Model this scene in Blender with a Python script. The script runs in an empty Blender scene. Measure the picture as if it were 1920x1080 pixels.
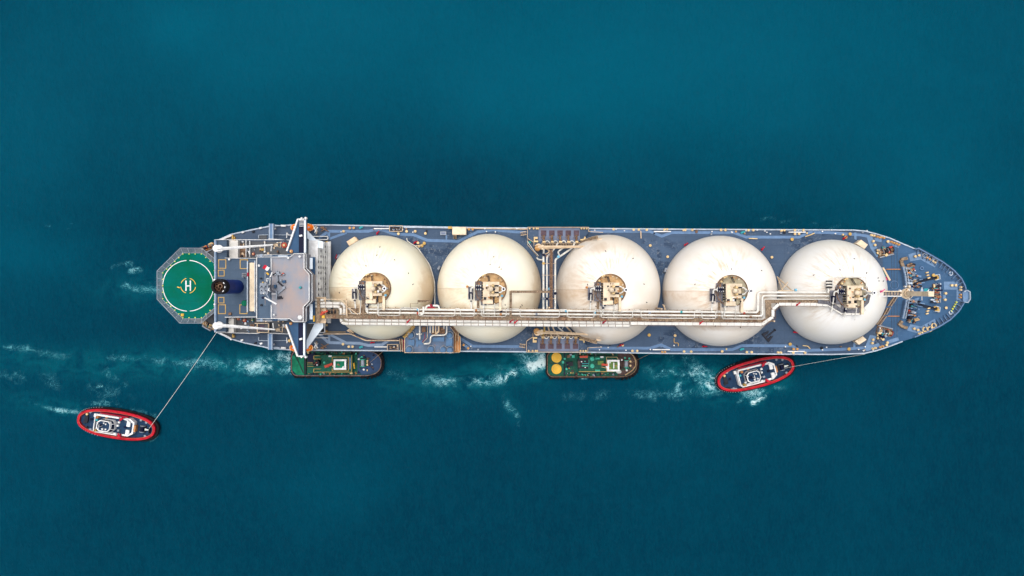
import bpy, math, random
import numpy as np
from mathutils import Vector, Matrix
random.seed(7)
R = math.radians
scene = bpy.context.scene
COL = scene.collection

# ---------------------------------------------------------------- camera, sky, sun, exposure
CAM_H = 300.0                 # drone height above the sea (m)
PXM = 0.000688                # metres per photo pixel per metre of distance
cam_d = bpy.data.cameras.new('camera')
cam_d.sensor_width = 36.0
cam_d.lens = 18.0 / (960 * PXM)
cam_d.clip_start = 1.0
cam_d.clip_end = 20000.0
cam = bpy.data.objects.new('camera', cam_d)
cam.location = (0, 0, CAM_H)
COL.objects.link(cam)
scene.camera = cam

SUN_EL, SUN_AZ = 78.0, 20.0   # elevation, degrees from +y towards -x
world = bpy.data.worlds.new('World')
scene.world = world
world.use_nodes = True
wn = world.node_tree
wn.nodes.clear()
wo = wn.nodes.new('ShaderNodeOutputWorld')
wb = wn.nodes.new('ShaderNodeBackground')
ws = wn.nodes.new('ShaderNodeTexSky')
ws.sky_type = 'NISHITA'
ws.sun_disc = False
ws.sun_elevation = R(SUN_EL)
ws.sun_rotation = R(-SUN_AZ)
ws.air_density = 1.0
ws.dust_density = 6.0
ws.ozone_density = 1.0
wh = wn.nodes.new('ShaderNodeHueSaturation')
wh.inputs['Saturation'].default_value = 0.30      # cloud layer greys the sky
wb.inputs['Strength'].default_value = 0.15
wn.links.new(ws.outputs[0], wh.inputs['Color'])
wn.links.new(wh.outputs[0], wb.inputs['Color'])
wn.links.new(wb.outputs[0], wo.inputs['Surface'])

sun_d = bpy.data.lights.new('sun', 'SUN')
sun_d.energy = 0.8
sun_d.angle = R(55)
sun_d.color = (1.0, 0.95, 0.87)
sun = bpy.data.objects.new('sun', sun_d)
sdir = Vector((-math.sin(R(SUN_AZ)) * math.cos(R(SUN_EL)), math.cos(R(SUN_AZ)) * math.cos(R(SUN_EL)), math.sin(R(SUN_EL))))
sun.rotation_euler = sdir.to_track_quat('Z', 'Y').to_euler()
sun.location = (0, 0, 400)
COL.objects.link(sun)

vs = scene.view_settings
vs.view_transform = 'Standard'
vs.look = 'None'
vs.gamma = 1.0
vs.use_curve_mapping = False
vs.exposure = 0.6

# ---------------------------------------------------------------- coordinates
def P(px, py, z=0.0):
    """point of the place seen at photo pixel (px, py) when it stands at height z"""
    s = PXM * (CAM_H - z)
    return Vector(((px - 960.0) * s, -(py - 540.0) * s, z))

# ---------------------------------------------------------------- materials
def _n(nt, t, **kw):
    n = nt.nodes.new(t)
    for k, v in kw.items():
        setattr(n, k, v)
    return n

def mixc(nt, fac, a, b, mode='MIX'):
    m = _n(nt, 'ShaderNodeMix', data_type='RGBA', blend_type=mode)
    for sock, v in ((m.inputs['Factor'], fac), (m.inputs['A'], a), (m.inputs['B'], b)):
        if isinstance(v, bpy.types.NodeSocket):
            nt.links.new(v, sock)
        elif isinstance(v, (int, float)):
            sock.default_value = v
        else:
            sock.default_value = (*v[:3], 1)
    return m.outputs['Result']

def math_(nt, op, a, b=0.0, c=0.0, clamp=False):
    m = _n(nt, 'ShaderNodeMath', operation=op, use_clamp=clamp)
    for i, v in enumerate((a, b, c)):
        if isinstance(v, bpy.types.NodeSocket):
            nt.links.new(v, m.inputs[i])
        else:
            m.inputs[i].default_value = v
    return m.outputs[0]

def maprange(nt, v, a, b, c=0.0, d=1.0):
    m = _n(nt, 'ShaderNodeMapRange', interpolation_type='SMOOTHSTEP')
    nt.links.new(v, m.inputs['Value'])
    for k, x in (('From Min', a), ('From Max', b), ('To Min', c), ('To Max', d)):
        m.inputs[k].default_value = x
    return m.outputs['Result']

def noise(nt, vec, scale, detail=4.0, rough=0.55, dist=0.0):
    n = _n(nt, 'ShaderNodeTexNoise')
    n.inputs['Scale'].default_value = scale
    n.inputs['Detail'].default_value = detail
    n.inputs['Roughness'].default_value = rough
    n.inputs['Distortion'].default_value = dist
    if vec is not None:
        nt.links.new(vec, n.inputs['Vector'])
    return n.outputs['Fac']

def scaled(nt, vec, sx, sy, sz, rot=0.0):
    m = _n(nt, 'ShaderNodeMapping')
    m.inputs['Scale'].default_value = (sx, sy, sz)
    m.inputs['Rotation'].default_value = (0, 0, rot)
    nt.links.new(vec, m.inputs['Vector'])
    return m.outputs[0]

def new_mat(name):
    m = bpy.data.materials.new(name)
    m.use_nodes = True
    nt = m.node_tree
    return m, nt, nt.nodes['Principled BSDF']

MATS = {}
def paint(name, col, rough=0.5, metal=0.0, var=0.18, dirt=None, dirt_amt=0.0, dscale=0.25, fine=2.0, bump=0.0):
    """paint with uneven tone, wear spots and stains (in metres, fixed to the place)"""
    col = [c * 0.84 for c in col]
    m, nt, bs = new_mat(name)
    pos = _n(nt, 'ShaderNodeNewGeometry').outputs['Position']
    n1 = noise(nt, pos, dscale, 5, 0.6)
    n2 = noise(nt, pos, fine, 3, 0.6)
    dark = [c * (1 - var) for c in col]
    lite = [min(1, c * (1 + var)) for c in col]
    c = mixc(nt, maprange(nt, n1, 0.32, 0.68), dark, lite)
    c = mixc(nt, maprange(nt, n2, 0.35, 0.7, 0, 0.35), c, [x * (1 - var * 1.3) for x in col])
    if dirt:
        n3 = noise(nt, pos, dscale * 2.6, 6, 0.7, 0.4)
        c = mixc(nt, maprange(nt, n3, 0.62 - dirt_amt * 0.3, 0.80 - dirt_amt * 0.2), c, dirt)
    nt.links.new(c, bs.inputs['Base Color'])
    bs.inputs['Roughness'].default_value = rough
    bs.inputs['Metallic'].default_value = metal
    bs.inputs['Specular IOR Level'].default_value = 0.10
    if bump:
        b = _n(nt, 'ShaderNodeBump')
        b.inputs['Strength'].default_value = bump
        b.inputs['Distance'].default_value = 0.05
        nt.links.new(n2, b.inputs['Height'])
        nt.links.new(b.outputs[0], bs.inputs['Normal'])
    MATS[name] = m
    return m

RUST = (0.24, 0.10, 0.035)
paint('white_paint', (0.72, 0.72, 0.72), 0.45, dirt=(0.42, 0.33, 0.25), dirt_amt=0.15, dscale=0.4)
paint('pipe_white', (0.68, 0.66, 0.61), 0.45, dirt=(0.45, 0.33, 0.20), dirt_amt=0.22, dscale=0.35)
paint('duct_white', (0.62, 0.6, 0.56), 0.5, var=0.10, dirt=(0.50, 0.42, 0.33), dirt_amt=0.2, dscale=0.3)
paint('cream_paint', (0.66, 0.5, 0.34), 0.5, dirt=(0.42, 0.24, 0.10), dirt_amt=0.25, dscale=0.5)
paint('dome_cream', (0.68, 0.56, 0.41), 0.5, dirt=(0.45, 0.30, 0.15), dirt_amt=0.2, dscale=0.5)
paint('tan_floor', (0.50, 0.32, 0.16), 0.7, var=0.3, dirt=(0.26, 0.15, 0.06), dirt_amt=0.5, dscale=0.5)
paint('grey_floor', (0.40, 0.36, 0.26), 0.7, var=0.3, dirt=(0.22, 0.15, 0.07), dirt_amt=0.5, dscale=0.5)
paint('grating_brown', (0.20, 0.145, 0.10), 0.8, var=0.4, dirt=(0.40, 0.29, 0.19), dirt_amt=0.5, dscale=0.8, fine=4)
paint('grating_grey', (0.13, 0.13, 0.15), 0.8, var=0.35, dirt=(0.24, 0.20, 0.17), dirt_amt=0.3, dscale=0.8)
paint('rusty_steel', (0.17, 0.10, 0.065), 0.8, var=0.5, dirt=(0.33, 0.20, 0.12), dirt_amt=0.5, dscale=1.0)
paint('dark_steel', (0.018, 0.020, 0.030), 0.5, var=0.4)
paint('black_rubber', (0.012, 0.012, 0.015), 0.8, var=0.4)
paint('steel_grey', (0.25, 0.28, 0.33), 0.5, var=0.25, dirt=(0.18, 0.11, 0.07), dirt_amt=0.2)
paint('bollard_orange', (0.5, 0.27, 0.1), 0.6, var=0.25, dirt=(0.35, 0.14, 0.05), dirt_amt=0.4, dscale=1.5)
paint('bollard_cream', (0.66, 0.48, 0.25), 0.6, var=0.2)
paint('yellow_paint', (0.72, 0.42, 0.05), 0.5, var=0.15)
paint('yellow_line', (0.5, 0.32, 0.1), 0.6, var=0.2)
paint('yellow_green', (0.60, 0.62, 0.10), 0.6, var=0.2)
paint('signal_red', (0.45, 0.01, 0.03), 0.4, var=0.2)
paint('hose_red', (0.50, 0.08, 0.05), 0.5, var=0.25)
paint('tug_red', (0.42, 0.003, 0.018), 0.45, var=0.30, dirt=(0.36, 0.05, 0.05), dirt_amt=0.35, dscale=0.6)
paint('maroon', (0.30, 0.008, 0.03), 0.4, var=0.2)
paint('pink_cover', (0.65, 0.10, 0.24), 0.6, var=0.2)
paint('lifeboat_orange', (0.72, 0.14, 0.01), 0.4, var=0.15)
paint('navy', (0.002, 0.005, 0.03), 0.5, var=0.3)
paint('funnel_blue', (0.003, 0.026, 0.2), 0.45, var=0.2)
paint('wing_blue', (0.035, 0.085, 0.17), 0.6, var=0.15)
paint('light_blue', (0.13, 0.215, 0.35), 0.6, var=0.12, dirt=(0.10, 0.15, 0.24), dirt_amt=0.2, dscale=0.6)
paint('stripe_blue', (0.115, 0.195, 0.335), 0.65, var=0.10, dirt=(0.09, 0.14, 0.24), dirt_amt=0.2, dscale=0.7)
paint('stripe_grey', (0.20, 0.27, 0.38), 0.65, var=0.10, dirt=(0.13, 0.15, 0.20), dirt_amt=0.2, dscale=0.7)
paint('edge_white', (0.47, 0.55, 0.65), 0.5, var=0.15, dirt=(0.30, 0.22, 0.16), dirt_amt=0.25, dscale=0.5)
paint('tray_blue', (0.15, 0.18, 0.26), 0.7, var=0.15, dirt=(0.16, 0.11, 0.10), dirt_amt=0.3)
paint('grate_plum', (0.085, 0.06, 0.085), 0.8, var=0.3)
paint('roof_blue', (0.1, 0.145, 0.225), 0.6, var=0.2, dirt=(0.20, 0.15, 0.15), dirt_amt=0.25, dscale=0.25)
paint('hull_blue', (0.02, 0.05, 0.12), 0.5, var=0.2)
paint('teal_paint', (0.03, 0.30, 0.34), 0.5, var=0.2)
paint('sky_blue', (0.16, 0.40, 0.55), 0.5, var=0.2)
paint('mint', (0.06, 0.4, 0.29), 0.5, var=0.2)
paint('hatch_blue', (0.085, 0.165, 0.29), 0.6, var=0.15, dirt=(0.13, 0.12, 0.14), dirt_amt=0.2)
paint('tug_green', (0.006, 0.085, 0.058), 0.6, var=0.25, dirt=(0.10, 0.09, 0.05), dirt_amt=0.35, dscale=0.6)
paint('tarp_green', (0.006, 0.16, 0.085), 0.7, var=0.3, dirt=(0.02, 0.12, 0.07), dirt_amt=0.3, dscale=0.5)
paint('olive_roof', (0.10, 0.20, 0.06), 0.7, var=0.25, dirt=(0.25, 0.14, 0.04), dirt_amt=0.4, dscale=1.0)
paint('brown_deck', (0.075, 0.05, 0.05), 0.8, var=0.4, dirt=(0.16, 0.09, 0.06), dirt_amt=0.4, dscale=0.8)
paint('tug_deck', (0.01, 0.036, 0.085), 0.6, var=0.25, dirt=(0.06, 0.06, 0.07), dirt_amt=0.25, dscale=0.5)
paint('glass_dark', (0.008, 0.012, 0.03), 0.12, var=0.1)
paint('rope_white', (0.62, 0.64, 0.60), 0.9, var=0.1)
paint('rope_tan', (0.40, 0.28, 0.16), 0.9, var=0.3)
paint('copper', (0.50, 0.22, 0.08), 0.6, var=0.25)
paint('awning_white', (0.70, 0.78, 0.86), 0.5, var=0.06)
paint('soot', (0.10, 0.055, 0.035), 0.9, var=0.4)

def deck_mat(name, base, patch, light, pamt):
    m, nt, bs = new_mat(name)
    pos = _n(nt, 'ShaderNodeNewGeometry').outputs['Position']
    big = noise(nt, pos, 0.045, 4, 0.55)
    c = mixc(nt, maprange(nt, big, 0.35, 0.65), base, [x * 1.28 for x in base])
    # touched-up rectangles of fresher, darker paint
    v = _n(nt, 'ShaderNodeTexVoronoi', distance='CHEBYCHEV')
    v.inputs['Scale'].default_value = 0.42
    v.inputs['Randomness'].default_value = 0.9
    nt.links.new(pos, v.inputs['Vector'])
    rnd = _n(nt, 'ShaderNodeSeparateColor')
    nt.links.new(v.outputs['Color'], rnd.inputs[0])
    where = maprange(nt, noise(nt, pos, 0.07, 2), 0.48, 0.60)
    f = math_(nt, 'MULTIPLY', math_(nt, 'GREATER_THAN', rnd.outputs[0], 0.60), where)
    f = math_(nt, 'MULTIPLY', f, math_(nt, 'LESS_THAN', v.outputs['Distance'], 0.55))
    c = mixc(nt, math_(nt, 'MULTIPLY', f, pamt), c, patch)
    # scuffed pale specks and salt
    sp = noise(nt, pos, 1.3, 6, 0.75)
    c = mixc(nt, math_(nt, 'MULTIPLY', maprange(nt, sp, 0.52, 0.66), math_(nt, 'ADD', 0.12, math_(nt, 'MULTIPLY', where, pamt * 0.75))), c, light)
    rs = noise(nt, pos, 0.6, 6, 0.75, 0.6)
    c = mixc(nt, maprange(nt, rs, 0.66, 0.78, 0, 0.5), c, (0.16, 0.10, 0.08))
    # plating seams across and along the deck
    sx = _n(nt, 'ShaderNodeSeparateXYZ')
    nt.links.new(pos, sx.inputs[0])
    for o, step in ((0, 3.1), (1, 9.0)):
        fr = math_(nt, 'FRACT', math_(nt, 'DIVIDE', sx.outputs[1 - o], step))
        c = mixc(nt, math_(nt, 'MULTIPLY', math_(nt, 'LESS_THAN', fr, 0.10 / step * 1.5), 0.25), c, [x * 0.6 for x in base])
    nt.links.new(c, bs.inputs['Base Color'])
    bs.inputs['Roughness'].default_value = 0.6
    bs.inputs['Specular IOR Level'].default_value = 0.05
    MATS[name] = m
deck_mat('deck_blue', (0.040, 0.064, 0.107), (0.023, 0.041, 0.076), (0.155, 0.175, 0.205), 0.9)
deck_mat('deck_fore', (0.034, 0.076, 0.145), (0.026, 0.060, 0.125), (0.10, 0.155, 0.24), 0.25)
deck_mat('deck_aft', (0.044, 0.064, 0.100), (0.030, 0.047, 0.080), (0.13, 0.145, 0.165), 0.35)
deck_mat('deck_grey', (0.068, 0.072, 0.080), (0.045, 0.05, 0.058), (0.16, 0.15, 0.15), 0.30)
deck_mat('deck_casing', (0.050, 0.076, 0.114), (0.040, 0.058, 0.09), (0.13, 0.15, 0.18), 0.25)

def roof_mat():
    m, nt, bs = new_mat('bridge_roof')
    pos = _n(nt, 'ShaderNodeNewGeometry').outputs['Position']
    a = noise(nt, pos, 0.12, 5, 0.6)
    b = noise(nt, scaled(nt, pos, 0.5, 0.12, 1), 1.0, 4, 0.6)
    c = mixc(nt, maprange(nt, a, 0.30, 0.66), (0.245, 0.195, 0.185), (0.145, 0.180, 0.235))
    c = mixc(nt, maprange(nt, b, 0.45, 0.75, 0, 0.5), c, (0.29, 0.21, 0.18))
    s = noise(nt, pos, 0.5, 6, 0.75, 0.5)
    c = mixc(nt, maprange(nt, s, 0.64, 0.76, 0, 0.8), c, (0.30, 0.09, 0.06))
    nt.links.new(c, bs.inputs['Base Color'])
    bs.inputs['Roughness'].default_value = 0.65
    MATS['bridge_roof'] = m
roof_mat()

def heli_mat():
    m, nt, bs = new_mat('helideck_green')
    pos = _n(nt, 'ShaderNodeNewGeometry').outputs['Position']
    a = noise(nt, pos, 0.09, 4, 0.5)
    b = noise(nt, scaled(nt, pos, 0.25, 1.4, 1), 1.0, 5, 0.6)
    sc = noise(nt, pos, 0.9, 6, 0.75, 0.6)
    c = mixc(nt, maprange(nt, a, 0.36, 0.64), (0.0, 0.082, 0.042), (0.0, 0.098, 0.080))
    c = mixc(nt, maprange(nt, b, 0.45, 0.75, 0, 0.35), c, (0.004, 0.060, 0.042))
    c = mixc(nt, maprange(nt, sc, 0.55, 0.72, 0, 0.45), c, (0.02, 0.13, 0.10))
    nt.links.new(c, bs.inputs['Base Color'])
    bs.inputs['Roughness'].default_value = 0.7
    bs.inputs['Specular IOR Level'].default_value = 0.03
    MATS['helideck_green'] = m
heli_mat()

def net_mat():
    m, nt, bs = new_mat('safety_net')
    bs.inputs['Base Color'].default_value = (0.15, 0.18, 0.20, 1)
    bs.inputs['Roughness'].default_value = 0.8
    pos = _n(nt, 'ShaderNodeNewGeometry').outputs['Position']
    s = _n(nt, 'ShaderNodeSeparateXYZ')
    nt.links.new(pos, s.inputs[0])
    fx = math_(nt, 'FRACT', math_(nt, 'MULTIPLY', s.outputs[0], 2.5))
    fy = math_(nt, 'FRACT', math_(nt, 'MULTIPLY', s.outputs[1], 2.5))
    g = math_(nt, 'MAXIMUM', math_(nt, 'LESS_THAN', fx, 0.22), math_(nt, 'LESS_THAN', fy, 0.22))
    nt.links.new(g, bs.inputs['Alpha'])
    MATS['safety_net'] = m
net_mat()

def tank_mat(i, base, warm, stain, streak, low, limb, blobs=()):
    """white tank paint: warm tide of dust, rust streaks running down from the hatch, stained seam to the left"""
    name = 'tank_paint_%d' % i
    m, nt, bs = new_mat(name)
    co = _n(nt, 'ShaderNodeTexCoord').outputs['Object']
    s = _n(nt, 'ShaderNodeSeparateXYZ')
    nt.links.new(co, s.inputs[0])
    X, Y, Z = s.outputs
    r = math_(nt, 'SQRT', math_(nt, 'ADD', math_(nt, 'MULTIPLY', X, X), math_(nt, 'MULTIPLY', Y, Y)))
    ang = math_(nt, 'ARCTAN2', Y, math_(nt, 'MULTIPLY', X, -1.0))
    cv = _n(nt, 'ShaderNodeCombineXYZ')
    nt.links.new(math_(nt, 'MULTIPLY', ang, 9.0), cv.inputs[0])
    nt.links.new(math_(nt, 'MULTIPLY', r, 0.16), cv.inputs[1])
    cv.inputs[2].default_value = i * 3.7
    st = noise(nt, cv.outputs[0], 1.6, 6, 0.68)
    big = noise(nt, co, 0.075, 4, 0.55)
    c = mixc(nt, maprange(nt, big, 0.32, 0.68), base, warm)
    # dust on the lower shell
    c = mixc(nt, math_(nt, 'MULTIPLY', maprange(nt, r, 11.0, 19.5), low), c, stain)
    fall = math_(nt, 'MULTIPLY', maprange(nt, r, 4.0, 8.0), maprange(nt, r, 19.0, 8.0))
    side = maprange(nt, math_(nt, 'ADD', math_(nt, 'MULTIPLY', X, -0.8), math_(nt, 'MULTIPLY', Y, 0.6)), -4.0, 6.0, 0.06, 1.0)
    c = mixc(nt, math_(nt, 'MULTIPLY', math_(nt, 'MULTIPLY', maprange(nt, st, 0.42, 0.68), fall), math_(nt, 'MULTIPLY', side, streak)), c, stain)
    # seam stain running out to the left, browner below it
    w = noise(nt, scaled(nt, co, 0.35, 0.35, 0.35), 1.0, 4, 0.6)
    left = maprange(nt, X, -4.5, -6.0)
    below = math_(nt, 'MULTIPLY', maprange(nt, Y, 0.1, -0.1), maprange(nt, Y, -6.5, -0.5))
    c = mixc(nt, math_(nt, 'MULTIPLY', math_(nt, 'MULTIPLY', below, left), math_(nt, 'MULTIPLY', maprange(nt, w, 0.3, 0.7, 0.3, 1.0), streak * 0.8)), c, stain)
    # dust tide on the bow side
    tide = math_(nt, 'MULTIPLY', maprange(nt, X, 11.0, 18.0), maprange(nt, w, 0.25, 0.65, 0.55, 1.0))
    c = mixc(nt, math_(nt, 'MULTIPLY', tide, limb), c, stain)
    for bx, by, brx, bry, amt in blobs:
        k = PXM * (CAM_H - 34)
        dx = math_(nt, 'DIVIDE', math_(nt, 'SUBTRACT', X, bx * k), brx * k)
        dy = math_(nt, 'DIVIDE', math_(nt, 'SUBTRACT', Y, -by * k), bry * k)
        d = math_(nt, 'SQRT', math_(nt, 'ADD', math_(nt, 'MULTIPLY', dx, dx), math_(nt, 'MULTIPLY', dy, dy)))
        d = math_(nt, 'ADD', d, math_(nt, 'MULTIPLY', math_(nt, 'SUBTRACT', noise(nt, co, 0.45, 5, 0.65, 0.4), 0.5), 1.3))
        c = mixc(nt, math_(nt, 'MULTIPLY', maprange(nt, d, 1.1, 0.25), amt), c, [x * 0.92 for x in stain])
    pat = noise(nt, co, 0.9, 5, 0.7, 0.5)
    c = mixc(nt, maprange(nt, pat, 0.66, 0.80, 0, 0.30), c, stain)
    ty = math_(nt, 'ABSOLUTE', Y)
    c = mixc(nt, math_(nt, 'MULTIPLY', math_(nt, 'MULTIPLY', math_(nt, 'LESS_THAN', ty, 0.10), maprange(nt, X, -4.0, -5.0)), 0.40), c, (0.30, 0.18, 0.09))
    nt.links.new(c, bs.inputs['Base Color'])
    bs.inputs['Roughness'].default_value = 0.42
    b = _n(nt, 'ShaderNodeBump')
    b.inputs['Strength'].default_value = 0.25
    b.inputs['Distance'].default_value = 0.15
    nt.links.new(noise(nt, co, 0.35, 3, 0.5), b.inputs['Height'])
    nt.links.new(b.outputs[0], bs.inputs['Normal'])
    MATS[name] = m
    return name
TANK_MATS = [
    tank_mat(0, (0.73, 0.705, 0.58), (0.72, 0.66, 0.49), (0.50, 0.33, 0.18), 0.60, 0.05, 0.45, [(-45, 42, 50, 24, .75), (-70, 16, 30, 14, .6), (25, 44, 40, 10, .35), (92, 10, 14, 60, .5), (-40, 66, 30, 14, .4)]),
    tank_mat(1, (0.74, 0.705, 0.59), (0.72, 0.65, 0.50), (0.50, 0.35, 0.20), 0.50, 0.06, 0.35, [(60, 36, 40, 18, .35), (-45, 36, 30, 12, .5), (92, 0, 12, 55, .5), (-92, 10, 10, 40, .3)]),
    tank_mat(2, (0.70, 0.665, 0.61), (0.66, 0.59, 0.50), (0.46, 0.32, 0.20), 0.8, 0.10, 0.15, [(-25, -80, 26, 15, .5), (-70, -10, 28, 45, .35), (-35, 5, 30, 14, .5), (-30, 92, 24, 12, .5), (60, 34, 40, 10, .35), (-90, 20, 12, 50, .4)]),
    tank_mat(3, (0.69, 0.665, 0.625), (0.67, 0.615, 0.54), (0.48, 0.35, 0.24), 1.0, 0.08, 0.15, [(64, 12, 12, 26, .7), (-40, 62, 40, 14, .6), (-25, -15, 30, 20, .35), (-20, 34, 40, 8, .4), (0, 70, 60, 8, .35)]),
    tank_mat(4, (0.67, 0.66, 0.64), (0.66, 0.63, 0.57), (0.46, 0.35, 0.24), 1.0, 0.05, 0.05, [(-20, -10, 40, 20, .5), (-10, -24, 26, 12, .4), (-60, 16, 50, 8, .4)]),
]

# ---------------------------------------------------------------- mesh helpers
WLOC = {}      # world position of every object's origin while the scene is unrotated

def mitred(path, closed=False):
    out = []
    n = len(path)
    for i, p in enumerate(path):
        a = path[i - 1] if (i > 0 or closed) else None
        b = path[(i + 1) % n] if (i < n - 1 or closed) else None
        d1 = (p - a).normalized() if a is not None else None
        d2 = (b - p).normalized() if b is not None else None
        if d1 is None: d1 = d2
        if d2 is None: d2 = d1
        n1 = Vector((-d1.y, d1.x)); n2 = Vector((-d2.y, d2.x))
        m = (n1 + n2)
        if m.length < 1e-4: m = n1
        m.normalize()
        out.append(m / max(0.35, m.dot(n1)))
    return out

class MB:
    def __init__(self):
        self.v = []; self.f = []; self.marks = []
    def add(self, vs_, fs_):
        o = len(self.v); self.marks.append((o, len(self.f)))
        self.v += [tuple(p) for p in vs_]
        self.f += [tuple(i + o for i in f) for f in fs_]
        return self
    def prism(self, pts, z0, z1, pts0=None):
        """outline pts (world xy) from z0 up to z1; pts0 = another outline for the bottom"""
        a = sum(pts[i - 1][0] * pts[i][1] - pts[i][0] * pts[i - 1][1] for i in range(len(pts)))
        b0 = pts0 if pts0 else pts
        if a < 0:
            pts = pts[::-1]; b0 = b0[::-1]
        n = len(pts)
        vs_ = [(p[0], p[1], z0) for p in b0] + [(p[0], p[1], z1) for p in pts]
        fs_ = [tuple(range(n - 1, -1, -1)), tuple(range(n, 2 * n))]
        fs_ += [(i, (i + 1) % n, n + (i + 1) % n, n + i) for i in range(n)]
        return self.add(vs_, fs_)
    def ppx(self, pts, z0, z1):
        return self.prism([tuple(P(x, y, z1)[:2]) for x, y in pts], z0, z1)
    def bpx(self, x0, y0, x1, y1, z0, z1):
        return self.ppx([(x0, y0), (x1, y0), (x1, y1), (x0, y1)], z0, z1)
    def box(self, c, s, rz=0.0):
        cx, cy, cz = c; hx, hy, hz = s[0] / 2, s[1] / 2, s[2] / 2
        ca, sa = math.cos(rz), math.sin(rz)
        pts = [(cx + x * ca - y * sa, cy + x * sa + y * ca) for x, y in ((-hx, -hy), (hx, -hy), (hx, hy), (-hx, hy))]
        return self.prism(pts, cz - hz, cz + hz)
    def lathe(self, c, prof, n=16, cap=True):
        """prof: list of (radius, z) bottom to top around vertical axis at c (z offsets)"""
        cx, cy, cz = c
        vs_ = []; fs_ = []
        for r, z in prof:
            vs_ += [(cx + r * math.cos(2 * math.pi * k / n), cy + r * math.sin(2 * math.pi * k / n), cz + z) for k in range(n)]
        for i in range(len(prof) - 1):
            for k in range(n):
                k2 = (k + 1) % n
                fs_.append((i * n + k, i * n + k2, (i + 1) * n + k2, (i + 1) * n + k))
        if cap:
            fs_.append(tuple(range(n - 1, -1, -1)))
            t = (len(prof) - 1) * n
            fs_.append(tuple(range(t, t + n)))
        return self.add(vs_, fs_)
    def cyl(self, c, r, h, n=14):
        return self.lathe(c, [(r, 0), (r, h)], n)
    def beam(self, p, q, w, h):
        p = Vector(p); q = Vector(q); d = (q - p)
        if d.length < 1e-5: return self
        d.normalize()
        s = d.cross(Vector((0, 0, 1)))
        if s.length < 1e-3: s = Vector((1, 0, 0))
        s.normalize(); u = s.cross(d).normalized()
        s *= w / 2; u *= h / 2
        vs_ = [p - s - u, p + s - u, p + s + u, p - s + u, q - s - u, q + s - u, q + s + u, q - s + u]
        return self.add(vs_, [(3, 2, 1, 0), (4, 5, 6, 7), (0, 1, 5, 4), (1, 2, 6, 5), (2, 3, 7, 6), (3, 0, 4, 7)])
    def tube(self, pts, r, n=8, bend=0.0, steps=4):
        pts = [Vector(p) for p in pts]
        if bend > 0 and len(pts) > 2:
            out = [pts[0]]
            for a, b, c in zip(pts, pts[1:], pts[2:]):
                d1 = (a - b); d2 = (c - b)
                t = min(bend, d1.length * 0.48, d2.length * 0.48)
                s = b + d1.normalized() * t; e = b + d2.normalized() * t
                for k in range(steps + 1):
                    u = k / steps
                    out.append(s * (1 - u) ** 2 + b * 2 * u * (1 - u) + e * u * u)
            out.append(pts[-1]); pts = out
        vs_ = []; fs_ = []
        d = (pts[1] - pts[0]).normalized()
        up = Vector((0, 0, 1)) if abs(d.z) < 0.9 else Vector((1, 0, 0))
        s = d.cross(up).normalized(); u = s.cross(d).normalized()
        for i, p in enumerate(pts):
            a = (p - pts[i - 1]).normalized() if i else d
            b = (pts[i + 1] - p).normalized() if i < len(pts) - 1 else a
            t = (a + b)
            t = t.normalized() if t.length > 1e-5 else a
            s = (s - t * s.dot(t)); s = s.normalized() if s.length > 1e-5 else t.orthogonal().normalized()
            u = s.cross(t).normalized()
            rr = r[i] if isinstance(r, (list, tuple)) else r
            vs_ += [p + (s * math.cos(2 * math.pi * k / n) + u * math.sin(2 * math.pi * k / n)) * rr for k in range(n)]
        for i in range(len(pts) - 1):
            for k in range(n):
                k2 = (k + 1) % n
                fs_.append((i * n + k, i * n + k2, (i + 1) * n + k2, (i + 1) * n + k))
        fs_.append(tuple(range(n - 1, -1, -1)))
        t = (len(pts) - 1) * n
        fs_.append(tuple(range(t, t + n)))
        return self.add(vs_, fs_)
    def ball(self, c, r, n=14, m=8, sz=1.0):
        return self.lathe(c, [(max(0.01, r * math.cos(-math.pi / 2 + math.pi * i / m)), sz * r * math.sin(-math.pi / 2 + math.pi * i / m)) for i in range(m + 1)], n)
    def ring(self, c, R_, r, n=24, a0=0.0, a1=2 * math.pi, k=6, sz=1.0):
        full = abs(a1 - a0) > 6.28
        cx, cy, cz = c; vs_ = []; fs_ = []
        m = n if full else n + 1
        for i in range(m):
            a = a0 + (a1 - a0) * i / n
            for j in range(k):
                b = 2 * math.pi * j / k
                rr = R_ + r * math.cos(b)
                vs_.append((cx + rr * math.cos(a), cy + rr * math.sin(a), cz + r * sz * math.sin(b)))
        for i in range(n):
            i2 = (i + 1) % m
            for j in range(k):
                j2 = (j + 1) % k
                fs_.append((i * k + j, i2 * k + j, i2 * k + j2, i * k + j2))
        return self.add(vs_, fs_)
    def flatring(self, c, r0, r1, h, n=48, a0=0.0, a1=2 * math.pi):
        """annulus (or arc of one) with thickness h, standing on z = c.z"""
        cx, cy, cz = c; full = abs(a1 - a0) > 6.28; m = n if full else n + 1
        vs_ = []; fs_ = []
        for i in range(m):
            a = a0 + (a1 - a0) * i / n
            for rr, z in ((r0, 0), (r1, 0), (r1, h), (r0, h)):
                vs_.append((cx + rr * math.cos(a), cy + rr * math.sin(a), cz + z))
        for i in range(n):
            a = i * 4; b = ((i + 1) % m) * 4
            for j in range(4):
                j2 = (j + 1) % 4
                fs_.append((a + j, a + j2, b + j2, b + j))
        if not full:
            fs_.append((3, 2, 1, 0)); e = (m - 1) * 4
            fs_.append((e, e + 1, e + 2, e + 3))
        return self.add(vs_, fs_)
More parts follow.
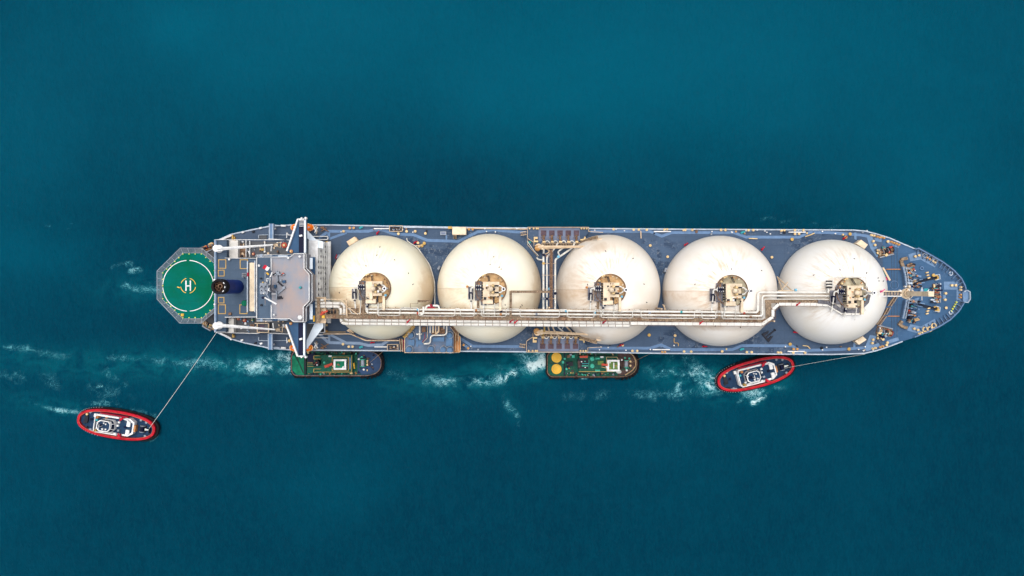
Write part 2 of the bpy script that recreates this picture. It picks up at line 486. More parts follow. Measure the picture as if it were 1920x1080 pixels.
    def ribbon(self, path, w, z0, z1, closed=False, shift=0.0):
        """wall or band along a world-xy path, width w"""
        path = [Vector(p[:2]) for p in path]
        mt = mitred(path, closed)
        A = [p + m * (w / 2 + shift) for p, m in zip(path, mt)]
        B = [p + m * (-w / 2 + shift) for p, m in zip(path, mt)]
        n = len(path)
        vs_ = [(p.x, p.y, z0) for p in A] + [(p.x, p.y, z1) for p in A] + [(p.x, p.y, z1) for p in B] + [(p.x, p.y, z0) for p in B]
        fs_ = []
        for i in range(n if closed else n - 1):
            j = (i + 1) % n
            for q in range(4):
                q2 = (q + 1) % 4
                fs_.append((q * n + i, q2 * n + i, q2 * n + j, q * n + j))
        if not closed:
            fs_ += [(0, 3 * n, 2 * n, n), (n - 1, 2 * n - 1, 3 * n - 1, 4 * n - 1)]
        return self.add(vs_, fs_)
    def mesh(self, name, mat, smooth=True):
        me = bpy.data.meshes.new(name)
        me.from_pydata(self.v, [], self.f)
        if mat: me.materials.append(MATS[mat])
        me.validate()
        if smooth and len(me.polygons):
            me.polygons.foreach_set('use_smooth', [True] * len(me.polygons))
            me.set_sharp_from_angle(angle=R(38))
        me.update()
        return me
    def build(self, name, mat, parent=None, origin=None, smooth=True):
        xs = list(zip(*self.v))
        if origin is None:
            origin = Vector(((min(xs[0]) + max(xs[0])) / 2, (min(xs[1]) + max(xs[1])) / 2, min(xs[2])))
        else:
            origin = Vector(origin)
        self.v = [(a - origin.x, b - origin.y, c - origin.z) for a, b, c in self.v]
        o = bpy.data.objects.new(name, self.mesh(name, mat, smooth))
        COL.objects.link(o)
        o.location = origin
        WLOC[o] = origin.copy()
        if parent is not None:
            o.parent = parent
            o.location = origin - WLOC[parent]
        return o

def each(m, name, mat, parent=None, smooth=False):
    """every shape collected in m becomes a part of its own"""
    ends = m.marks[1:] + [(len(m.v), len(m.f))]
    for (v0, f0), (v1, f1) in zip(m.marks, ends):
        q = MB()
        q.add(m.v[v0:v1], [tuple(i - v0 for i in f) for f in m.f[f0:f1]])
        q.build(name, mat, parent, smooth=smooth)

def fix_normals(o):
    import bmesh
    bm = bmesh.new(); bm.from_mesh(o.data)
    bmesh.ops.recalc_face_normals(bm, faces=bm.faces)
    bm.to_mesh(o.data); bm.free()

def empty(name, loc, rz=0.0):
    o = bpy.data.objects.new(name, None)
    o.empty_display_size = 2.0
    COL.objects.link(o)
    o.location = loc
    o.rotation_euler = (0, 0, rz)
    WLOC[o] = Vector(loc)
    return o

def tag(o, label=None, cat=None, group=None, kind=None):
    for k, v in (('label', label), ('category', cat), ('group', group), ('kind', kind)):
        if v: o[k] = v
    return o

def place(name, mesh, loc, parent, rz=0.0, sc=None):
    """another copy of a part: same mesh data, own object"""
    o = bpy.data.objects.new(name, mesh)
    COL.objects.link(o)
    WLOC[o] = Vector(loc)
    if parent is not None:
        o.parent = parent
        o.location = Vector(loc) - WLOC[parent]
    else:
        o.location = loc
    o.rotation_euler = (0, 0, rz)
    if sc: o.scale = sc
    return o

def copy_tree(o, parent=None):
    c = o.copy(); COL.objects.link(c)
    c.parent = parent
    for ch in list(o.children):
        copy_tree(ch, c)
    return c

def railing(path, parent, name='railing', mat='white_paint', h=1.1, step=2.6, t=0.10):
    """path of world points at deck level: posts, top rail and mid rail"""
    m = MB()
    path = [Vector(p) for p in path]
    for a, b in zip(path, path[1:]):
        L = (b - a).length
        k = max(1, round(L / step))
        for i in range(k + 1):
            p = a.lerp(b, i / k)
            m.beam(p, p + Vector((0, 0, h)), t * 0.8, t * 0.8)
        for hh in (h, h * 0.55):
            m.beam(a + Vector((0, 0, hh)), b + Vector((0, 0, hh)), t, t * 0.7)
    return m.build(name, mat, parent, smooth=False)

def rpx(pts, z, parent, **kw):
    return railing([P(x, y, z) for x, y in pts], parent, **kw)

# ---------------------------------------------------------------- the sea
def sea_px(px, py):
    s = PXM * CAM_H
    return ((px - 960.0) * s, -(py - 540.0) * s)

def build_water():
    xs = np.concatenate([[-9000, -3000, -1000, -500, -300], np.arange(-215, 215.1, 1.0), [300, 500, 1000, 3000, 9000]])
    ys = np.concatenate([[-9000, -3000, -1000, -500, -250], np.arange(-125, 125.1, 1.0), [250, 500, 1000, 3000, 9000]])
    X, Y = np.meshgrid(xs, ys)
    ny, nx = X.shape
    co = np.stack([X, Y, np.zeros_like(X)], -1).reshape(-1, 3)
    idx = np.arange(nx * ny).reshape(ny, nx)
    q = np.stack([idx[:-1, :-1], idx[:-1, 1:], idx[1:, 1:], idx[1:, :-1]], -1).reshape(-1, 4)
    me = bpy.data.meshes.new('water')
    me.vertices.add(len(co)); me.vertices.foreach_set('co', co.astype(np.float32).ravel())
    me.loops.add(q.size); me.loops.foreach_set('vertex_index', q.ravel().astype(np.int32))
    me.polygons.add(len(q)); me.polygons.foreach_set('loop_start', np.arange(0, q.size, 4, dtype=np.int32))
    me.update(calc_edges=True)
    # where propellers and hulls stir the water: foam (white lace) and churn (milky aerated water)
    foam = np.zeros_like(X); churn = np.zeros_like(X); silt = np.zeros_like(X)
    def stroke(field, pts, w, amp, end=None):
        """soft line through photo pixels; w = half width in pixels, amp may change along it"""
        pts = [np.array(sea_px(*p)) for p in pts]
        ww = w * 1.9 * PXM * CAM_H
        tot = sum(np.linalg.norm(b - a) for a, b in zip(pts, pts[1:])); run = 0
        best = np.zeros_like(X)
        for a, b in zip(pts, pts[1:]):
            d = b - a; L = np.linalg.norm(d)
            t = np.clip(((X - a[0]) * d[0] + (Y - a[1]) * d[1]) / (L * L), 0, 1)
            dist = np.hypot(X - (a[0] + t * d[0]), Y - (a[1] + t * d[1]))
            u = (run + t * L) / tot
            am = amp if end is None else amp + (end - amp) * u
            best = np.maximum(best, am * np.exp(-(dist / ww) ** 2))
            run += L
        field[...] = np.maximum(field, best)
    def blob(field, px, py, rx, ry, amp):
        x, y = sea_px(px, py); s = PXM * CAM_H
        field[...] = field + amp * np.exp(-((X - x) / (rx * s)) ** 2 - ((Y - y) / (ry * s)) ** 2)
    # first green tug (left): wash to the left along the hull
    stroke(foam, [(542, 668), (505, 676), (470, 688), (430, 686)], 8, 0.78, 0.42)
    stroke(foam, [(545, 690), (510, 690), (470, 694)], 7, 0.7, 0.45)
    stroke(foam, [(430, 686), (380, 680), (330, 684), (290, 674)], 8, 0.42, 0.34)
    stroke(foam, [(290, 672), (200, 670), (110, 668), (50, 654), (0, 652)], 5, 0.34, 0.38)
    stroke(churn, [(545, 680), (470, 688), (380, 684), (250, 684), (100, 680), (0, 665)], 15, 0.8, 0.25)
    stroke(foam, [(0, 700), (60, 712), (120, 718)], 12, 0.3)
    stroke(foam, [(200, 700), (240, 735), (180, 730)], 14, 0.3)
    # left red tug
    stroke(foam, [(145, 772), (115, 770), (85, 765), (50, 752)], 3, 0.7, 0.25)
    stroke(foam, [(160, 757), (215, 757), (255, 770), (290, 782)], 4, 0.42, 0.36)
    stroke(foam, [(296, 806), (292, 818), (280, 828)], 2.5, 0.6)
    stroke(churn, [(140, 772), (60, 755), (0, 748)], 9, 0.5, 0.15)
    # stern of the tanker
    stroke(foam, [(296, 545), (262, 542), (234, 536)], 5, 0.48, 0.42)
    stroke(foam, [(300, 520), (285, 528)], 5, 0.5)
    stroke(foam, [(262, 506), (245, 508)], 4, 0.5)
    stroke(foam, [(245, 494), (212, 500)], 4, 0.42)
    stroke(churn, [(296, 540), (230, 540), (160, 545)], 13, 0.45, 0.1)
    # second green tug (middle)
    stroke(foam, [(1018, 668), (990, 668), (975, 665)], 9, 0.8, 0.5)
    stroke(foam, [(1018, 682), (985, 692), (945, 708), (905, 714)], 7, 1.0, 0.75)
    stroke(foam, [(905, 714), (870, 716), (836, 718)], 6, 0.6, 0.62)
    stroke(foam, [(1018, 672), (985, 688)], 14, 0.62)
    stroke(foam, [(982, 655), (990, 685)], 9, 0.6)
    stroke(foam, [(912, 660), (920, 680), (945, 692)], 5, 0.45)
    stroke(foam, [(945, 742), (952, 765), (968, 780), (975, 795)], 5, 0.42, 0.62)
    stroke(foam, [(836, 718), (790, 715), (750, 706), (720, 706)], 9, 0.42, 0.3)
    stroke(churn, [(1018, 680), (960, 692), (880, 712), (800, 716), (730, 706)], 17, 0.95, 0.3)
    stroke(churn, [(1015, 662), (920, 668)], 13, 0.6, 0.35)
    stroke(foam, [(1100, 707), (1085, 709)], 2, 0.9)
    stroke(churn, [(950, 740), (965, 775)], 9, 0.25)
    # right red tug
    stroke(foam, [(1342, 716), (1318, 702), (1296, 682), (1285, 668)], 8, 0.8, 0.5)
    stroke(foam, [(1340, 722), (1300, 708), (1270, 706)], 7, 0.72, 0.55)
    stroke(foam, [(1300, 706), (1262, 698), (1215, 694)], 7, 0.6, 0.38)
    stroke(foam, [(1275, 712), (1270, 732)], 4, 0.5)
    stroke(foam, [(1345, 728), (1300, 738), (1240, 742), (1190, 738)], 8, 0.45, 0.3)
    stroke(foam, [(1230, 700), (1255, 670)], 8, 0.42)
    stroke(churn, [(1345, 715), (1300, 700), (1240, 690), (1200, 686)], 19, 0.85, 0.4)
    stroke(foam, [(1412, 756), (1432, 747), (1442, 735), (1450, 724)], 3.2, 1.0, 0.6)
    stroke(foam, [(1384, 758), (1392, 750)], 3, 0.8)
    stroke(foam, [(1400, 738), (1440, 730), (1462, 715)], 10, 0.5)
    stroke(churn, [(1390, 748), (1440, 735), (1470, 712)], 12, 0.4)
    stroke(foam, [(1020, 745), (1100, 742), (1180, 738)], 9, 0.26)
    # single whitecaps
    for x, y, a in ((85, 421, .75), (92, 424, .5), (128, 430, .5), (30, 388, .5), (16, 385, .45), (68, 378, .4), (96, 402, .4), (135, 418, .5),
                    (560, 247, .8), (228, 562, .45), (188, 722, .5), (187, 723, .5), (398, 357, .5), (292, 451, .4), (1456, 413, .4), (1475, 417, .4), (1502, 417, .38), (1435, 411, .36), (1000, 300, .0)):
        blob(foam, x, y, 5, 2.5, a)
    # cloudier and clearer water
    blob(silt, 520, 20, 420, 190, 0.75); blob(silt, 60, 480, 130, 50, 0.35); blob(silt, 330, 50, 60, 40, 0.35)
    blob(silt, 1050, 170, 260, 110, 0.45); blob(silt, 30, 240, 120, 170, 0.4); blob(silt, 1420, 60, 520, 220, 0.75); blob(silt, 1780, 300, 200, 200, 0.25)
    blob(silt, 620, 920, 160, 90, 0.30); blob(silt, 1300, 900, 300, 140, 0.12); blob(silt, 1780, 420, 160, 160, 0.2)
    blob(silt, 330, 440, 200, 80, -0.30); blob(silt, 760, 360, 260, 70, -0.25); blob(silt, 330, 620, 200, 40, -0.2)
    blob(silt, 1000, 860, 200, 150, -0.12); blob(silt, 1850, 800, 120, 220, -0.1)
    for x, y in ((1400, 412), (1440, 408), (1480, 413), (1520, 419), (1560, 424)):
        stroke(foam, [(x - 16, y + 4), (x + 14, y - 1)], 3, 0.34)
    blob(silt, 960, 1020, 900, 190, -0.32); blob(silt, 1800, 850, 300, 250, -0.15)
    for nm, f in (('foam', foam), ('churn', churn), ('silt', silt)):
        a = me.attributes.new(nm, 'FLOAT', 'POINT')
        a.data.foreach_set('value', f.astype(np.float32).ravel())
    m, nt, bs = new_mat('sea_water')
    at = lambda k: _n(nt, 'ShaderNodeAttribute', attribute_name=k).outputs['Fac']
    pos = _n(nt, 'ShaderNodeNewGeometry').outputs['Position']
    n1 = noise(nt, pos, 0.011, 5, 0.55, 0.3)
    n2 = noise(nt, scaled(nt, pos, 0.03, 0.055, 1, R(20)), 1.0, 5, 0.6, 0.5)
    t = math_(nt, 'ADD', math_(nt, 'MULTIPLY', at('silt'), 0.75), math_(nt, 'MULTIPLY', math_(nt, 'SUBTRACT', n1, 0.5), 0.55))
    t = math_(nt, 'ADD', t, math_(nt, 'MULTIPLY', math_(nt, 'SUBTRACT', n2, 0.5), 0.28))
    c = mixc(nt, maprange(nt, t, -0.45, 0.95), WATER_DEEP, WATER_PALE)
    # ripple shading painted into the base colour: crests lighter than troughs
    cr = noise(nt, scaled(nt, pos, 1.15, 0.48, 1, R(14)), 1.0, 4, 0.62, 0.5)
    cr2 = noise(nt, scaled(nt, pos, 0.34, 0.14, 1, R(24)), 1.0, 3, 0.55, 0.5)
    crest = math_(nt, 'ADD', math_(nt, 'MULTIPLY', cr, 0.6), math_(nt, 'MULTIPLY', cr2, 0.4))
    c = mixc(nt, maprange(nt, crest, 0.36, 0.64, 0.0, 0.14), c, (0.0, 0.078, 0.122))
    # milky aerated water behind the propellers
    nch = noise(nt, scaled(nt, pos, 0.14, 0.22, 1), 1.0, 5, 0.6, 0.8)
    ch = math_(nt, 'MULTIPLY', at('churn'), maprange(nt, nch, 0.30, 0.68))
    c = mixc(nt, math_(nt, 'MULTIPLY', ch, 0.75, clamp=True), c, (0.003, 0.125, 0.150))
    # lace foam: warped cells whose walls widen where the foam is dense
    warp = _n(nt, 'ShaderNodeTexNoise'); warp.inputs['Scale'].default_value = 0.18; warp.inputs['Detail'].default_value = 4
    nt.links.new(pos, warp.inputs['Vector'])
    wv = _n(nt, 'ShaderNodeVectorMath', operation='MULTIPLY_ADD')
    nt.links.new(warp.outputs['Color'], wv.inputs[0]); wv.inputs[1].default_value = (7, 7, 0); nt.links.new(pos, wv.inputs[2])
    def lace(scale, sx, sy):
        v = _n(nt, 'ShaderNodeTexVoronoi', feature='DISTANCE_TO_EDGE'); v.inputs['Scale'].default_value = scale
        nt.links.new(scaled(nt, wv.outputs[0], sx, sy, 0), v.inputs['Vector'])
        return v.outputs['Distance']
    f0 = at('foam')
    brk = noise(nt, wv.outputs[0], 0.10, 7, 0.72)
    brk2 = noise(nt, pos, 0.045, 3, 0.6)
    dens = math_(nt, 'MULTIPLY', f0, math_(nt, 'MULTIPLY', maprange(nt, brk, 0.36, 0.62, 0.25, 1.35), maprange(nt, brk2, 0.36, 0.60, 0.78, 1.08)))
    l1 = math_(nt, 'MULTIPLY', lace(0.34, 1.0, 1.7), 1.1)
    l2 = math_(nt, 'MULTIPLY', lace(0.85, 1.0, 1.4), 1.7)
    def ridge(sx, sy, rot, gain):
        ra = noise(nt, scaled(nt, wv.outputs[0], sx, sy, 1, R(rot)), 1.0, 6, 0.66, 1.4)
        return math_(nt, 'MULTIPLY', math_(nt, 'ABSOLUTE', math_(nt, 'SUBTRACT', ra, 0.5)), gain)
    ll = math_(nt, 'MINIMUM', math_(nt, 'MINIMUM', l1, l2), math_(nt, 'MINIMUM', ridge(0.11, 0.20, 12, 1.5), ridge(0.30, 0.46, -14, 1.6)))
    wid = math_(nt, 'MULTIPLY', math_(nt, 'SUBTRACT', dens, 0.16), 0.105)
    fm = math_(nt, 'DIVIDE', math_(nt, 'SUBTRACT', wid, ll), 0.035)
    fm = math_(nt, 'MULTIPLY', fm, maprange(nt, noise(nt, pos, 0.6, 6, 0.78), 0.34, 0.56, 0.25, 1.0))
    fm = math_(nt, 'MULTIPLY', fm, 1.0, clamp=True)
    # a faint milky halo around the foam
    c = mixc(nt, math_(nt, 'MULTIPLY', maprange(nt, dens, 0.15, 1.0), 0.42), c, (0.006, 0.130, 0.165))
    c = mixc(nt, math_(nt, 'MULTIPLY', fm, 0.85), c, mixc(nt, maprange(nt, dens, 0.4, 1.15), (0.10, 0.34, 0.40), (0.60, 0.74, 0.75)))
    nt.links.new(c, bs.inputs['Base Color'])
    nt.links.new(math_(nt, 'ADD', 0.16, math_(nt, 'MULTIPLY', fm, 0.6)), bs.inputs['Roughness'])
    bs.inputs['IOR'].default_value = 1.33
    bs.inputs['Specular IOR Level'].default_value = 0.02
    # wind ripples and low swell
    w1 = noise(nt, scaled(nt, pos, 0.95, 0.42, 1, R(14)), 1.0, 5, 0.62, 0.6)
    w2 = noise(nt, scaled(nt, pos, 0.30, 0.15, 1, R(24)), 1.0, 3, 0.5, 0.5)
    w3 = noise(nt, scaled(nt, pos, 1.7, 0.8, 1, R(10)), 1.0, 4, 0.65)
    gust = maprange(nt, noise(nt, pos, 0.014, 3, 0.5), 0.3, 0.7, 0.45, 1.0)
    h = math_(nt, 'ADD', math_(nt, 'MULTIPLY', math_(nt, 'MULTIPLY', w1, gust), 0.55), math_(nt, 'MULTIPLY', w2, 0.75))
    h = math_(nt, 'ADD', h, math_(nt, 'MULTIPLY', w3, 0.30))
    b = _n(nt, 'ShaderNodeBump')
    b.inputs['Strength'].default_value = WAVE_STRENGTH
    b.inputs['Distance'].default_value = 1.0
    nt.links.new(h, b.inputs['Height'])
    nt.links.new(b.outputs[0], bs.inputs['Normal'])
    MATS['sea_water'] = m
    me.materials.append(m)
    o = bpy.data.objects.new('water', me)
    COL.objects.link(o)
    tag(o, 'teal blue sea with wind ripples and white propeller wash', 'water', kind='structure')
WATER_DEEP = (0.0, 0.0200, 0.0395)
WATER_PALE = (0.0, 0.0600, 0.0990)
WAVE_STRENGTH = 1.0
build_water()

# ---------------------------------------------------------------- the gas carrier: hull and decks
ZD = 18.0     # main deck above the sea
ship = empty('gas_carrier', P(960, 543, 0))
tag(ship, 'huge gas tanker with blue decks, five round cream tanks and a green helideck', 'tanker ship')

HULL_TOP = [(340, 505), (350, 480), (375, 464), (405, 452.5), (432, 440), (470, 431.5), (505, 424.5), (545, 422), (620, 422), (730, 424),
            (900, 427), (1110, 428.5), (1300, 430), (1600, 431.5), (1622, 433.5), (1644, 439), (1668, 446.5), (1692, 457), (1716, 467), (1745, 478),
            (1769, 492), (1788.5, 506.6), (1803, 522), (1810, 536), (1813, 551), (1808.5, 567), (1798, 583.6), (1783.7, 598), (1764, 610.5), (1740, 622),
            (1721, 631), (1692, 640), (1668, 649), (1644, 657), (1620, 662.6), (1560, 664.5), (1400, 663.5), (1250, 662.5), (1110, 660.5), (990, 659.5),
            (730, 657.5), (545, 656), (505, 652.5), (460, 643), (432, 635), (405, 622), (378, 608), (350, 596), (340, 570)]
def hull():
    top = [P(x, y, ZD) for x, y in HULL_TOP]
    m = MB()
    def lev(z, fx_bow, fx_stern, fy):
        out = []
        for p in top:
            x = p.x; y = p.y
            if x > 118: x = 118 + (x - 118) * fx_bow; y = y * (1 - (1 - fy) * min(1, (p.x - 118) / 40.0))
            if x < -85: x = -85 + (x + 85) * fx_stern; y = y * (1 - (1 - fy) * min(1, (-85 - p.x) / 30.0))
            out.append((x, y, z))
        return out
    rings = [lev(-2, .72, .7, .55), lev(6, .80, .85, .75), lev(13, .93, .98, .95), lev(17.6, 1, 1, 1)]
    n = len(top); vs_ = [p for r in rings for p in r]; fs_ = []
    for i in range(len(rings) - 1):
        for k in range(n):
            k2 = (k + 1) % n
            fs_.append((i * n + k2, i * n + k, (i + 1) * n + k, (i + 1) * n + k2))
    fs_.append(tuple(range((len(rings) - 1) * n + n - 1, (len(rings) - 1) * n - 1, -1)))
    m.add(vs_, fs_)
    o = m.build('hull', 'hull_blue', ship); fix_normals(o)
hull()

def deck_piece(name, mat, x0, x1):
    def clip(poly, xv, keep_right):
        out = []
        for a, b in zip(poly, poly[1:] + poly[:1]):
            ia = (a[0] >= xv) == keep_right; ib = (b[0] >= xv) == keep_right
            if ia: out.append(a)
            if ia != ib:
                t = (xv - a[0]) / (b[0] - a[0]); out.append((xv, a[1] + t * (b[1] - a[1])))
        return out
    poly = clip(clip(HULL_TOP, x0, True), x1, False)
    return MB().ppx(poly, 17.6, ZD).build(name, mat, ship, smooth=False)
deck_piece('mooring_deck', 'deck_grey', 300, 432)
deck_piece('aft_deck', 'deck_aft', 432.05, 640)
deck_piece('main_deck', 'deck_blue', 640.05, 1655)
deck_piece('fore_deck', 'deck_fore', 1655.05, 1900)

# bright edge of the deck, and the bulwark round the bow with its stays
e1 = [P(x, y, ZD) for x, y in HULL_TOP[3:19]]
e2 = [P(x, y, ZD) for x, y in HULL_TOP[31:46]]
for e in (e1, e2):
    MB().ribbon(e, 0.42, ZD + 0.01, ZD + 0.22).build('deck_edge', 'edge_white', ship, smooth=False)
    railing([p * 0.998 for p in e], ship, name='side_rail', mat='edge_white', step=3.0, t=0.07, h=1.0)
bw = [(1716, 467)] + [(1723, 466)] + HULL_TOP[19:30] + [(1715, 632)]
bwp = [P(x, y, ZD + 1.2) for x, y in bw]
bul = MB().ribbon(bwp, 0.30, ZD + 0.01, ZD + 1.2).build('bulwark', 'light_blue', ship, smooth=False)
MB().ribbon(bwp, 0.34, ZD + 1.2, ZD + 1.32).build('cap_rail', 'stripe_blue', bul, smooth=False)
run = [(a.lerp(b, k / max(1, round((b - a).length / 1.7)))) for a, b in zip(bwp, bwp[1:]) for k in range(max(1, round((b - a).length / 1.7)))]
ctr = P(1640, 549, ZD)
stay_mesh = MB().prism([(0.15, -0.07), (2.3, -0.07), (2.3, 0.07), (0.15, 0.07)], 0.01, 1.0, None).mesh('stay', 'light_blue', False)
for i, p in enumerate(run[1:-1]):
    a, b = run[i], run[i + 2]
    t = (b - a); nrm = Vector((-t.y, t.x, 0)).normalized()
    if nrm.dot(ctr - p) < 0: nrm = -nrm
    place('stay', stay_mesh, (p.x, p.y, ZD), bul, math.atan2(nrm.y, nrm.x))
# dark gutter between the stays
MB().ribbon(bwp[1:-1], 1.5, ZD + 0.012, ZD + 0.02, shift=0).build('waterway', 'deck_aft', bul, smooth=False)
bw_nose = MB().ppx([(1805, 548), (1810, 544), (1816, 546), (1816.5, 562), (1813, 568), (1806, 566)], ZD - 0.5, ZD + 1.5)
bw_nose.build('bow_platform', 'light_blue', ship, smooth=False)
rpx([(1805, 547), (1811, 544), (1816, 547), (1816.5, 561), (1812, 567.5), (1805, 566)], ZD + 1.5, ship, mat='edge_white', t=0.13)

# painted walkways and landing pads
zs = [ZD + 0.012]
def flat(pts, mat='stripe_blue', name='deck_marking'):
    zs[0] += 0.004
    return MB().ppx(pts, zs[0] - 0.002, zs[0]).build(name, mat, ship, smooth=False)
def stripe(pts, w=5.2, mat='stripe_blue', name='walkway_stripe'):
    zs[0] += 0.004
    return MB().ribbon([P(x, y, ZD) for x, y in pts], w * PXM * 282, zs[0] - 0.002, zs[0]).build(name, mat, ship, smooth=False)
stripe([(598, 446), (616, 433.7), (690, 433.7), (701, 431), (718, 431), (739, 439), (775, 440), (801, 450.5), (859, 452.5), (896, 434.5), (924, 431), (955, 433.7), (987, 436)])
stripe([(616.5, 433), (616.5, 449)], 5); stripe([(617, 448), (650, 436)], 4.5); stripe([(837, 440), (837, 451)], 3)
stripe([(1107, 433.7), (1218.5, 433.7), (1241, 442.8), (1259, 436), (1375.6, 436), (1399, 444.6), (1498, 444.6), (1518.5, 435.4), (1555, 436), (1617, 441), (1630, 443.7)])
stripe([(600, 628), (616, 642.4), (674, 643.7), (690, 647.6), (716, 646.5), (732, 636)], 5.2, 'stripe_grey')
stripe([(617, 628), (617, 643)], 4.5, 'stripe_grey'); stripe([(620, 628), (650, 643)], 4.5, 'stripe_grey')
stripe([(863.5, 634.6), (885.6, 649), (981.5, 650)], 5.2, 'stripe_blue')
stripe([(1104.5, 652.8), (1218.5, 652.8), (1239.5, 646.5), (1259, 655.4), (1373, 655.4), (1391, 648), (1485, 648.5), (1500, 657.4), (1576, 655), (1620, 652)])
stripe([(1653, 433.5 + 9), (1653, 443)], 1)
for pts in (
    [(1703, 476.9), (1721.5, 471.8), (1757, 495.4), (1752.5, 501.4), (1726, 486.6), (1706.7, 489.8)],
    [(1700.6, 619.4), (1707, 608), (1726.6, 612.3), (1752.5, 598), (1755.6, 604), (1727, 622), (1719, 624.5)],
    [(1770, 528), (1796, 528), (1796, 543), (1770, 543)],
    [(1793.5, 543.5), (1806, 543.5), (1804, 566), (1793.5, 566)],
    [(1748.5, 532), (1761.7, 532), (1761.7, 538), (1748.5, 538)],
    [(1747.8, 561.5), (1761, 561.5), (1761, 568.5), (1747.8, 568.5)],
    [(1624, 441.8), (1634, 441), (1645, 465.4), (1638, 468.5), (1648.5, 480), (1643.8, 482.3), (1632, 466)],
    [(1640, 446), (1653, 446), (1653, 454), (1640, 452)],
    [(1666.6, 450.4), (1688, 459), (1684.7, 465.4), (1664, 456.7)],
    [(1662.4, 638.8), (1683.8, 632), (1686, 638), (1664, 645)],
    [(1619.6, 652), (1648, 643), (1650, 649), (1625, 659)],
    [(1631, 628), (1644, 630), (1635, 650), (1622, 650)],
    [(1601.6, 436), (1606, 436), (1606, 450), (1601.6, 448)],
    [(1600, 640), (1604, 640), (1604, 653), (1600, 653)],
):
    flat(pts, 'light_blue', 'landing_pad')

# ---------------------------------------------------------------- cargo tanks
ZC = 20.0; RZ = 19.4
TANKS = [(715.5, 539, 98, 98), (917.5, 541, 97.8, 103), (1140.3, 543, 97.5, 103.5), (1349.5, 545.5, 105.2, 104), (1559.3, 547.5, 97.2, 98.6)]
tank_objs = []; dome_c = []
def sphere_z(i, x, y):
    c, rx, ry = dome_c[i][1:4]
    q = 1 - ((x - c.x) / rx) ** 2 - ((y - c.y) / ry) ** 2
    return ZC + RZ * math.sqrt(max(0.0, q))
for i, (px, py, rx, ry) in enumerate(TANKS):
    zr = ZC + 1.3
    c = P(px, py, zr); k = PXM * (CAM_H - zr)
    a, b = rx * k * 0.9975, ry * k * 0.9975
    m = MB(); n = 112; vs_ = []; fs_ = []
    lats = [-8 + (96.5) * j / 40 for j in range(41)]
    vs_ += [(c.x + a * 0.975 * math.cos(2 * math.pi * q / n), c.y + b * 0.975 * math.sin(2 * math.pi * q / n), ZD + 0.0) for q in range(n)]
    for la in lats:
        cl, sl = math.cos(R(la)), math.sin(R(la))
        vs_ += [(c.x + a * cl * math.cos(2 * math.pi * q / n), c.y + b * cl * math.sin(2 * math.pi * q / n), max(ZD + 0.01, ZC + RZ * sl)) for q in range(n)]
    for j in range(len(lats)):
        for q in range(n):
            q2 = (q + 1) % n
            fs_.append((j * n + q, j * n + q2, (j + 1) * n + q2, (j + 1) * n + q))
    fs_.append(tuple(range(len(lats) * n, (len(lats) + 1) * n)))
    m.add(vs_, fs_)
    o = m.build('cargo_tank', TANK_MATS[i], ship, origin=(c.x, c.y, ZC))
    tag(o, ['domed tank nearest the bridge, creamiest paint with a white pipe down its bow side', 'second domed tank from the bridge', 'middle domed tank behind the loading cranes',
            'fourth domed tank from the bridge', 'foremost domed tank nearest the bow, ringed by the bent end of the walkway'][i])
    tank_objs.append(o)
    dome_c.append((P(px, py, ZC), c, a, b))
    # low skirt ring where the cover meets the deck, and small dark eye plates on the shell
    MB().flatring((c.x, c.y, ZD + 0.006), a * 0.97, a * 1.012, 0.5, 96).build('skirt', 'deck_aft', o)
    rr = random.Random(i + 3)
    eye = MB().box((0, 0, 0.12), (0.5, 0.22, 0.3)).mesh('eye_plate', 'dark_steel', False)
    for q in range(9):
        th = rr.uniform(0, 2 * math.pi); rad = rr.uniform(7.5, 14)
        x, y = c.x + rad * math.cos(th), c.y + rad * math.sin(th)
        place('eye_plate', eye, (x, y, sphere_z(i, x, y) - 0.05), o, rr.uniform(0, 3))

